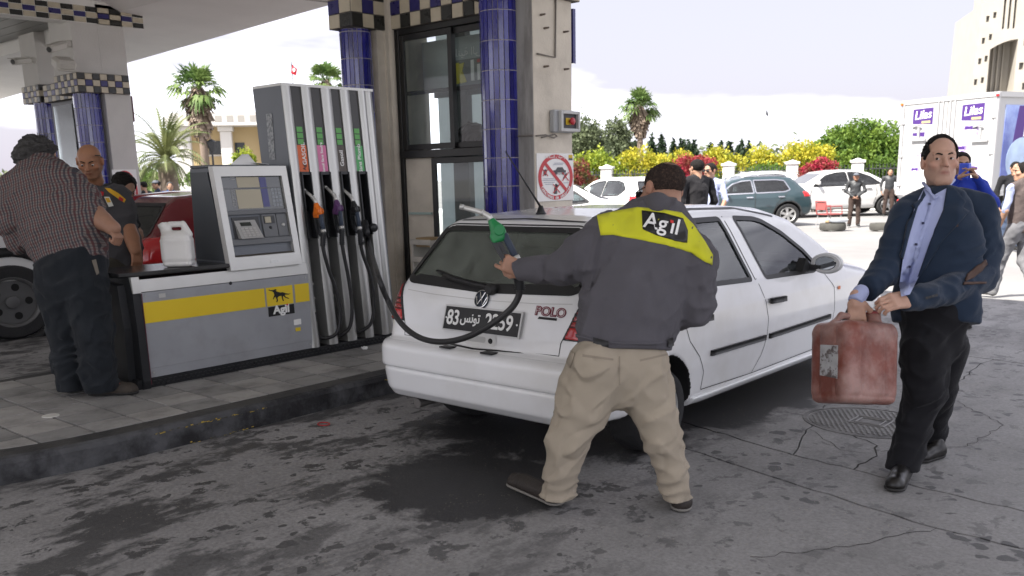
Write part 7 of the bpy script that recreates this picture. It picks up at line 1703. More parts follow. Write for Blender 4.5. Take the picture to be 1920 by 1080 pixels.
gm = MB(); gm.tube([tuple(app(hM, np.array([q]))[0]) for q in ((-.085, .0, .03), (-.082, .05, .06), (-.06, .09, .075))], .004, 5); gm.build('glasses_arm', M_ink, bald)

# ---- others, further off: grown from one standing skeleton in metres
def figure(label, foot, facing, hgt, tone, top, bottom, hairm, D=None, pose='stand', group=None, h=.016, hat=None, vest=None, sleeve=None, shoes=None, bald_=False, stub=0, lean=0.0, arms=None, crop=None, headturn=0.0, bag=False):
 t = thing('person', label, 'person', foot, group); fx_, fy_ = Vector((facing[0], facing[1], 0)).normalized(), None
 r = fx_.cross(Vector((0, 0, 1))); S = hgt/1.75; wx = 1.12*S
 def P3(x, y, z): return Vector(foot) + r*(x*wx) + fx_*(y*S) + Vector((0, 0, z*S)) + fx_*(lean*max(0, z-.9)*S)
 st = .10 if pose == 'stand' else .0
 if pose == 'walk': Lf, Rf = (-.09, .24, .05), (.09, -.26, .10); Lk, Rk = (-.09, .16, .50), (.09, -.02, .48)
 else: Lf, Rf = (-.12, .0, .06), (.12, .03, .06); Lk, Rk = (-.11, .02, .49), (.11, .03, .49)
 hp3 = [(P3(-.09, 0, .90), .10*S), (P3(.09, 0, .90), .10*S)]
 legs = wchain((P3(-.085, 0, .88), .105*S), (P3(*Lk), .075*S), (P3(*Lf), .062*S)) + wchain((P3(.085, 0, .88), .105*S), (P3(*Rk), .075*S), (P3(*Rf), .062*S)) + wchain((P3(-.05, 0, .95), .115*S), (P3(.05, 0, .95), .115*S))
 tr = Cloth(legs, .03*S, fold=lambda P: .0035*wob(P, 15, 1) - .008*ridge(P, (0, 0, 1), 34, .4, .05)*np.exp(-((P[2]-foot[2]-.2)/.16)**2)); tr.build('trousers', bottom, t, h)
 A = arms or (((-.27, -.02, 1.14), (-.25, .10, .90)), ((.27, -.02, 1.14), (.25, .12, .90)))
 up_ = [wchain((P3(-.205, -.005, 1.42), .062*S), (P3(*A[0][0]), .052*S)), wchain((P3(.205, -.005, 1.42), .062*S), (P3(*A[1][0]), .052*S))]
 fo = [wchain((P3(*A[0][0]), .050*S), (P3(*A[0][1]), .036*S)), wchain((P3(*A[1][0]), .050*S), (P3(*A[1][1]), .036*S))]
 tors = wchain((P3(0, 0, .92), .155*S), (P3(0, .015, 1.10), .160*S), (P3(0, .01, 1.30), .172*S)) + wchain((P3(-.17, 0, 1.42), .062*S), (P3(0, -.01, 1.46), .072*S), (P3(.17, 0, 1.42), .062*S))
 flat = (np.array(fx_), .68, v3(P3(0, 0, 1.2)))
 fl = lambda P: .004*wob(P, 16, 2) - .008*ridge(P, (r.x*.5, r.y*.5, .8), 26, 1.2)*near(P, v3(P3(0, .1, 1.05)), .25)
 arm_all = up_[0]+up_[1]+((fo[0]+fo[1]) if sleeve is None else [])
 j = Cloth(tors+arm_all, .04*S, flat, range(0, 5), None, [(P3(0, 0, .86), Vector((0, 0, -1)))], fl); jo_ = j.build('top', top, t, h)
 if vest is not None: Cloth(tors[:2]+tors[2:], .04*S, flat, range(0, 4), None, [(P3(0, 0, .84), Vector((0, 0, -1)))], lambda P: .003*wob(P, 30), .016).build('vest', vest, t, h)
 hd = (fx_*math.cos(headturn) + r*math.sin(headturn)); hM_ = axes_M(hd, (0, 0, 1), P3(0, .03, 1.625)+Vector((0, 0, 0)), (1.14*S, 1.1*S, 1.0*S))
 parts = [head_parts(hM_, tone, max(.006, h*.5), stubble=stub, necklen=.15)]
 for sgn, aa in ((-1, A[0]), (1, A[1])):
  w_ = P3(*aa[1]); e_ = P3(*aa[0]); d_ = (w_-e_).normalized()
  parts.append(hand_parts(w_, d_, r*sgn+fx_*-.3, -sgn, (18, 25, 15), (.75, .45, -.3), 1.05*S, tone, h=.0065))
 if sleeve is not None:
  for f_ in fo: c_ = Cloth([(a, b, ra*.82, rb*.9) for a, b, ra, rb in f_], .02); V, Q = surf(c_, c_.lo, c_.hi, h); parts.append((V, Q, np.tile(np.array(tone, np.float32), (len(V), 1))))
 body_mesh(parts, skin('skin %.2f' % tone[0], tone), t, (j, tr))
 hair(hM_, t, hairm, lambda P: np.maximum(P[1]-.058-.3*np.maximum(P[2]-.06, 0)+.35*np.maximum(.05-P[2], 0), -.055-P[2]) if not bald_ else np.maximum(P[1]-.02, P[2]-.06), .009, .003, max(.006, h*.5), 60)
 if h < .02: eyes(hM_, t); brows(hM_, t, hairm, .002, .004, .005)
 if hat == 'cap':
  V, Q = surf(lambda P: smax(smin(ell(P, (0, -.010, .045), (.083, .105, .085)), rbox(P, (0, .115, .058), (.065, .06, .006), .006), .012), .035-P[2]-.0*P[1], .006), (-.12, -.14, .0), (.12, .2, .16), .007); link('cap', np_mesh('cap', app(hM_, V), Q), t, MATS['cap cloth %s' % label[:6]] if 'cap cloth %s' % label[:6] in MATS else mat('cap cloth', (.10, .11, .13), .8))
 sm_ = shoes or M_ls
 for q, sx in ((Lf, -1), (Rf, 1)):
  p = P3(q[0], q[1]-.06, 0); p.z = foot[2]+max(0, (q[2]-.07)*S*.0); e = P3(q[0]+sx*.03, q[1]+.19, 0); e.z = foot[2]; shoe(t, p, e, sm_, .044*S*1.08, .06, ground=foot[2], h=max(.010, h*.7))
 return t, hM_, j
M_blk_t = fabric('black knit', (.013, .013, .015), .9); M_lblue = fabric('pale blue cotton', (.36, .40, .58), .8); M_jean = fabric('blue jeans', (.055, .075, .12), .85); M_greyj = fabric('grey jeans', (.17, .17, .18), .85, col2=(.26, .26, .27))
TW = (.36, .21, .14)
toC = Vector((-FH.x, -FH.y, 0))
# the bent man by the red cars
bent = thing('person', 'person with black hair in dark sweater bending over at the red car', 'person', W(245, 560, 8.6)); D = 8.4
bt_ = Cloth(chain((205, 470, D, 34), (205, 420, D, 36), (214, 378, D, 34)) + chain((200, 382, D, 20), (228, 386, D-.05, 20)) + chain((228, 388, D-.05, 20), (238, 410, D-.1, 17), (250, 420, D-.25, 12)), .03, fold=lambda P: .004*wob(P, 16)); bt_.build('sweater', M_blk_t, bent, .016)
lgx = Cloth(chain((205, 465, D, 34), (205, 540, D+.15, 24), (206, 590, D+.3, 20)), .03); lgx.build('trousers', M_jean, bent, .025)
hM = axes_M(Vector(dv(.75, .62, -.30)), Vector(dv(.30, -1, -.3)), W(232, 352, D-.05), (1.14, 1.1, 1.0)); hp = head_parts(hM, TW, .006, stubble=.5, necklen=.12)
hr = hand_parts(W(250, 420, D-.25), Vector(dv(.6, .8, 0)), Vector(dv(.7, -.5, -.4)), 1, (30, 40, 20), (.75, .45, -.4), 1.05, TW, h=.007); body_mesh([hp, hr], skin('skin 0.36', TW), bent, (bt_,))
hair(hM, bent, M_hair, lambda P: np.maximum(P[1]-.060+.25*np.maximum(.06-P[2], 0), -.045-P[2]), .014, .006, .006, 55); eyes(hM, bent); brows(hM, bent, M_hair)
# ------------------------------------------------------------------ small things on the ground
t = thing('manhole_cover', 'round studded iron manhole cover in the concrete beside the walking man', 'manhole cover', onz(1632, 792))
mc = onz(1632, 792); M_ir = mat('worn cast iron', (.19, .185, .18), .7, .1, var=.2, vscale=12, col2=(.09, .088, .085), c2scale=6)
m = MB(); m.lathe([(.42, .0), (.42, .004), (.395, .006), (.395, .0)], mc, 'z', 44, sc=(1, .86)); m.f = [q for q in m.f if len(q) == 4]; m.mi = [0]*len(m.f); m.build('frame', M_ir, t)
m = MB(); m.lathe([(.001, .003), (.38, .003), (.387, -.01)], mc, 'z', 44, sc=(1, .86)); lid = m.build('lid', M_ir, t); m = MB()
for i in range(-12, 13):
 for j in range(-12, 13):
  x, y = i*.035+(j % 2)*.0175, j*.035
  if math.hypot(x, y) < .36 and not (abs(x) < .11 and abs(y) < .11): m.cbox((mc.x+x, mc.y+y*.86, .0055), (.018, .018, .006), .003)
stuff(m.build('studs', mat('polished stud', (.215, .21, .205), .65, .1), lid))
for s_ in (.075, .11):
 m = MB(); k = s_
 for a, b in (((-k, -k), (k, -k)), ((k, -k), (k, k)), ((k, k), (-k, k)), ((-k, k), (-k, -k))): m.tube([(mc.x+a[0], mc.y+a[1]*.86, .006), (mc.x+b[0], mc.y+b[1]*.86, .006)], .006, 5)
 stuff(m.build('rib', MATS['polished stud'], lid))
m = MB(); p = onz(95, 780, ZI); m.lathe([(.001, .006), (.05, .005), (.053, .0)], p, 'z', 20); tag(m.build('white_disc', mat('chalky disc', (.55, .54, .50), .7)), 'small pale disc lying on the island tiles near the kerb', 'lid')
m = MB(); p = onz(607, 797, 0); m.tube([(p.x+.045*math.cos(a), p.y+.035*math.sin(a), .008) for a in [2*math.pi*k/20 for k in range(21)]], .004, 6, False); tag(m.build('red_ring', mat('red plastic ring', (.40, .03, .03), .5), smooth=True), 'thin red plastic ring on the oily concrete by the kerb', 'ring')
p = onz(684, 655, ZI)
V, Q = surf(lambda P: ell(P, (p.x, p.y, ZI+.012), (.035, .022, .014))+.007*wob(P, 90), (p.x-.06, p.y-.05, ZI), (p.x+.06, p.y+.05, ZI+.05), .005); o = link('paper_scrap', np_mesh('scrap', V, Q), None, MATS['paper']); tag(o, 'crumpled white scrap of paper on the tiles by the pump tower', 'litter')

# ------------------------------------------------------------------ parked and queuing cars
KINDS = {
 'sedan': dict(prof=[(.10, .33), (.03, .50), (.02, .82), (.08, .97), (.45, 1.03), (.85, 1.10), (1.30, 1.37), (1.65, 1.465), (2.15, 1.485), (2.60, 1.42), (3.25, 1.04), (3.95, .93), (4.25, .78), (4.34, .52), (4.28, .26), (3.9, .20), (.35, .22)],
 hw=[(.2, .80), (.35, .85), (.6, .875), (.85, .86), (1.0, .81), (1.35, .63), (1.45, .58), (1.5, .5)], plan=[(-.1, .86), (.15, .93), (.6, .985), (1.2, 1), (3.3, 1), (3.9, .95), (4.2, .86), (4.4, .7)], ax=(.82, 3.42), r=.315,
 win=[[(1.98, .99), (2.30, .98), (3.02, .97), (2.62, 1.30), (2.30, 1.385), (2.02, 1.40)], [(1.05, 1.03), (1.30, 1.00), (1.92, .99), (1.96, 1.40), (1.62, 1.375), (1.32, 1.25)]], rear=[(-.62, 1.10), (.62, 1.10), (.50, 1.36), (-.50, 1.36)], front=[(-.68, 1.06), (.68, 1.06), (.52, 1.38), (-.52, 1.38)], lamp=(.70, .93, .56)),
 'suv': dict(prof=[(.10, .36), (.03, .52), (.05, .78), (.12, .98), (.20, 1.08), (.52, 1.42), (.62, 1.52), (1.1, 1.57), (1.8, 1.565), (2.35, 1.48), (3.00, 1.08), (3.75, .97), (4.05, .80), (4.16, .55), (4.10, .28), (3.8, .24), (.35, .26)],
 hw=[(.2, .80), (.38, .86), (.6, .885), (.9, .87), (1.04, .82), (1.4, .66), (1.55, .58), (1.6, .5)], plan=[(-.1, .86), (.15, .93), (.6, .985), (1.2, 1), (3.0, 1), (3.7, .95), (4.05, .84), (4.2, .7)], ax=(.80, 3.34), r=.345,
 win=[[(1.80, 1.05), (2.25, 1.04), (2.80, 1.03), (2.40, 1.34), (2.12, 1.43), (1.83, 1.45)], [(.72, 1.13), (.90, 1.07), (1.74, 1.05), (1.77, 1.45), (1.1, 1.455), (.86, 1.42)]], rear=[(-.64, 1.10), (.64, 1.10), (.52, 1.42), (-.52, 1.42)], front=[(-.68, 1.10), (.68, 1.10), (.54, 1.44), (-.54, 1.44)], lamp=(.86, 1.08, .48)),
 'hatch': dict(prof=[(.08, .32), (.02, .48), (.04, .72), (.10, .92), (.20, 1.0), (.42, 1.32), (.55, 1.42), (1.0, 1.46), (1.7, 1.455), (2.15, 1.38), (2.75, 1.02), (3.25, .90), (3.50, .72), (3.58, .50), (3.52, .26), (3.2, .20), (.3, .22)],
 hw=[(.2, .74), (.35, .79), (.6, .815), (.85, .80), (.98, .75), (1.3, .60), (1.43, .54), (1.5, .48)], plan=[(-.1, .84), (.12, .92), (.5, .985), (1.0, 1), (2.7, 1), (3.2, .95), (3.45, .84), (3.6, .7)], ax=(.56, 2.94), r=.30,
 win=[[(1.52, .98), (1.9, .97), (2.52, .95), (2.15, 1.25), (1.85, 1.34), (1.55, 1.36)], [(.62, 1.14), (.80, 1.00), (1.46, .98), (1.49, 1.36), (1.0, 1.35), (.80, 1.30)]], rear=[(-.56, 1.00), (.56, 1.00), (.47, 1.33), (-.47, 1.33)], front=[(-.62, 1.03), (.62, 1.03), (.48, 1.34), (-.48, 1.34)], lamp=(.66, .98, .52)),
}
M_bgl = glass_mat('street car glass', (.60, .70, .72), .02, .45, .05, (.4, .42, .42))
def street_car(kind, label, paintm, anchor, heading, scale=1.0, side=1, h=.034, lower=None, roofrails=False, lampm=None, group=None, chrome=False, nrim=5):
 k = KINDS[kind]; f = Vector((heading[0], heading[1], 0)).normalized(); r = f.cross(UPV)
 sx, sy, sz = scale*1.14, scale*1.16, scale
 loc = Vector(anchor) - r*(side*(max(p[1] for p in k['hw'])-.04)*sx) - f*(k['ax'][0]*sy); loc.z = anchor[2] if len(anchor) > 2 else 0
 M = Matrix(((r.x*sx, f.x*sy, 0, loc.x), (r.y*sx, f.y*sy, 0, loc.y), (0, 0, sz, loc.z), (0, 0, 0, 1)))
 t = thing('parked_car', label, 'car', loc, group)
 C_ = Car(t, M, k['prof'], k['hw'], k['plan'], k['ax'], (k['r'], (k['r']+.055,)*2), h=h, k=.10)
 wins = [rounded(w, .04) for w in k['win']]
 C_.body(paintm, wins, k['rear'], k['front'], .36 if lower else None, lower)
 for sd_ in (1, -1):
  for w in wins:
   o = C_.patch('window', inset(w, -.02), 'side', M_bgl, sd_, off=.002, step=.12); C_.strip('window_trim', w, 'side', .035, M_chr if chrome else M_rub, sd_, off=.007, parent=o, closed=True, step=.12)
  if sd_ == side:
   xm = k['win'][0][0][0]-.03; z0 = k['win'][0][0][1]
   C_.strip('door_seam', [(xm, z0-.02), (xm+.02, .6), (xm-.02, .34)], 'side', .014, M_gap, sd_, .003, step=.12); x2 = k['win'][0][2][0]+.05; C_.strip('door_seam', [(x2, z0-.02), (x2+.04, .6), (x2, .36)], 'side', .014, M_gap, sd_, .003, step=.12)
   x3 = k['ax'][0]+.35; C_.strip('door_seam', [(k['win'][1][1][0]-.1, z0-.0), (x3, .7), (x3+.08, .40)], 'side', .014, M_gap, sd_, .003, step=.12)
   for a in (xm+.08, k['win'][1][1][0]+.02): C_.strip('door_handle', [(a, z0-.13), (a+.19, z0-.13)], 'side', .035, M_chr if chrome else paintm, sd_, .02, step=.12)
   m = MB(); q = C_.lift([(k['win'][0][2][0]-.12, z0+.05)], 'side', sd_)[0]; m.cbox((q[0]+sd_*.10, q[1], q[2]+.04), (.17, .09, .13), .03); C_.mb('wing_mirror', m, paintm)
  for y in k['ax']: C_.wheel(sd_, y, k['r'], .20, M_rim, 1.02, nrim, True)
  z0, z1, x0 = k['lamp']
  def lamp(P, sd_=sd_): return np.maximum(np.maximum(C_.f(P, .012), np.maximum(z0+.03-P[2], P[2]-z1)), np.maximum(x0-P[0]*sd_, P[1]-.30-(P[2]-z0)*.3))
  V, Q = surf(lamp, (min(sd_*.4, sd_*1.0), -.05, z0-.1), (max(sd_*.4, sd_*1.0), .6, z1+.1), .03); C_.put('tail_lamp', V, Q, lampm or M_tlb)
 o = C_.patch('rear_window', rounded(k['rear'], .05), 'rear', M_bgl, off=.002, step=.12); C_.strip('window_trim', rounded(k['rear'], .05), 'rear', .04, M_rub, off=.006, parent=o, closed=True, step=.12)
 C_.patch('windscreen', rounded(k['front'], .05), 'front', M_bgl, off=.002, step=.12)
 m = MB(); q = C_.lift([(0, z0-.02 if kind != 'hatch' else .62)], 'rear')[0]; m.box(-.26, .26, q[1]-.02, q[1]+.05, q[2]-.055, q[2]+.055); C_.mb('number_plate', m, M_ink)
 for x in (-.35, .35):
  m = MB(); m.cbox((x, 1.75, .62), (.46, .16, .60), .06, Matrix.Rotation(-.2, 4, 'X')); m.cbox((x, 1.60, 1.12), (.24, .09, .16), .04); C_.mb('seat', m, M_in)
 if roofrails:
  for sd_ in (1, -1): m = MB(); P_r = [C_.lift([(sd_*.52, y)], 'top', off=.03)[0] for y in (.75, 1.1, 1.6, 2.1)]; m.tube([tuple(p) for p in P_r], .02, 6); C_.mb('roof_rail', m, M_chr, smooth=True)
 return t, C_
def dirv(a, b): d = RH*a + FH*b; return (d.x, d.y)
P_white = paint('street white paint', (.68, .68, .67), .25, .5, .02); P_silver = paint('street pearl paint', (.55, .55, .54), .3, .5, .02)
P_teal = paint('teal paint', (.028, .050, .058), .22, .7, .04); P_red = paint('dark red paint', (.20, .008, .014), .2, .8, .04); P_red2 = paint('wine red paint', (.14, .010, .016), .2, .8, .04)
M_clad = mat('grey cladding', (.045, .046, .048), .6)
street_car('suv', 'teal crossover with silver alloy wheel parked across the lot', P_teal, onz(1476, 423), dirv(-1, -.18), .93, -1, lower=M_clad, roofrails=True, chrome=True, nrim=6)
street_car('sedan', 'pearl white saloon parked behind the man in the flat cap', P_silver, onz(1663, 403), dirv(-1, -.10), 1.08, -1)
a = W(1478, 340, 36.5); a.z = 0; street_car('suv', 'white estate car behind the teal crossover, only roof and windows showing', P_white, a, dirv(-1, -.1), 1.02, -1, h=.05, roofrails=True)
a = W(1590, 345, 37.8); a.z = 0; street_car('suv', 'white off roader with dark windows between the teal crossover and the pearl saloon', P_white, a, dirv(-1, -.1), 1.0, -1, h=.05)
a = W(1128, 400, 19.5); a.z = 0; street_car('sedan', 'white saloon with red tail lamp, seen just right of the kiosk end wall', P_white, a, dirv(-1, .10), 1.0, -1)
a = W(1243, 370, 26); a.z = 0; street_car('hatch', 'white hatchback behind the head of the grey jacketed attendant', P_white, a, dirv(-1, .05), 1.02, -1, h=.045)
a = W(1168, 360, 24.5); a.z = 0; street_car('hatch', 'white hatchback with a dark back window and red spoiler lamp beyond the saloon', P_white, a, dirv(-.5, 1), 1.05, -1, h=.045)
a = W(1415, 345, 41); a.z = 0; street_car('sedan', 'white saloon farthest back along the garden wall, left of the roof of the estate car', P_white, a, dirv(-1, -.1), 1.02, -1, h=.05)
# queue in the lane beyond the pumps
a = W(258, 470, 14.2); a.z = 0; street_car('hatch', 'bright red hatchback side on, behind the bending person', P_red, a, dirv(1, .22), 1.02, 1, h=.03)
a = W(372, 520, 10.6); a.z = 0; rc, rcC = street_car('hatch', 'wine red hatchback seen from its tail, left of the card terminal', P_red2, a, (.10, 1), 1.02, 1, h=.026)
m = MB(); q = rcC.lift([(0, .84)], 'rear', off=.01)[0]; m.lathe([(.03, 0), (.055, -.012), (.065, 0)], tuple(q), 'y', 18); rcC.mb('badge', m, M_chr, autos=40)
# white pickup at the left edge
pk = thing('pickup', 'white pickup at the left edge behind the grey haired man, one wheel showing', 'pickup', (-11.2, 2.6, 0)); PKM = Matrix.Translation((-11.35, 0, 0))
m = MB(); m.prism([(-.9, .62), (5.05, .62), (5.1, .75), (5.1, 1.22), (-.9, 1.22)], 'x', -12.3, -10.32); ob = m.build('bed_side', P_white, pk); bv = ob.modifiers.new('b', 'BEVEL'); bv.width = .03; bv.segments = 2
m = MB(); m.box(-12.2, -10.42, -.8, 4.9, .45, .615); m.build('chassis', M_well, pk)
pc_ = Car(pk, Matrix.Translation((-11.35, 3.72, 0)), [(0, 0), (1, 0), (1, 1)], [(0, 1.06), (1, 1.06)], [(0, 1), (1, 1)], (0,), (.40, (.45,)), width_axle=1.05)
wv = pc_.wheel(1, 0, .40, .24, mat('steel wheel', (.13, .13, .13), .5, .4), 1.1, 0)
m = MB(); m.lathe([(.52, 0), (.54, .03), (.44, .03), (.44, 0)], (-10.33, 3.72, .44), 'x', 30, sc=(1.1, 1)); m.f = [q for q in m.f if len(q) == 4]; m.mi = [0]*len(m.f); m.build('arch_lip', M_rub, pk, smooth=True)
m = MB(); m.prism([(-3.2, .62), (-.95, .62), (-.95, 1.3), (-1.3, 1.85), (-2.6, 1.85), (-3.2, 1.25)], 'x', -12.3, -10.32); m.build('cab', P_white, pk)
pc2 = Car(pk, Matrix.Translation((-11.35, -1.6, 0)), [(0, 0), (1, 0), (1, 1)], [(0, 1.06), (1, 1.06)], [(0, 1), (1, 1)], (0,), (.40, (.45,)), width_axle=1.05); pc2.wheel(1, 0, .40, .24, MATS['steel wheel'], 1.1, 0); pc2.wheel(-1, 0, .40, .24, MATS['steel wheel'], 1.1, 0); pc_.wheel(-1, 0, .40, .24, MATS['steel wheel'], 1.1, 0)

# ------------------------------------------------------------------ box truck
tl_, tr_c = Vector((-8.68, 25.8, 0)), Vector((-6.05, 24.7, 0)); ex = (tr_c-tl_).normalized(); eyv = Vector((-ex.y, ex.x, 0)); tw_ = (tr_c-tl_).length
truck = thing('box_truck', 'white box truck with purple stickers on its rear doors and blue side picture', 'truck', tl_.lerp(tr_c, .5))
TM = Matrix(((ex.x, eyv.x, 0, tl_.x), (ex.y, eyv.y, 0, tl_.y), (0, 0, 1, 0), (0, 0, 0, 1)))
def tb(name, mb, m, parent=None, **k): mb.v = [tuple(TM @ Vector(p)) for p in mb.v]; return mb.build(name, m, parent or truck, **k)
M_tw = mat('truck white', (.44, .44, .435), .45, var=.04, vscale=2); M_tg = mat('truck galvanised', (.42, .42, .42), .5, .3); M_tbl = mat('truck side blue', (.10, .13, .36), .4, var=.3, vscale=.6, col2=(.26, .33, .55), c2scale=.7); M_pur = mat('sticker purple', (.06, .022, .16), .45); M_lil = mat('sticker lilac', (.30, .23, .46), .5, var=.3, vscale=9, col2=(.62, .56, .60), c2scale=9)
z0t, z1t = .88, 3.33
m = MB(); m.box(.04, tw_-.04, .05, 5.6, z0t, z1t-.03); tb('cargo_box', m, M_tw)
m = MB()
for q in ((0, .10, z0t, z1t), (tw_-.10, tw_, z0t, z1t), (.10, tw_-.10, z1t-.12, z1t), (.10, tw_-.10, z0t, z0t+.10)): m.box(q[0], q[1], -.02, .049, q[2], q[3], .01)
tb('rear_frame', m, M_tg)
doors = []
for i in (0, 1):
 x0 = .11+i*(tw_/2-.10); m = MB(); m.box(x0, x0+tw_/2-.12, -.005, .045, z0t+.11, z1t-.13, .008); dr = tb('rear_door', m, M_tw); doors.append((dr, x0))
 for k in range(2):
  xb = (x0+tw_/2-.12-.10-k*.13) if i == 0 else x0+.10+k*.13; m = MB(); m.tube([(xb, -.035, z0t+.05), (xb, -.035, z1t-.08)], .018, 6); tb('lock_bar', m, M_tg, dr)
 for z in (1.15, 1.9, 2.75):
  xe = x0-.02 if i == 0 else x0+tw_/2-.10; m = MB(); m.box(xe-.06, xe+.06, -.04, -.006, z-.03, z+.03, .008); tb('hinge', m, M_tg, dr)
def sticker(dr, x0, x1, z0, z1, m, name='sticker', y=-.008, slant=.04):
 q = MB(); q.add([(x0, y, z0+slant), (x1, y, z0), (x1, y, z1), (x0, y, z1-slant*.3), (x0, y+.002, z0+slant), (x1, y+.002, z0), (x1, y+.002, z1), (x0, y+.002, z1-slant*.3)], [(0, 1, 2, 3), (0, 4, 5, 1), (1, 5, 6, 2), (2, 6, 7, 3), (3, 7, 4, 0)]); return tb(name, q, m, dr)
M_yg = mat('sticker gold', (.45, .38, .18), .5)
for dr, x0 in doors:
 xs_ = x0 + (.28 if x0 < .5 else .42); s1 = sticker(dr, xs_, xs_+.62, 2.68, 3.10, M_pur)
 text('Lilas', .30, TM @ frame_M((xs_+.31, -.012, 2.93), (1, 0, .06), Z), M_wht, s1, 'lettering', ext=.001, bold=.004, shear=.18)
 sticker(s1, xs_+.28, xs_+.55, 2.72, 2.78, M_yg, 'print', -.011, .0)
for (i, xa, xb, za, zb, mm) in ((0, .30, .68, 2.38, 2.50, M_pur), (1, .50, .95, 2.22, 2.60, M_lil), (1, .28, .64, 1.70, 2.12, M_lil), (1, .66, 1.05, 1.18, 1.62, M_lil), (0, .42, .62, 1.75, 1.95, M_lil), (0, .30, .60, 1.35, 1.62, M_lil)):
 dr, x0 = doors[i]; s1 = sticker(dr, x0+xa, x0+xb, za, zb, mm)
 if mm is M_lil:
  c = ((x0+xa+x0+xb)/2, (za+zb)/2); sticker(s1, x0+xa+.04, x0+xb-.06, zb-.10, zb-.03, M_pur, 'print', -.011, 0); q = MB(); q.lathe([(.001, -.0125), (.10, -.0125), (.10, -.010)], (c[0], 0, c[1]-.05), 'y', 14); tb('print', q, M_wht, s1)
for dr, x0, z in ((doors[0][0], doors[0][1]+.30, 2.58), (doors[1][0], doors[1][1]+.78, 2.48)):
 m = MB(); m.tube([(x0, -.02, z+.06), (x0+.30, -.09, z+.11)], .022, 6); m.box(x0+.18, x0+.24, -.05, -.012, z-.25, z+.05); m.box(x0, x0+.45, -.07, -.012, z-.30, z-.25); tb('door_catch', m, M_tg, dr)
for x, mm in ((.03, mat('marker amber', (.5, .14, .02), .3)), (tw_-.03, M_tlb)): m = MB(); m.cbox((x, -.04, z1t-.09), (.07, .05, .06), .01); tb('marker_lamp', m, mm)
m = MB(); m.box(tw_-.038, tw_-.022, .30, 5.4, z0t+.28, z1t-.30); sp = tb('side_picture', m, M_tbl)
m = MB(); m.prism([(.78, z1t-.32), (3.2, z1t-.32), (3.2, 2.0), (2.6, 1.92), (.62, 1.98)], 'x', tw_-.020, tw_-.015); tb('side_band', m, M_pur, sp)
text('Lilas', .95, TM @ frame_M((tw_-.012, .95, 2.60), (0, 1, .04), Z), M_wht, sp, 'lettering', ext=.001, bold=.03, shear=.15, align='LEFT')
m = MB(); m.lathe([(.001, .006), (.55, .006), (.55, 0)], (tw_-.020, 1.0, 1.72), 'x', 28); tb('picture_moon', m, mat('picture pale', (.36, .46, .62), .5, var=.3, vscale=2), sp)
m = MB(); m.box(tw_-.04, tw_, 0.05, 5.6, z1t-.12, z1t); m.box(tw_-.04, tw_, .05, 5.6, z0t, z0t+.12); tb('side_rail', m, M_tg)
m = MB(); m.box(.3, tw_-.3, .3, 6.8, .55, .86); tb('chassis', m, M_well); m = MB(); m.box(.1, tw_-.1, -.05, .08, .42, .60, .02); tb('rear_bumper', m, M_tg)
m = MB(); m.prism([(5.7, .55), (7.4, .55), (7.5, 1.2), (7.2, 2.2), (6.9, 2.4), (5.7, 2.4)], 'x', .15, tw_-.15); tb('cab', m, M_tw)
for x in (.22, tw_-.22):
 for y in (1.3, 6.3): q = MB(); q.lathe([(.001, -.14), (.40, -.14), (.42, -.10), (.42, .10), (.40, .14), (.22, .14), (.2, .10), (.001, .10)], (x, y, .42), 'x', 22); tb('wheel', q, M_tyre, autos=40)
for x in (.25, tw_-.25): m = MB(); m.cbox((x, -.05, .72), (.30, .06, .12), .02); tb('tail_lamp', m, M_tlb)

# ------------------------------------------------------------------ garden wall, shrubs, trees
M_pier = mat('white pier', (.68, .67, .65), .8, var=.06, vscale=4); M_bar = mat('dark fence bar', (.03, .032, .035), .6)
pier_px = [(905, 41.5), (1025, 40.2), (1138, 39.0), (1248, 38.2), (1366, 37.5), (1485, 36.8), (1607, 36.1), (1735, 35.4), (1868, 34.7), (2005, 34.0)]
base = []
for px, d in pier_px: p = W(px, 330, d); p.z = 0; base.append(p)
fence = thing('garden_fence', 'long garden wall with white capped piers and dark bars behind the parked cars', 'fence', base[4])
fd = (base[-1]-base[0]).normalized(); fn_ = Vector((-fd.y, fd.x, 0)); FM = lambda c: Matrix(((fd.x, fn_.x, 0, c.x), (fd.y, fn_.y, 0, c.y), (0, 0, 1, 0), (0, 0, 0, 1)))
for i, c in enumerate(base):
 m = MB(); m.box(-.23, .23, -.2, .2, 0, 1.86, .01); m.v = [tuple(FM(c) @ Vector(p)) for p in m.v]; pr = m.build('pier', M_pier, fence)
 m = MB(); m.box(-.29, .29, -.26, .26, 1.862, 1.96, .015); m.lathe([(.22, 1.96), (.05, 2.03), (.001, 2.04)], (0, 0, 0), 'z', 4); m.v = [tuple(FM(c) @ Vector(p)) for p in m.v]; m.build('pier_cap', M_pier, pr)
 if i+1 < len(base):
  d = base[i+1]; L_ = (d-c).length; m = MB(); m.box(.235, L_-.235, -.12, .12, 0, .75); m.v = [tuple(FM(c) @ Vector(p)) for p in m.v]; m.build('low_wall', M_pier, fence)
  m = MB();
  for z in (.95, 1.62): m.box(.235, L_-.235, -.025, .025, z-.02, z+.02)
  for k in range(int((L_-.5)/.13)): x = .30+k*.13; m.box(x-.012, x+.012, -.012, .012, .752, 1.80)
  m.v = [tuple(FM(c) @ Vector(p)) for p in m.v]; stuff(m.build('bars', M_bar, fence))
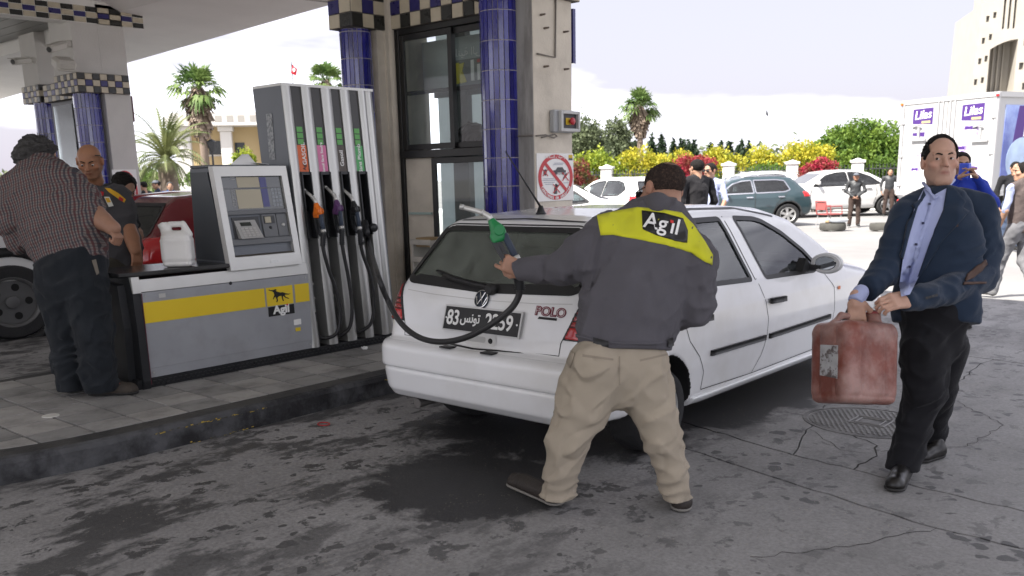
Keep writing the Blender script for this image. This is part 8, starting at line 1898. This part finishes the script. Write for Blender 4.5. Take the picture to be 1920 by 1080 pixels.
def leaf_mat(name, c1, c2, sc=2.2, tr=.35):
 if name in MATS: return MATS[name]
 m = bpy.data.materials.new(name); m.use_nodes = True; MATS[name] = m; t = m.node_tree; b = t.nodes['Principled BSDF']; o = t.nodes['Material Output']; N, K = t.nodes.new, t.links.new
 g = N('ShaderNodeNewGeometry'); n = N('ShaderNodeTexNoise'); n.inputs['Scale'].default_value = sc; n.inputs['Detail'].default_value = 5; K(g.outputs['Position'], n.inputs['Vector'])
 r = N('ShaderNodeValToRGB'); r.color_ramp.elements[0].position = .36; r.color_ramp.elements[1].position = .64; r.color_ramp.elements[0].color = (*c1, 1); r.color_ramp.elements[1].color = (*c2, 1); K(n.outputs['Fac'], r.inputs[0]); K(r.outputs[0], b.inputs['Base Color']); b.inputs['Roughness'].default_value = .6; b.inputs['Specular IOR Level'].default_value = .3
 tl = N('ShaderNodeBsdfTranslucent'); K(r.outputs[0], tl.inputs['Color']); x = N('ShaderNodeMixShader'); x.inputs[0].default_value = tr; K(b.outputs[0], x.inputs[1]); K(tl.outputs[0], x.inputs[2]); K(x.outputs[0], o.inputs['Surface'])
 return m
def leaves(blobs, n, size, seed, shell=.55, sag=0.0):
 rs = np.random.RandomState(seed); vol = np.array([b[1][0]*b[1][1]*b[1][2] for b in blobs])**.75; ks = rs.choice(len(blobs), n, p=vol/vol.sum())
 C = np.array([b[0] for b in blobs])[ks]; Rr = np.array([b[1] for b in blobs])[ks]; d = rs.normal(size=(n, 3)); d /= np.linalg.norm(d, axis=1)[:, None]; rad = (shell+(1-shell)*rs.rand(n, 1)**.6)*np.where(rs.rand(n, 1) < .12, 1.0+.3*rs.rand(n, 1), 1)
 rad = rad*(1+.16*np.sin(d[:, :1]*7+ks[:, None])*np.cos(d[:, 1:2]*6+d[:, 2:]*5+ks[:, None]*2)); P = C + d*Rr*rad
 a = rs.normal(size=(n, 3))+d*.5; a /= np.linalg.norm(a, axis=1)[:, None]; b = np.cross(a, rs.normal(size=(n, 3))); b /= np.linalg.norm(b, axis=1)[:, None]; s = size*(.6+.8*rs.rand(n, 1))
 V = np.stack([P-a*s, P+b*s*.45, P+a*s, P-b*s*.45], 1).reshape(-1, 3); Q = np.arange(n*4).reshape(-1, 4); return V, Q
def shrub(name, label, cat, px, D_, top, bot, hw_, m, n, size, seed, group=None, trunk=False, depth_=.9, nb=9, trunkm=None):
 sc = D_/FS; p = W(px, 330, D_); rnd = random.Random(seed); zt_, zb_ = W(px, top, D_).z, max(.05, W(px, bot, D_).z) if bot is not None else .0
 c = Vector((p.x, p.y, 0)); w = hw_*sc; hgt = zt_-zb_; blobs = []
 for k in range(nb):
  u, v = rnd.uniform(-.75, .75), rnd.uniform(0.12, .82); rr = rnd.uniform(.28, .48); e = (1-.45*abs(u))
  q = c + RH*(u*w) + FH*(rnd.uniform(-.5, .5)*w*depth_); blobs.append(((q.x, q.y, zb_+hgt*v*e), (w*rr, w*rr*1.0, min(hgt*.42, w*rr)*rnd.uniform(.75, 1.05))))
 blobs.append(((c.x, c.y, zb_+hgt*.45), (w*.66, w*.66, hgt*.48)))
 t = thing(name, label, cat, c, group); V, Q = leaves(blobs, n, size, seed, .32); me = np_mesh('foliage', V, Q); me.polygons.foreach_set('use_smooth', [False]*len(me.polygons)); link('foliage', me, t, m)
 mb = MB(); tm = trunkm or mat('bark', (.10, .075, .055), .9, var=.2, vscale=8)
 if trunk:
  mb.tube([c+Vector((0, 0, -.05)), c+Vector((.03, .02, zb_*.6)), c+Vector((0, .05, zb_+hgt*.5))], [.16, .12, .05], 9)
  for k in range(5): b = blobs[k][0]; mb.tube([c+Vector((0, 0, zb_*.8)), c.lerp(Vector(b), .5)+Vector((0, 0, zb_*.3)), Vector(b)], [.07, .05, .02], 6)
 else:
  for k in range(6): b = blobs[k][0]; mb.tube([c+Vector((rnd.uniform(-.2, .2), rnd.uniform(-.2, .2), -.02)), c.lerp(Vector(b), .6), Vector(b)], [.035, .025, .01], 5)
 mb.build('trunk' if trunk else 'stems', tm, t, smooth=True); return t
L_yel = leaf_mat('yellow flowering leaf', (.20, .24, .02), (.58, .50, .05), 3.2); L_yg = leaf_mat('yellow green leaf', (.13, .20, .02), (.34, .38, .04), 2.2); L_red = leaf_mat('bougainvillea', (.26, .03, .05), (.09, .10, .03), 3.6); L_red2 = leaf_mat('bougainvillea red', (.40, .022, .06), (.16, .06, .03), 3.6)
L_gr = leaf_mat('citrus green leaf', (.055, .115, .018), (.16, .24, .035), 1.6); L_ol = leaf_mat('olive leaf', (.085, .11, .055), (.17, .20, .11), 1.2); L_dk = leaf_mat('cypress leaf', (.018, .035, .016), (.035, .06, .028), 1.5); L_hd = leaf_mat('hedge leaf', (.05, .10, .015), (.12, .20, .03), 2.0)
gy = 'yellow flowering shrubs behind the garden wall';
shrub('shrub', 'yellow green shrub nearest the kiosk end wall', 'shrub', 1120, 41.5, 272, 350, 56, L_yg, 4200, .085, 1)
shrub('shrub', 'yellow flowering shrub between the first and second white piers', 'shrub', 1205, 40.6, 268, 345, 48, L_yel, 4200, .075, 2)
shrub('shrub', 'yellow flowering shrub left of the dark vested person, over the red flowers', 'shrub', 1275, 41, 274, 340, 42, L_yel, 3600, .075, 3)
shrub('shrub', 'yellow flowering shrub above the middle white pier', 'shrub', 1350, 40.2, 272, 340, 48, L_yel, 4200, .075, 4)
shrub('shrub', 'yellow flowering shrub over the roof of the teal crossover', 'shrub', 1425, 39.5, 266, 338, 48, L_yel, 4400, .075, 5)
shrub('shrub', 'tallest yellow flowering shrub, left of the big green tree', 'shrub', 1505, 39, 257, 330, 62, L_yel, 5200, .075, 6)
shrub('shrub', 'pinkish red bougainvillea beside the kiosk end wall', 'shrub', 1090, 38.3, 293, 345, 27, L_red, 2200, .06, 7)
shrub('shrub', 'red bougainvillea behind the two talking people', 'shrub', 1310, 37.2, 289, 330, 52, L_red2, 3400, .06, 8)
shrub('shrub', 'red bougainvillea between the two right-hand piers', 'shrub', 1538, 36.0, 292, 335, 38, L_red2, 2600, .06, 9)
shrub('shrub', 'low green shrub under the big green tree by the truck', 'shrub', 1660, 36.9, 292, 345, 40, L_hd, 2600, .07, 10)
shrub('shrub', 'low green shrub behind the bars over the estate car', 'shrub', 1440, 38.2, 302, 345, 60, L_hd, 2800, .07, 12)
shrub('tree', 'big round green tree behind the garden wall beside the truck', 'tree', 1628, 43, 218, 318, 82, L_gr, 11000, .10, 13, trunk=True, nb=16)
shrub('tree', 'smaller green tree left of the big round one', 'tree', 1562, 44, 236, 310, 40, L_gr, 4200, .10, 14, trunk=True)
shrub('tree', 'grey green olive tree right beside the kiosk end wall', 'tree', 1100, 46, 212, 300, 46, L_ol, 6500, .09, 15, trunk=True, nb=12)
shrub('tree', 'grey green olive tree under the fan palm', 'tree', 1153, 47, 216, 300, 38, L_ol, 5200, .09, 16, trunk=True)
ORD = 'first second third fourth fifth sixth seventh eighth ninth tenth eleventh twelfth'.split()
for i, (px, tp_, D_) in enumerate(((1192, 256, 105), (1222, 252, 110), (1240, 250, 108), (1262, 258, 112), (1278, 256, 106), (1290, 262, 110), (1300, 260, 108), (1332, 266, 115), (1350, 262, 110), (1366, 263, 112), (1388, 262, 110), (1402, 264, 114))):
 c = W(px, 330, D_); zt_ = W(px, tp_, D_).z; w = [.75, 1.1, .8][i % 3]; t = thing('cypress', '%s distant cypress from the left in the row right of the fan palm' % ORD[i], 'tree', (c.x, c.y, 0), 'distant cypresses')
 V, Q = leaves([((c.x, c.y, zt_*.35), (w, w, zt_*.36)), ((c.x, c.y, zt_*.62), (w*.7, w*.7, zt_*.30)), ((c.x, c.y, zt_*.84), (w*.32, w*.32, zt_*.17))], 900, .28, 40+i, .3); link('foliage', np_mesh('f', V, Q), t, L_dk); m = MB(); m.tube([(c.x, c.y, -.1), (c.x, c.y, zt_*.8)], [.2, .05], 6); m.build('trunk', MATS['bark'], t)
L_fan = leaf_mat('fan palm leaf', (.07, .13, .035), (.17, .24, .07), .9, .25); L_dead = leaf_mat('dead palm leaf', (.16, .12, .085), (.26, .20, .15), 1.4, .1); L_date = leaf_mat('date palm leaf', (.09, .12, .045), (.20, .22, .09), .8, .2)
def fan_palm(label, px, cy_, top, D_, wpx, skirt_to, seed):
 c0 = W(px, cy_, D_); base = Vector((c0.x, c0.y, 0)); zc = c0.z; R0 = wpx/2*D_/FS; rnd = random.Random(seed); zs_ = W(px, skirt_to, D_).z if skirt_to else zc-1.5
 t = thing('palm_tree', label, 'palm', base); m = MB(); m.tube([base+Vector((0, 0, -.1)), base+Vector((.05, 0, zc*.5)), base+Vector((0, 0, zc))], [.26, .20, .17], 10); m.build('trunk', mat('palm trunk', (.17, .13, .10), .95, var=.25, vscale=7, stretch=(1, 1, 5)), t, smooth=True)
 V, F = [], []
 def fan(o, d, size, droop, arr):
  V, F = arr; d = d.normalized(); s = d.cross(UPV); s = s.normalized() if s.length > .1 else Vector((1, 0, 0)); n = s.cross(d)
  pe = o+d*size*.55; w = .02*size; k = len(V); V += [o+s*w, o-s*w, pe-s*w, pe+s*w]; F.append((k, k+1, k+2, k+3))
  for i in range(13):
   a = math.radians(-82+164*i/12+rnd.uniform(-4, 4)); dd = d*math.cos(a)+s*math.sin(a); L_ = size*.62*(.72+.28*math.cos(a))*rnd.uniform(.85, 1.1); cr_ = (d*-math.sin(a)+s*math.cos(a))*L_*.085
   mid = pe+dd*L_*.55+n*.03*(1 if i % 2 else -1)*size; tip = pe+dd*L_+Vector((0, 0, -droop*L_*rnd.uniform(.4, 1.0))); k = len(V); V += [pe, mid+cr_, tip, mid-cr_]; F.append((k, k+1, k+2, k+3))
 V, F = [], []
 for k in range(44):
  a = rnd.uniform(0, 2*math.pi); el = math.radians(rnd.uniform(-38, 82)); d = Vector((math.cos(a)*math.cos(el), math.sin(a)*math.cos(el), math.sin(el))); fan(Vector((base.x, base.y, zc-.15)), d, R0*.95*rnd.uniform(.85, 1.08), .35+.3*(el < .3), (V, F))
 me = bpy.data.meshes.new('crown'); me.from_pydata([tuple(v) for v in V], [], F); link('crown', me, t, L_fan)
 V, F = [], []
 for k in range(230):
  u = rnd.random(); z = zc-.25+(zs_-zc+.25)*u*.85; a = rnd.uniform(0, 2*math.pi); rr = (R0*.42)*(1-u)**.7+.24; o = Vector((base.x+.2*math.cos(a), base.y+.2*math.sin(a), z+.35)); e = Vector((base.x+rr*math.cos(a), base.y+rr*math.sin(a), z-rnd.uniform(.3, .8))); s = Vector((-math.sin(a), math.cos(a), 0))*rnd.uniform(.05, .13); k0 = len(V); V += [o-s*.4, o+s*.4, e+s, e-s]; F.append((k0, k0+1, k0+2, k0+3))
 me = bpy.data.meshes.new('skirt'); me.from_pydata([tuple(v) for v in V], [], F); link('dead_skirt', me, t, L_dead); return t
fan_palm('tall fan palm left of the fuel dispenser, with a thick skirt of dead leaves', 371, 165, 108, 44, 112, 252, 1)
fan_palm('fan palm half hidden behind the top of the fuel dispenser', 612, 152, 115, 58, 84, 215, 2)
fan_palm('fan palm standing above the olive trees right of the kiosk', 1200, 200, 163, 60, 84, 252, 3)
def date_palm(label, px, cy_, D_, wpx, seed):
 c0 = W(px, cy_, D_); rnd = random.Random(seed); R0 = wpx/2*D_/FS; base = Vector((c0.x, c0.y, 0)); t = thing('palm_tree', label, 'palm', base); m = MB(); m.tube([base, Vector((c0.x, c0.y, c0.z-.1))], [.34, .30], 10); m.build('trunk', MATS['palm trunk'], t, smooth=True); V, F = [], []
 for k in range(64):
  a = rnd.uniform(0, 2*math.pi); el = math.radians(rnd.uniform(-5, 80)); L_ = R0*1.2*rnd.uniform(.8, 1.1); d = Vector((math.cos(a)*math.cos(el), math.sin(a)*math.cos(el), math.sin(el))); p = Vector((c0.x, c0.y, c0.z)); s = Vector((-math.sin(a), math.cos(a), 0)); N_ = 18
  for i in range(N_):
   q = p+d*L_/N_; d = (d+Vector((0, 0, -.062-.03*i/N_*2))).normalized(); lf = L_*.20*math.sin(math.pi*(.12+.86*i/N_)); up_ = s.cross(d)
   for sg in (-1, 1): k0 = len(V); e = q+(s*sg*.8+d*.75+up_*.12).normalized()*lf+Vector((0, 0, -.04)); V += [p, q, e, p.lerp(q, .3)+(e-p)*.4]; F.append((k0, k0+1, k0+2, k0+3))
   k0 = len(V); V += [p+s*.02, p-s*.02, q-s*.015, q+s*.015]; F.append((k0, k0+1, k0+2, k0+3)); p = q
 me = bpy.data.meshes.new('crown'); me.from_pydata([tuple(v) for v in V], [], F); link('crown', me, t, L_date); return t
date_palm('low date palm with arching fronds beside the far kiosk wall', 312, 300, 30, 170, 5)
shrub('shrub', 'yellow green bush in front of the colonnade by the dispenser', 'shrub', 463, 38, 270, 330, 26, L_yg, 1800, .07, 21)
shrub('shrub', 'red flowers below the yellow green bush by the dispenser', 'shrub', 462, 36.5, 298, 345, 24, L_red2, 1500, .06, 22)
shrub('shrub', 'green hedge behind the red car, right of the date palm', 'shrub', 385, 40, 312, 350, 50, L_hd, 2400, .08, 23)
shrub('shrub', 'green hedge under the date palm', 'shrub', 290, 38, 318, 355, 50, L_hd, 2200, .08, 24)
_c = [W(px, 330, d+1.6) for px, d in pier_px]; V, Q = leaves([((c.x+(k % 3)*.3, c.y, .75), (1.5, 1.2, .95)) for k, c in enumerate(_c[1:8])]+[(tuple((_c[i]+_c[i+1])/2)[:2]+(.8,), (1.5, 1.1, 1.0+.2*(i % 2))) for i in range(1, 7)], 12000, .08, 55, .5); hd_ = stuff(link('hedge', np_mesh('hedge', V, Q), None, L_hd), 'dense green hedge growing close behind the bars of the garden wall')
# far treeline that reads as one mass
V, Q = leaves([(tuple(W(px, 330, 150).xy)+(2.5,), (7, 5, 4.0)) for px in range(1040, 2300, 60)] + [(tuple(W(px, 335, 120).xy)+(1.8,), (6, 5, 2.6)) for px in range(-300, 600, 60)], 9000, .5, 77, .4); stuff(link('far_trees', np_mesh('far', V, Q), None, L_ol), 'dim mass of far trees behind the gardens')

# ------------------------------------------------------------------ far buildings, flag, street lamp, bird
M_och = mat('ochre wall', (.52, .40, .22), .85, var=.06, vscale=.6); M_stn = mat('pale stone', (.60, .575, .53), .85, var=.06, vscale=.7); M_wdk = mat('dark window', (.03, .033, .035), .2)
D_ = 62; bl_ = thing('colonnade_building', 'ochre building with pale parapet and columns behind the fan palm', 'building', W(400, 330, D_))
bo_ = W(318, 330, D_); bx_ = RH*.985+FH*.17; bx_.normalize(); by_ = Vector((-bx_.y, bx_.x, 0)); BM = Matrix(((bx_.x, by_.x, 0, bo_.x), (bx_.y, by_.y, 0, bo_.y), (0, 0, 1, 0), (0, 0, 0, 1)))
def bb(name, mb, m, parent=None): mb.v = [tuple(BM @ Vector(p)) for p in mb.v]; return mb.build(name, m, parent or bl_)
zp1, zp0 = W(400, 211, D_).z, W(400, 236, D_).z; k_ = D_/FS
m = MB(); m.box(.6, 14, 1.9, 9, 0, zp0); bb('wall', m, M_och); m = MB(); m.box(0, 14, 0, 9, zp0+.001, zp1, .02); par = bb('parapet', m, M_stn)
for px in (337, 415, 436, 456, 478): x = (px-318)*k_; m = MB(); m.box(x-.22, x+.22, -.012, .05, (zp0+zp1)/2-.2, (zp0+zp1)/2+.22); bb('vent', m, mat('vent shade', (.33, .31, .28), .9), par)
for px, w in ((345, .5), (424, .38), (498, .38)): x = (px-318)*k_; m = MB(); m.box(x-w, x+w, .5, 1.2, 0, zp0-.35, .03); m.box(x-w-.12, x+w+.12, .38, 1.32, zp0-.348, zp0-.002, .03); bb('column', m, M_stn)
for px, w, a, b in ((398, .45, 262, 288), (444, .34, 265, 290), (338, .3, 236, 248)): x = (px-318)*k_; m = MB(); m.box(x-w, x+w, 1.86, 1.898, W(px, b, D_).z, W(px, a, D_).z); wn = bb('window', m, M_wdk); m = MB(); m.box(x-w-.08, x+w+.08, 1.84, 1.858, W(px, b, D_).z-.12, W(px, b, D_).z-.02); bb('sill', m, M_stn, wn)
D_ = 112; tw0 = thing('tower_block', 'pale stone tower with small square windows and a tall arched recess behind the truck', 'building', W(1870, 330, D_)); to_ = W(1803, 330, D_); bx_ = (RH*.97-FH*.24).normalized(); by_ = Vector((-bx_.y, bx_.x, 0)); BM = Matrix(((bx_.x, by_.x, 0, to_.x), (bx_.y, by_.y, 0, to_.y), (0, 0, 1, 0), (0, 0, 0, 1))); bl_ = tw0; k_ = D_/FS*1.02
xw = lambda px: (px-1803)*k_; zw = lambda py: W(1860, py, D_).z
from mathutils.geometry import tessellate_polygon
M_stn = mat('tower stone', (.37, .345, .30), .85, var=.06, vscale=.7); Wd, Ht_ = xw(1916), zw(18); outer = [(0, 0), (Wd, 0), (Wd, Ht_), (xw(1812), Ht_), (0, zw(60))]
outer = [(0, 0), (Wd, 0), (Wd, zw(-45)), (xw(1843), zw(-45)), (xw(1843), zw(4)), (xw(1812), zw(20))]
holes = []; wins = []
for px, py in ((1824, 46), (1835, 40), (1820, 84), (1831, 78), (1817, 120), (1827, 116), (1813, 157), (1824, 154), (1893, 46), (1908, 39), (1889, 90), (1903, 84), (1885, 132), (1899, 128), (1893, 168), (1898, 4), (1912, -2)):
 x, z = xw(px), zw(py); w = .17 if px < 1845 else .24; h2 = .34 if px < 1845 else .40; q = [(x-w, z-h2), (x+w, z-h2), (x+w, z+h2), (x-w, z+h2)]; holes.append(q); wins.append(q)
ar = [(xw(1832), zw(176))] + [(xw(1876), zw(176)), (xw(1876), zw(84))] + [(xw(1876-44*t), zw(84+16*t*t)) for t in (.25, .5, .75, 1.0)]; holes.append(ar)
for px in (1850, 1858.5, 1867): x = xw(px); holes.append([(x-.13, zw(66)), (x+.13, zw(64)), (x+.13, zw(10)), (x-.13, zw(12))])
loops = [[Vector((p[0], p[1], 0)) for p in outer]] + [[Vector((p[0], p[1], 0)) for p in h[::-1]] for h in holes]; flat = [p for l in loops for p in l]; tri = tessellate_polygon(loops); m = MB(); f = []
for t3 in tri:
 A, B, C = [flat[i] for i in t3]; f.append(t3 if (B-A).x*(C-A).y-(B-A).y*(C-A).x > 0 else t3[::-1])
m.add([(p.x, 0, p.y) for p in flat], f)
for l in holes:
 n = len(l); m.add([(p[0], 0, p[1]) for p in l]+[(p[0], .9 if l is not ar else 3.2, p[1]) for p in l], [(i, (i+1) % n, n+(i+1) % n, n+i) for i in range(n)])
m.add([(Wd, 0, 0), (Wd, 14, 0), (Wd, 14, zw(-45)), (Wd, 0, zw(-45))], [(0, 1, 2, 3)]); m.add([(0, 0, 0), (0, 14, 0), (xw(1812), 14, zw(20)), (xw(1812), 0, zw(20))], [(0, 3, 2, 1)]); m.add([(xw(1843), 0, zw(4)), (xw(1843), 14, zw(4)), (xw(1843), 14, zw(-45)), (xw(1843), 0, zw(-45))], [(0, 3, 2, 1)]); m.add([(xw(1812), 0, zw(20)), (xw(1812), 14, zw(20)), (xw(1843), 14, zw(4)), (xw(1843), 0, zw(4))], [(0, 1, 2, 3)])
bb('wall', m, M_stn)
for q in wins: m = MB(); m.box(q[0][0]-.01, q[1][0]+.01, .35, .4, q[0][1]-.01, q[2][1]+.01); bb('window', m, mat('tower window', (.13, .12, .10), .3))
m = MB(); m.box(xw(1830), xw(1878), 3.15, 3.3, zw(178), zw(80)); bb('recess_wall', m, M_stn); m = MB(); m.box(xw(1846), xw(1871), .85, .95, zw(68), zw(8)); bb('slot_back', m, M_stn)
for px in (1848, 1856, 1864): m = MB(); m.box(xw(px)-.08, xw(px)+.08, 2.7, 3.149, zw(178), zw(86)); bb('recess_fin', m, M_stn)
D_ = 70; fg = thing('flag', 'red flag on a thin pole above the fuel dispenser', 'flag', W(560, 300, D_)); pb = W(562, 300, D_); pt = W(546, 116, D_); m = MB(); m.tube([(pb.x, pb.y, 0), pb, pt], .03, 6); m.build('pole', M_bar, fg)
V = []; F = []
for i in range(7):
 for j in range(4): V.append(tuple(W(546+i*1.7-j*.3, 119+j*6+i*1.6*(1-j*.15), D_)+FH*.12*math.sin(i*1.3+j)))
for i in range(6):
 for j in range(3): F.append((i*4+j, i*4+j+1, i*4+4+j+1, i*4+4+j))
me = bpy.data.meshes.new('cloth'); me.from_pydata(V, [], F); o = link('cloth', me, fg, mat('flag red', (.50, .015, .03), .7), True); s_ = o.modifiers.new('t', 'SOLIDIFY'); s_.thickness = .02
m = MB(); c = W(551, 131, D_-.2); m.lathe([(.001, 0), (.14, 0), (.14, .02)], c, 'y', 14); m.build('disc', M_wht, fg)
D_ = 45; lp = thing('street_lamp', 'dark street lamp standing before the colonnade right of the palm', 'street lamp', W(402, 330, D_)); b = W(402, 330, D_); m = MB(); m.tube([(b.x, b.y, 0), (b.x, b.y, W(402, 285, D_).z)], .05, 8); m.build('post', M_bar, lp); m = MB(); z = W(402, 268, D_).z; m.lathe([(.10, z-.45), (.26, z), (.28, z+.03), (.06, z+.16)], (b.x, b.y, 0), 'z', 8); m.build('lantern', M_bar, lp)
bd = thing('bird', 'small dark bird flying high over the yellow shrubs', 'bird', W(1438, 213, 60)); c = W(1438, 213, 60); m = MB(); m.tube([c+Vector((-.05, 0, .22)), c, c+Vector((.06, .05, -.2))], [.02, .08, .02], 6); m.build('body', M_bar, bd, smooth=True)
for sg in (-1, 1): m = MB(); m.add([c+UPV*.08, c-UPV*.06, c+RH*sg*.12*(1 if sg > 0 else .8)+UPV*(.05+.22*sg), c+RH*sg*.10+UPV*.30*sg*.6], [(0, 1, 2, 3)]); m.build('wing', M_bar, bd)

# ------------------------------------------------------------------ tyres, chair, people across the lot
def ground_tyre(label, px, py, hasb):
 p = onz(px, py); t = thing('car_tyre', label, 'tyre', p, 'tyres on the sunlit ground'); m = MB(); rr = 24*depth(p)/FS; m.lathe([(rr*.55, .03), (rr*.62, 0), (rr*.95, .0), (rr, .05), (rr, .13), (rr*.95, .18), (rr*.62, .18), (rr*.55, .15)], p, 'z', 26); m.f = [q for q in m.f if len(q) == 4]; m.mi = [0]*len(m.f); m.build('tread', mat('dusty tyre', (.07, .068, .06), .9, var=.2, vscale=6), t, autos=40)
 if hasb: m = MB(); m.lathe([(.16, .19), (.24, .22), (.27, .28), (.25, .285), (.2, .24)], p+Vector((.12, .05, 0)), 'z', 20); tag(m.build('basin', mat('white basin', (.55, .58, .62), .4), autos=40), 'pale enamel basin resting on the nearer tyre by the chair', 'basin'); m = MB(); m.cbox(p+Vector((-.05, 0, .22)), (.3, .12, .07), .02); tag(m.build('loaf', mat('tan bread', (.35, .24, .13), .8)), 'tan bundle lying on the nearer tyre beside the basin', 'bundle')
 return t
ground_tyre('old dusty tyre lying in front of the red chair with a basin on it', 1561, 431, True); ground_tyre('old dusty tyre lying left of the blazer sleeve', 1655, 431, False)
ch = thing('chair', 'red plastic armchair with thin metal legs in the sun', 'chair', onz(1554, 427)); p = onz(1554, 427); M_chr2 = mat('faded red plastic', (.34, .09, .085), .5); s_ = depth(p)/FS
cx_, cy_ = (RH*.9+FH*.35).normalized(), (FH*.9-RH*.35).normalized(); CHM = Matrix(((cx_.x, cy_.x, 0, p.x), (cx_.y, cy_.y, 0, p.y), (0, 0, 1, 0), (0, 0, 0, 1)))
def cb_(name, mb, m): mb.v = [tuple(CHM @ Vector(q)) for q in mb.v]; return mb.build(name, m, ch)
m = MB(); m.box(-.24, .24, -.22, .24, .36, .40, .01); cb_('seat', m, M_chr2)
for x, y in ((-.22, -.2), (.22, -.2), (-.22, .22), (.22, .22)): m = MB(); m.tube([(x*1.15, y*1.15, 0), (x, y, .36)], .014, 6); cb_('leg', m, M_tg)
m = MB(); m.tube([(-.26, -.22, .38), (-.33, -.20, .74), (-.33, .2, .74), (-.26, .22, .38)], .022, 6); m.box(-.32, -.28, -.18, .18, .5, .72, .01); cb_('backrest', m, M_chr2)
for y in (-.23, .23): m = MB(); m.tube([(-.30, y, .60), (.22, y, .60), (.24, y, .38)], .018, 6); cb_('armrest', m, M_chr2)
def G_(px, D_): q = W(px, 330, D_); q.z = 0; return q
TD = (.34, .20, .13)
t, hM_, j_ = figure('person in black knit vest and shirt, back turned, beyond the white hatchback roof', G_(1308, 13.6), dirv(-.45, .9), 1.78, TW, M_blk_t, M_jean, M_hair, vest=fabric('charcoal vest', (.022, .021, .023), .9))
t, hM_, j_ = figure('person in sunglasses and pale blue shirt beyond the white hatchback', G_(1333, 15.2), dirv(-.75, -.6), 1.74, TW, M_lblue, M_greyj, M_hair, sleeve='short')
gm = MB(); gm.tube([tuple(app(hM_, np.array([q]))[0]) for q in ((-.078, .0, .012), (-.068, .09, .010), (0, .107, .010), (.068, .09, .010), (.078, .0, .012))], .004, 5); go = gm.build('sunglasses', M_ink, t)
for sx in (-1, 1): V, Q = surf(lambda P: ell(P, (sx*.035, .098, .001), (.030, .010, .020)), (-.08, .07, -.03), (.08, .12, .03), .006); link('lens', np_mesh('lens', app(hM_, V), Q), go, M_ink)
M_lea = mat('dark worn leather', (.028, .030, .032), .5, var=.2, vscale=12, bump=.3, bscale=60); M_brn = fabric('brown trousers', (.055, .038, .032), .9)
figure('person in flat cap, dark jacket and brown trousers standing by the pearl saloon', onz(1600, 424), dirv(-.3, -.95), 1.50, TO, M_lea, M_brn, M_hairg, hat='cap', arms=(((-.27, .02, 1.16), (-.06, .18, .98)), ((.27, .02, 1.16), (.05, .19, .97))), h=.02)
pm, hM_, j_ = figure('person in bright blue sweater taking a picture behind the man in the blazer', G_(1797, 8.9), dirv(-.15, -1), 1.72, TD, fabric('royal blue sweater', (.012, .035, .30), .8), M_jean, M_hair, arms=(((-.28, .14, 1.24), (-.08, .24, 1.50)), ((.28, .14, 1.24), (.07, .24, 1.50))))
m = MB(); c = Vector(app(hM_, np.array([[.02, .20, -.06]]))[0]); m.cbox(c, (.09, .09, .15), .01); tag(m.build('phone', mat('blue phone case', (.02, .06, .50), .35)), 'blue phone held up by the person in the bright blue sweater', 'phone')
figure('person in quilted brown vest and grey jeans walking at the right edge', G_(1922, 10.9), dirv(-.35, .95), 1.62, TW, M_lblue, M_greyj, M_hair, pose='walk', sleeve='short', vest=mat('quilted brown', (.085, .065, .06), .8, var=.2, vscale=30, bump=1.0, bscale=22), shoes=mat('grey trainers', (.14, .14, .14), .7), headturn=-.9)
figure('person in dark trousers beyond the quilted vest at the right edge', G_(1902, 17.2), dirv(-.2, -.95), 1.66, TD, M_blk_t, M_jean, M_hair, h=.022)
figure('small figure in dark coat beside the left edge of the truck', G_(1669, 31.5), dirv(-.3, -.9), 1.60, TD, M_lea, M_brn, M_hair, h=.03)
figure('person in black shirt over the roof of the red car, left of the blue cap', G_(268, 24.5), dirv(-.9, .3), 1.70, TW, M_blk_t, M_jean, M_hair, h=.028)
figure('person in blue cap seen over the roof of the red car', G_(293, 26), dirv(-.8, -.5), 1.74, TD, fabric('navy cotton', (.02, .028, .06), .85), M_jean, M_hair, h=.028, hat='cap')
figure('person in dark blue shirt farthest right of those over the red car roof', G_(317, 27), dirv(.4, -.9), 1.68, TD, fabric('blue cotton', (.03, .06, .16), .85), M_greyj, M_hairg, h=.028)
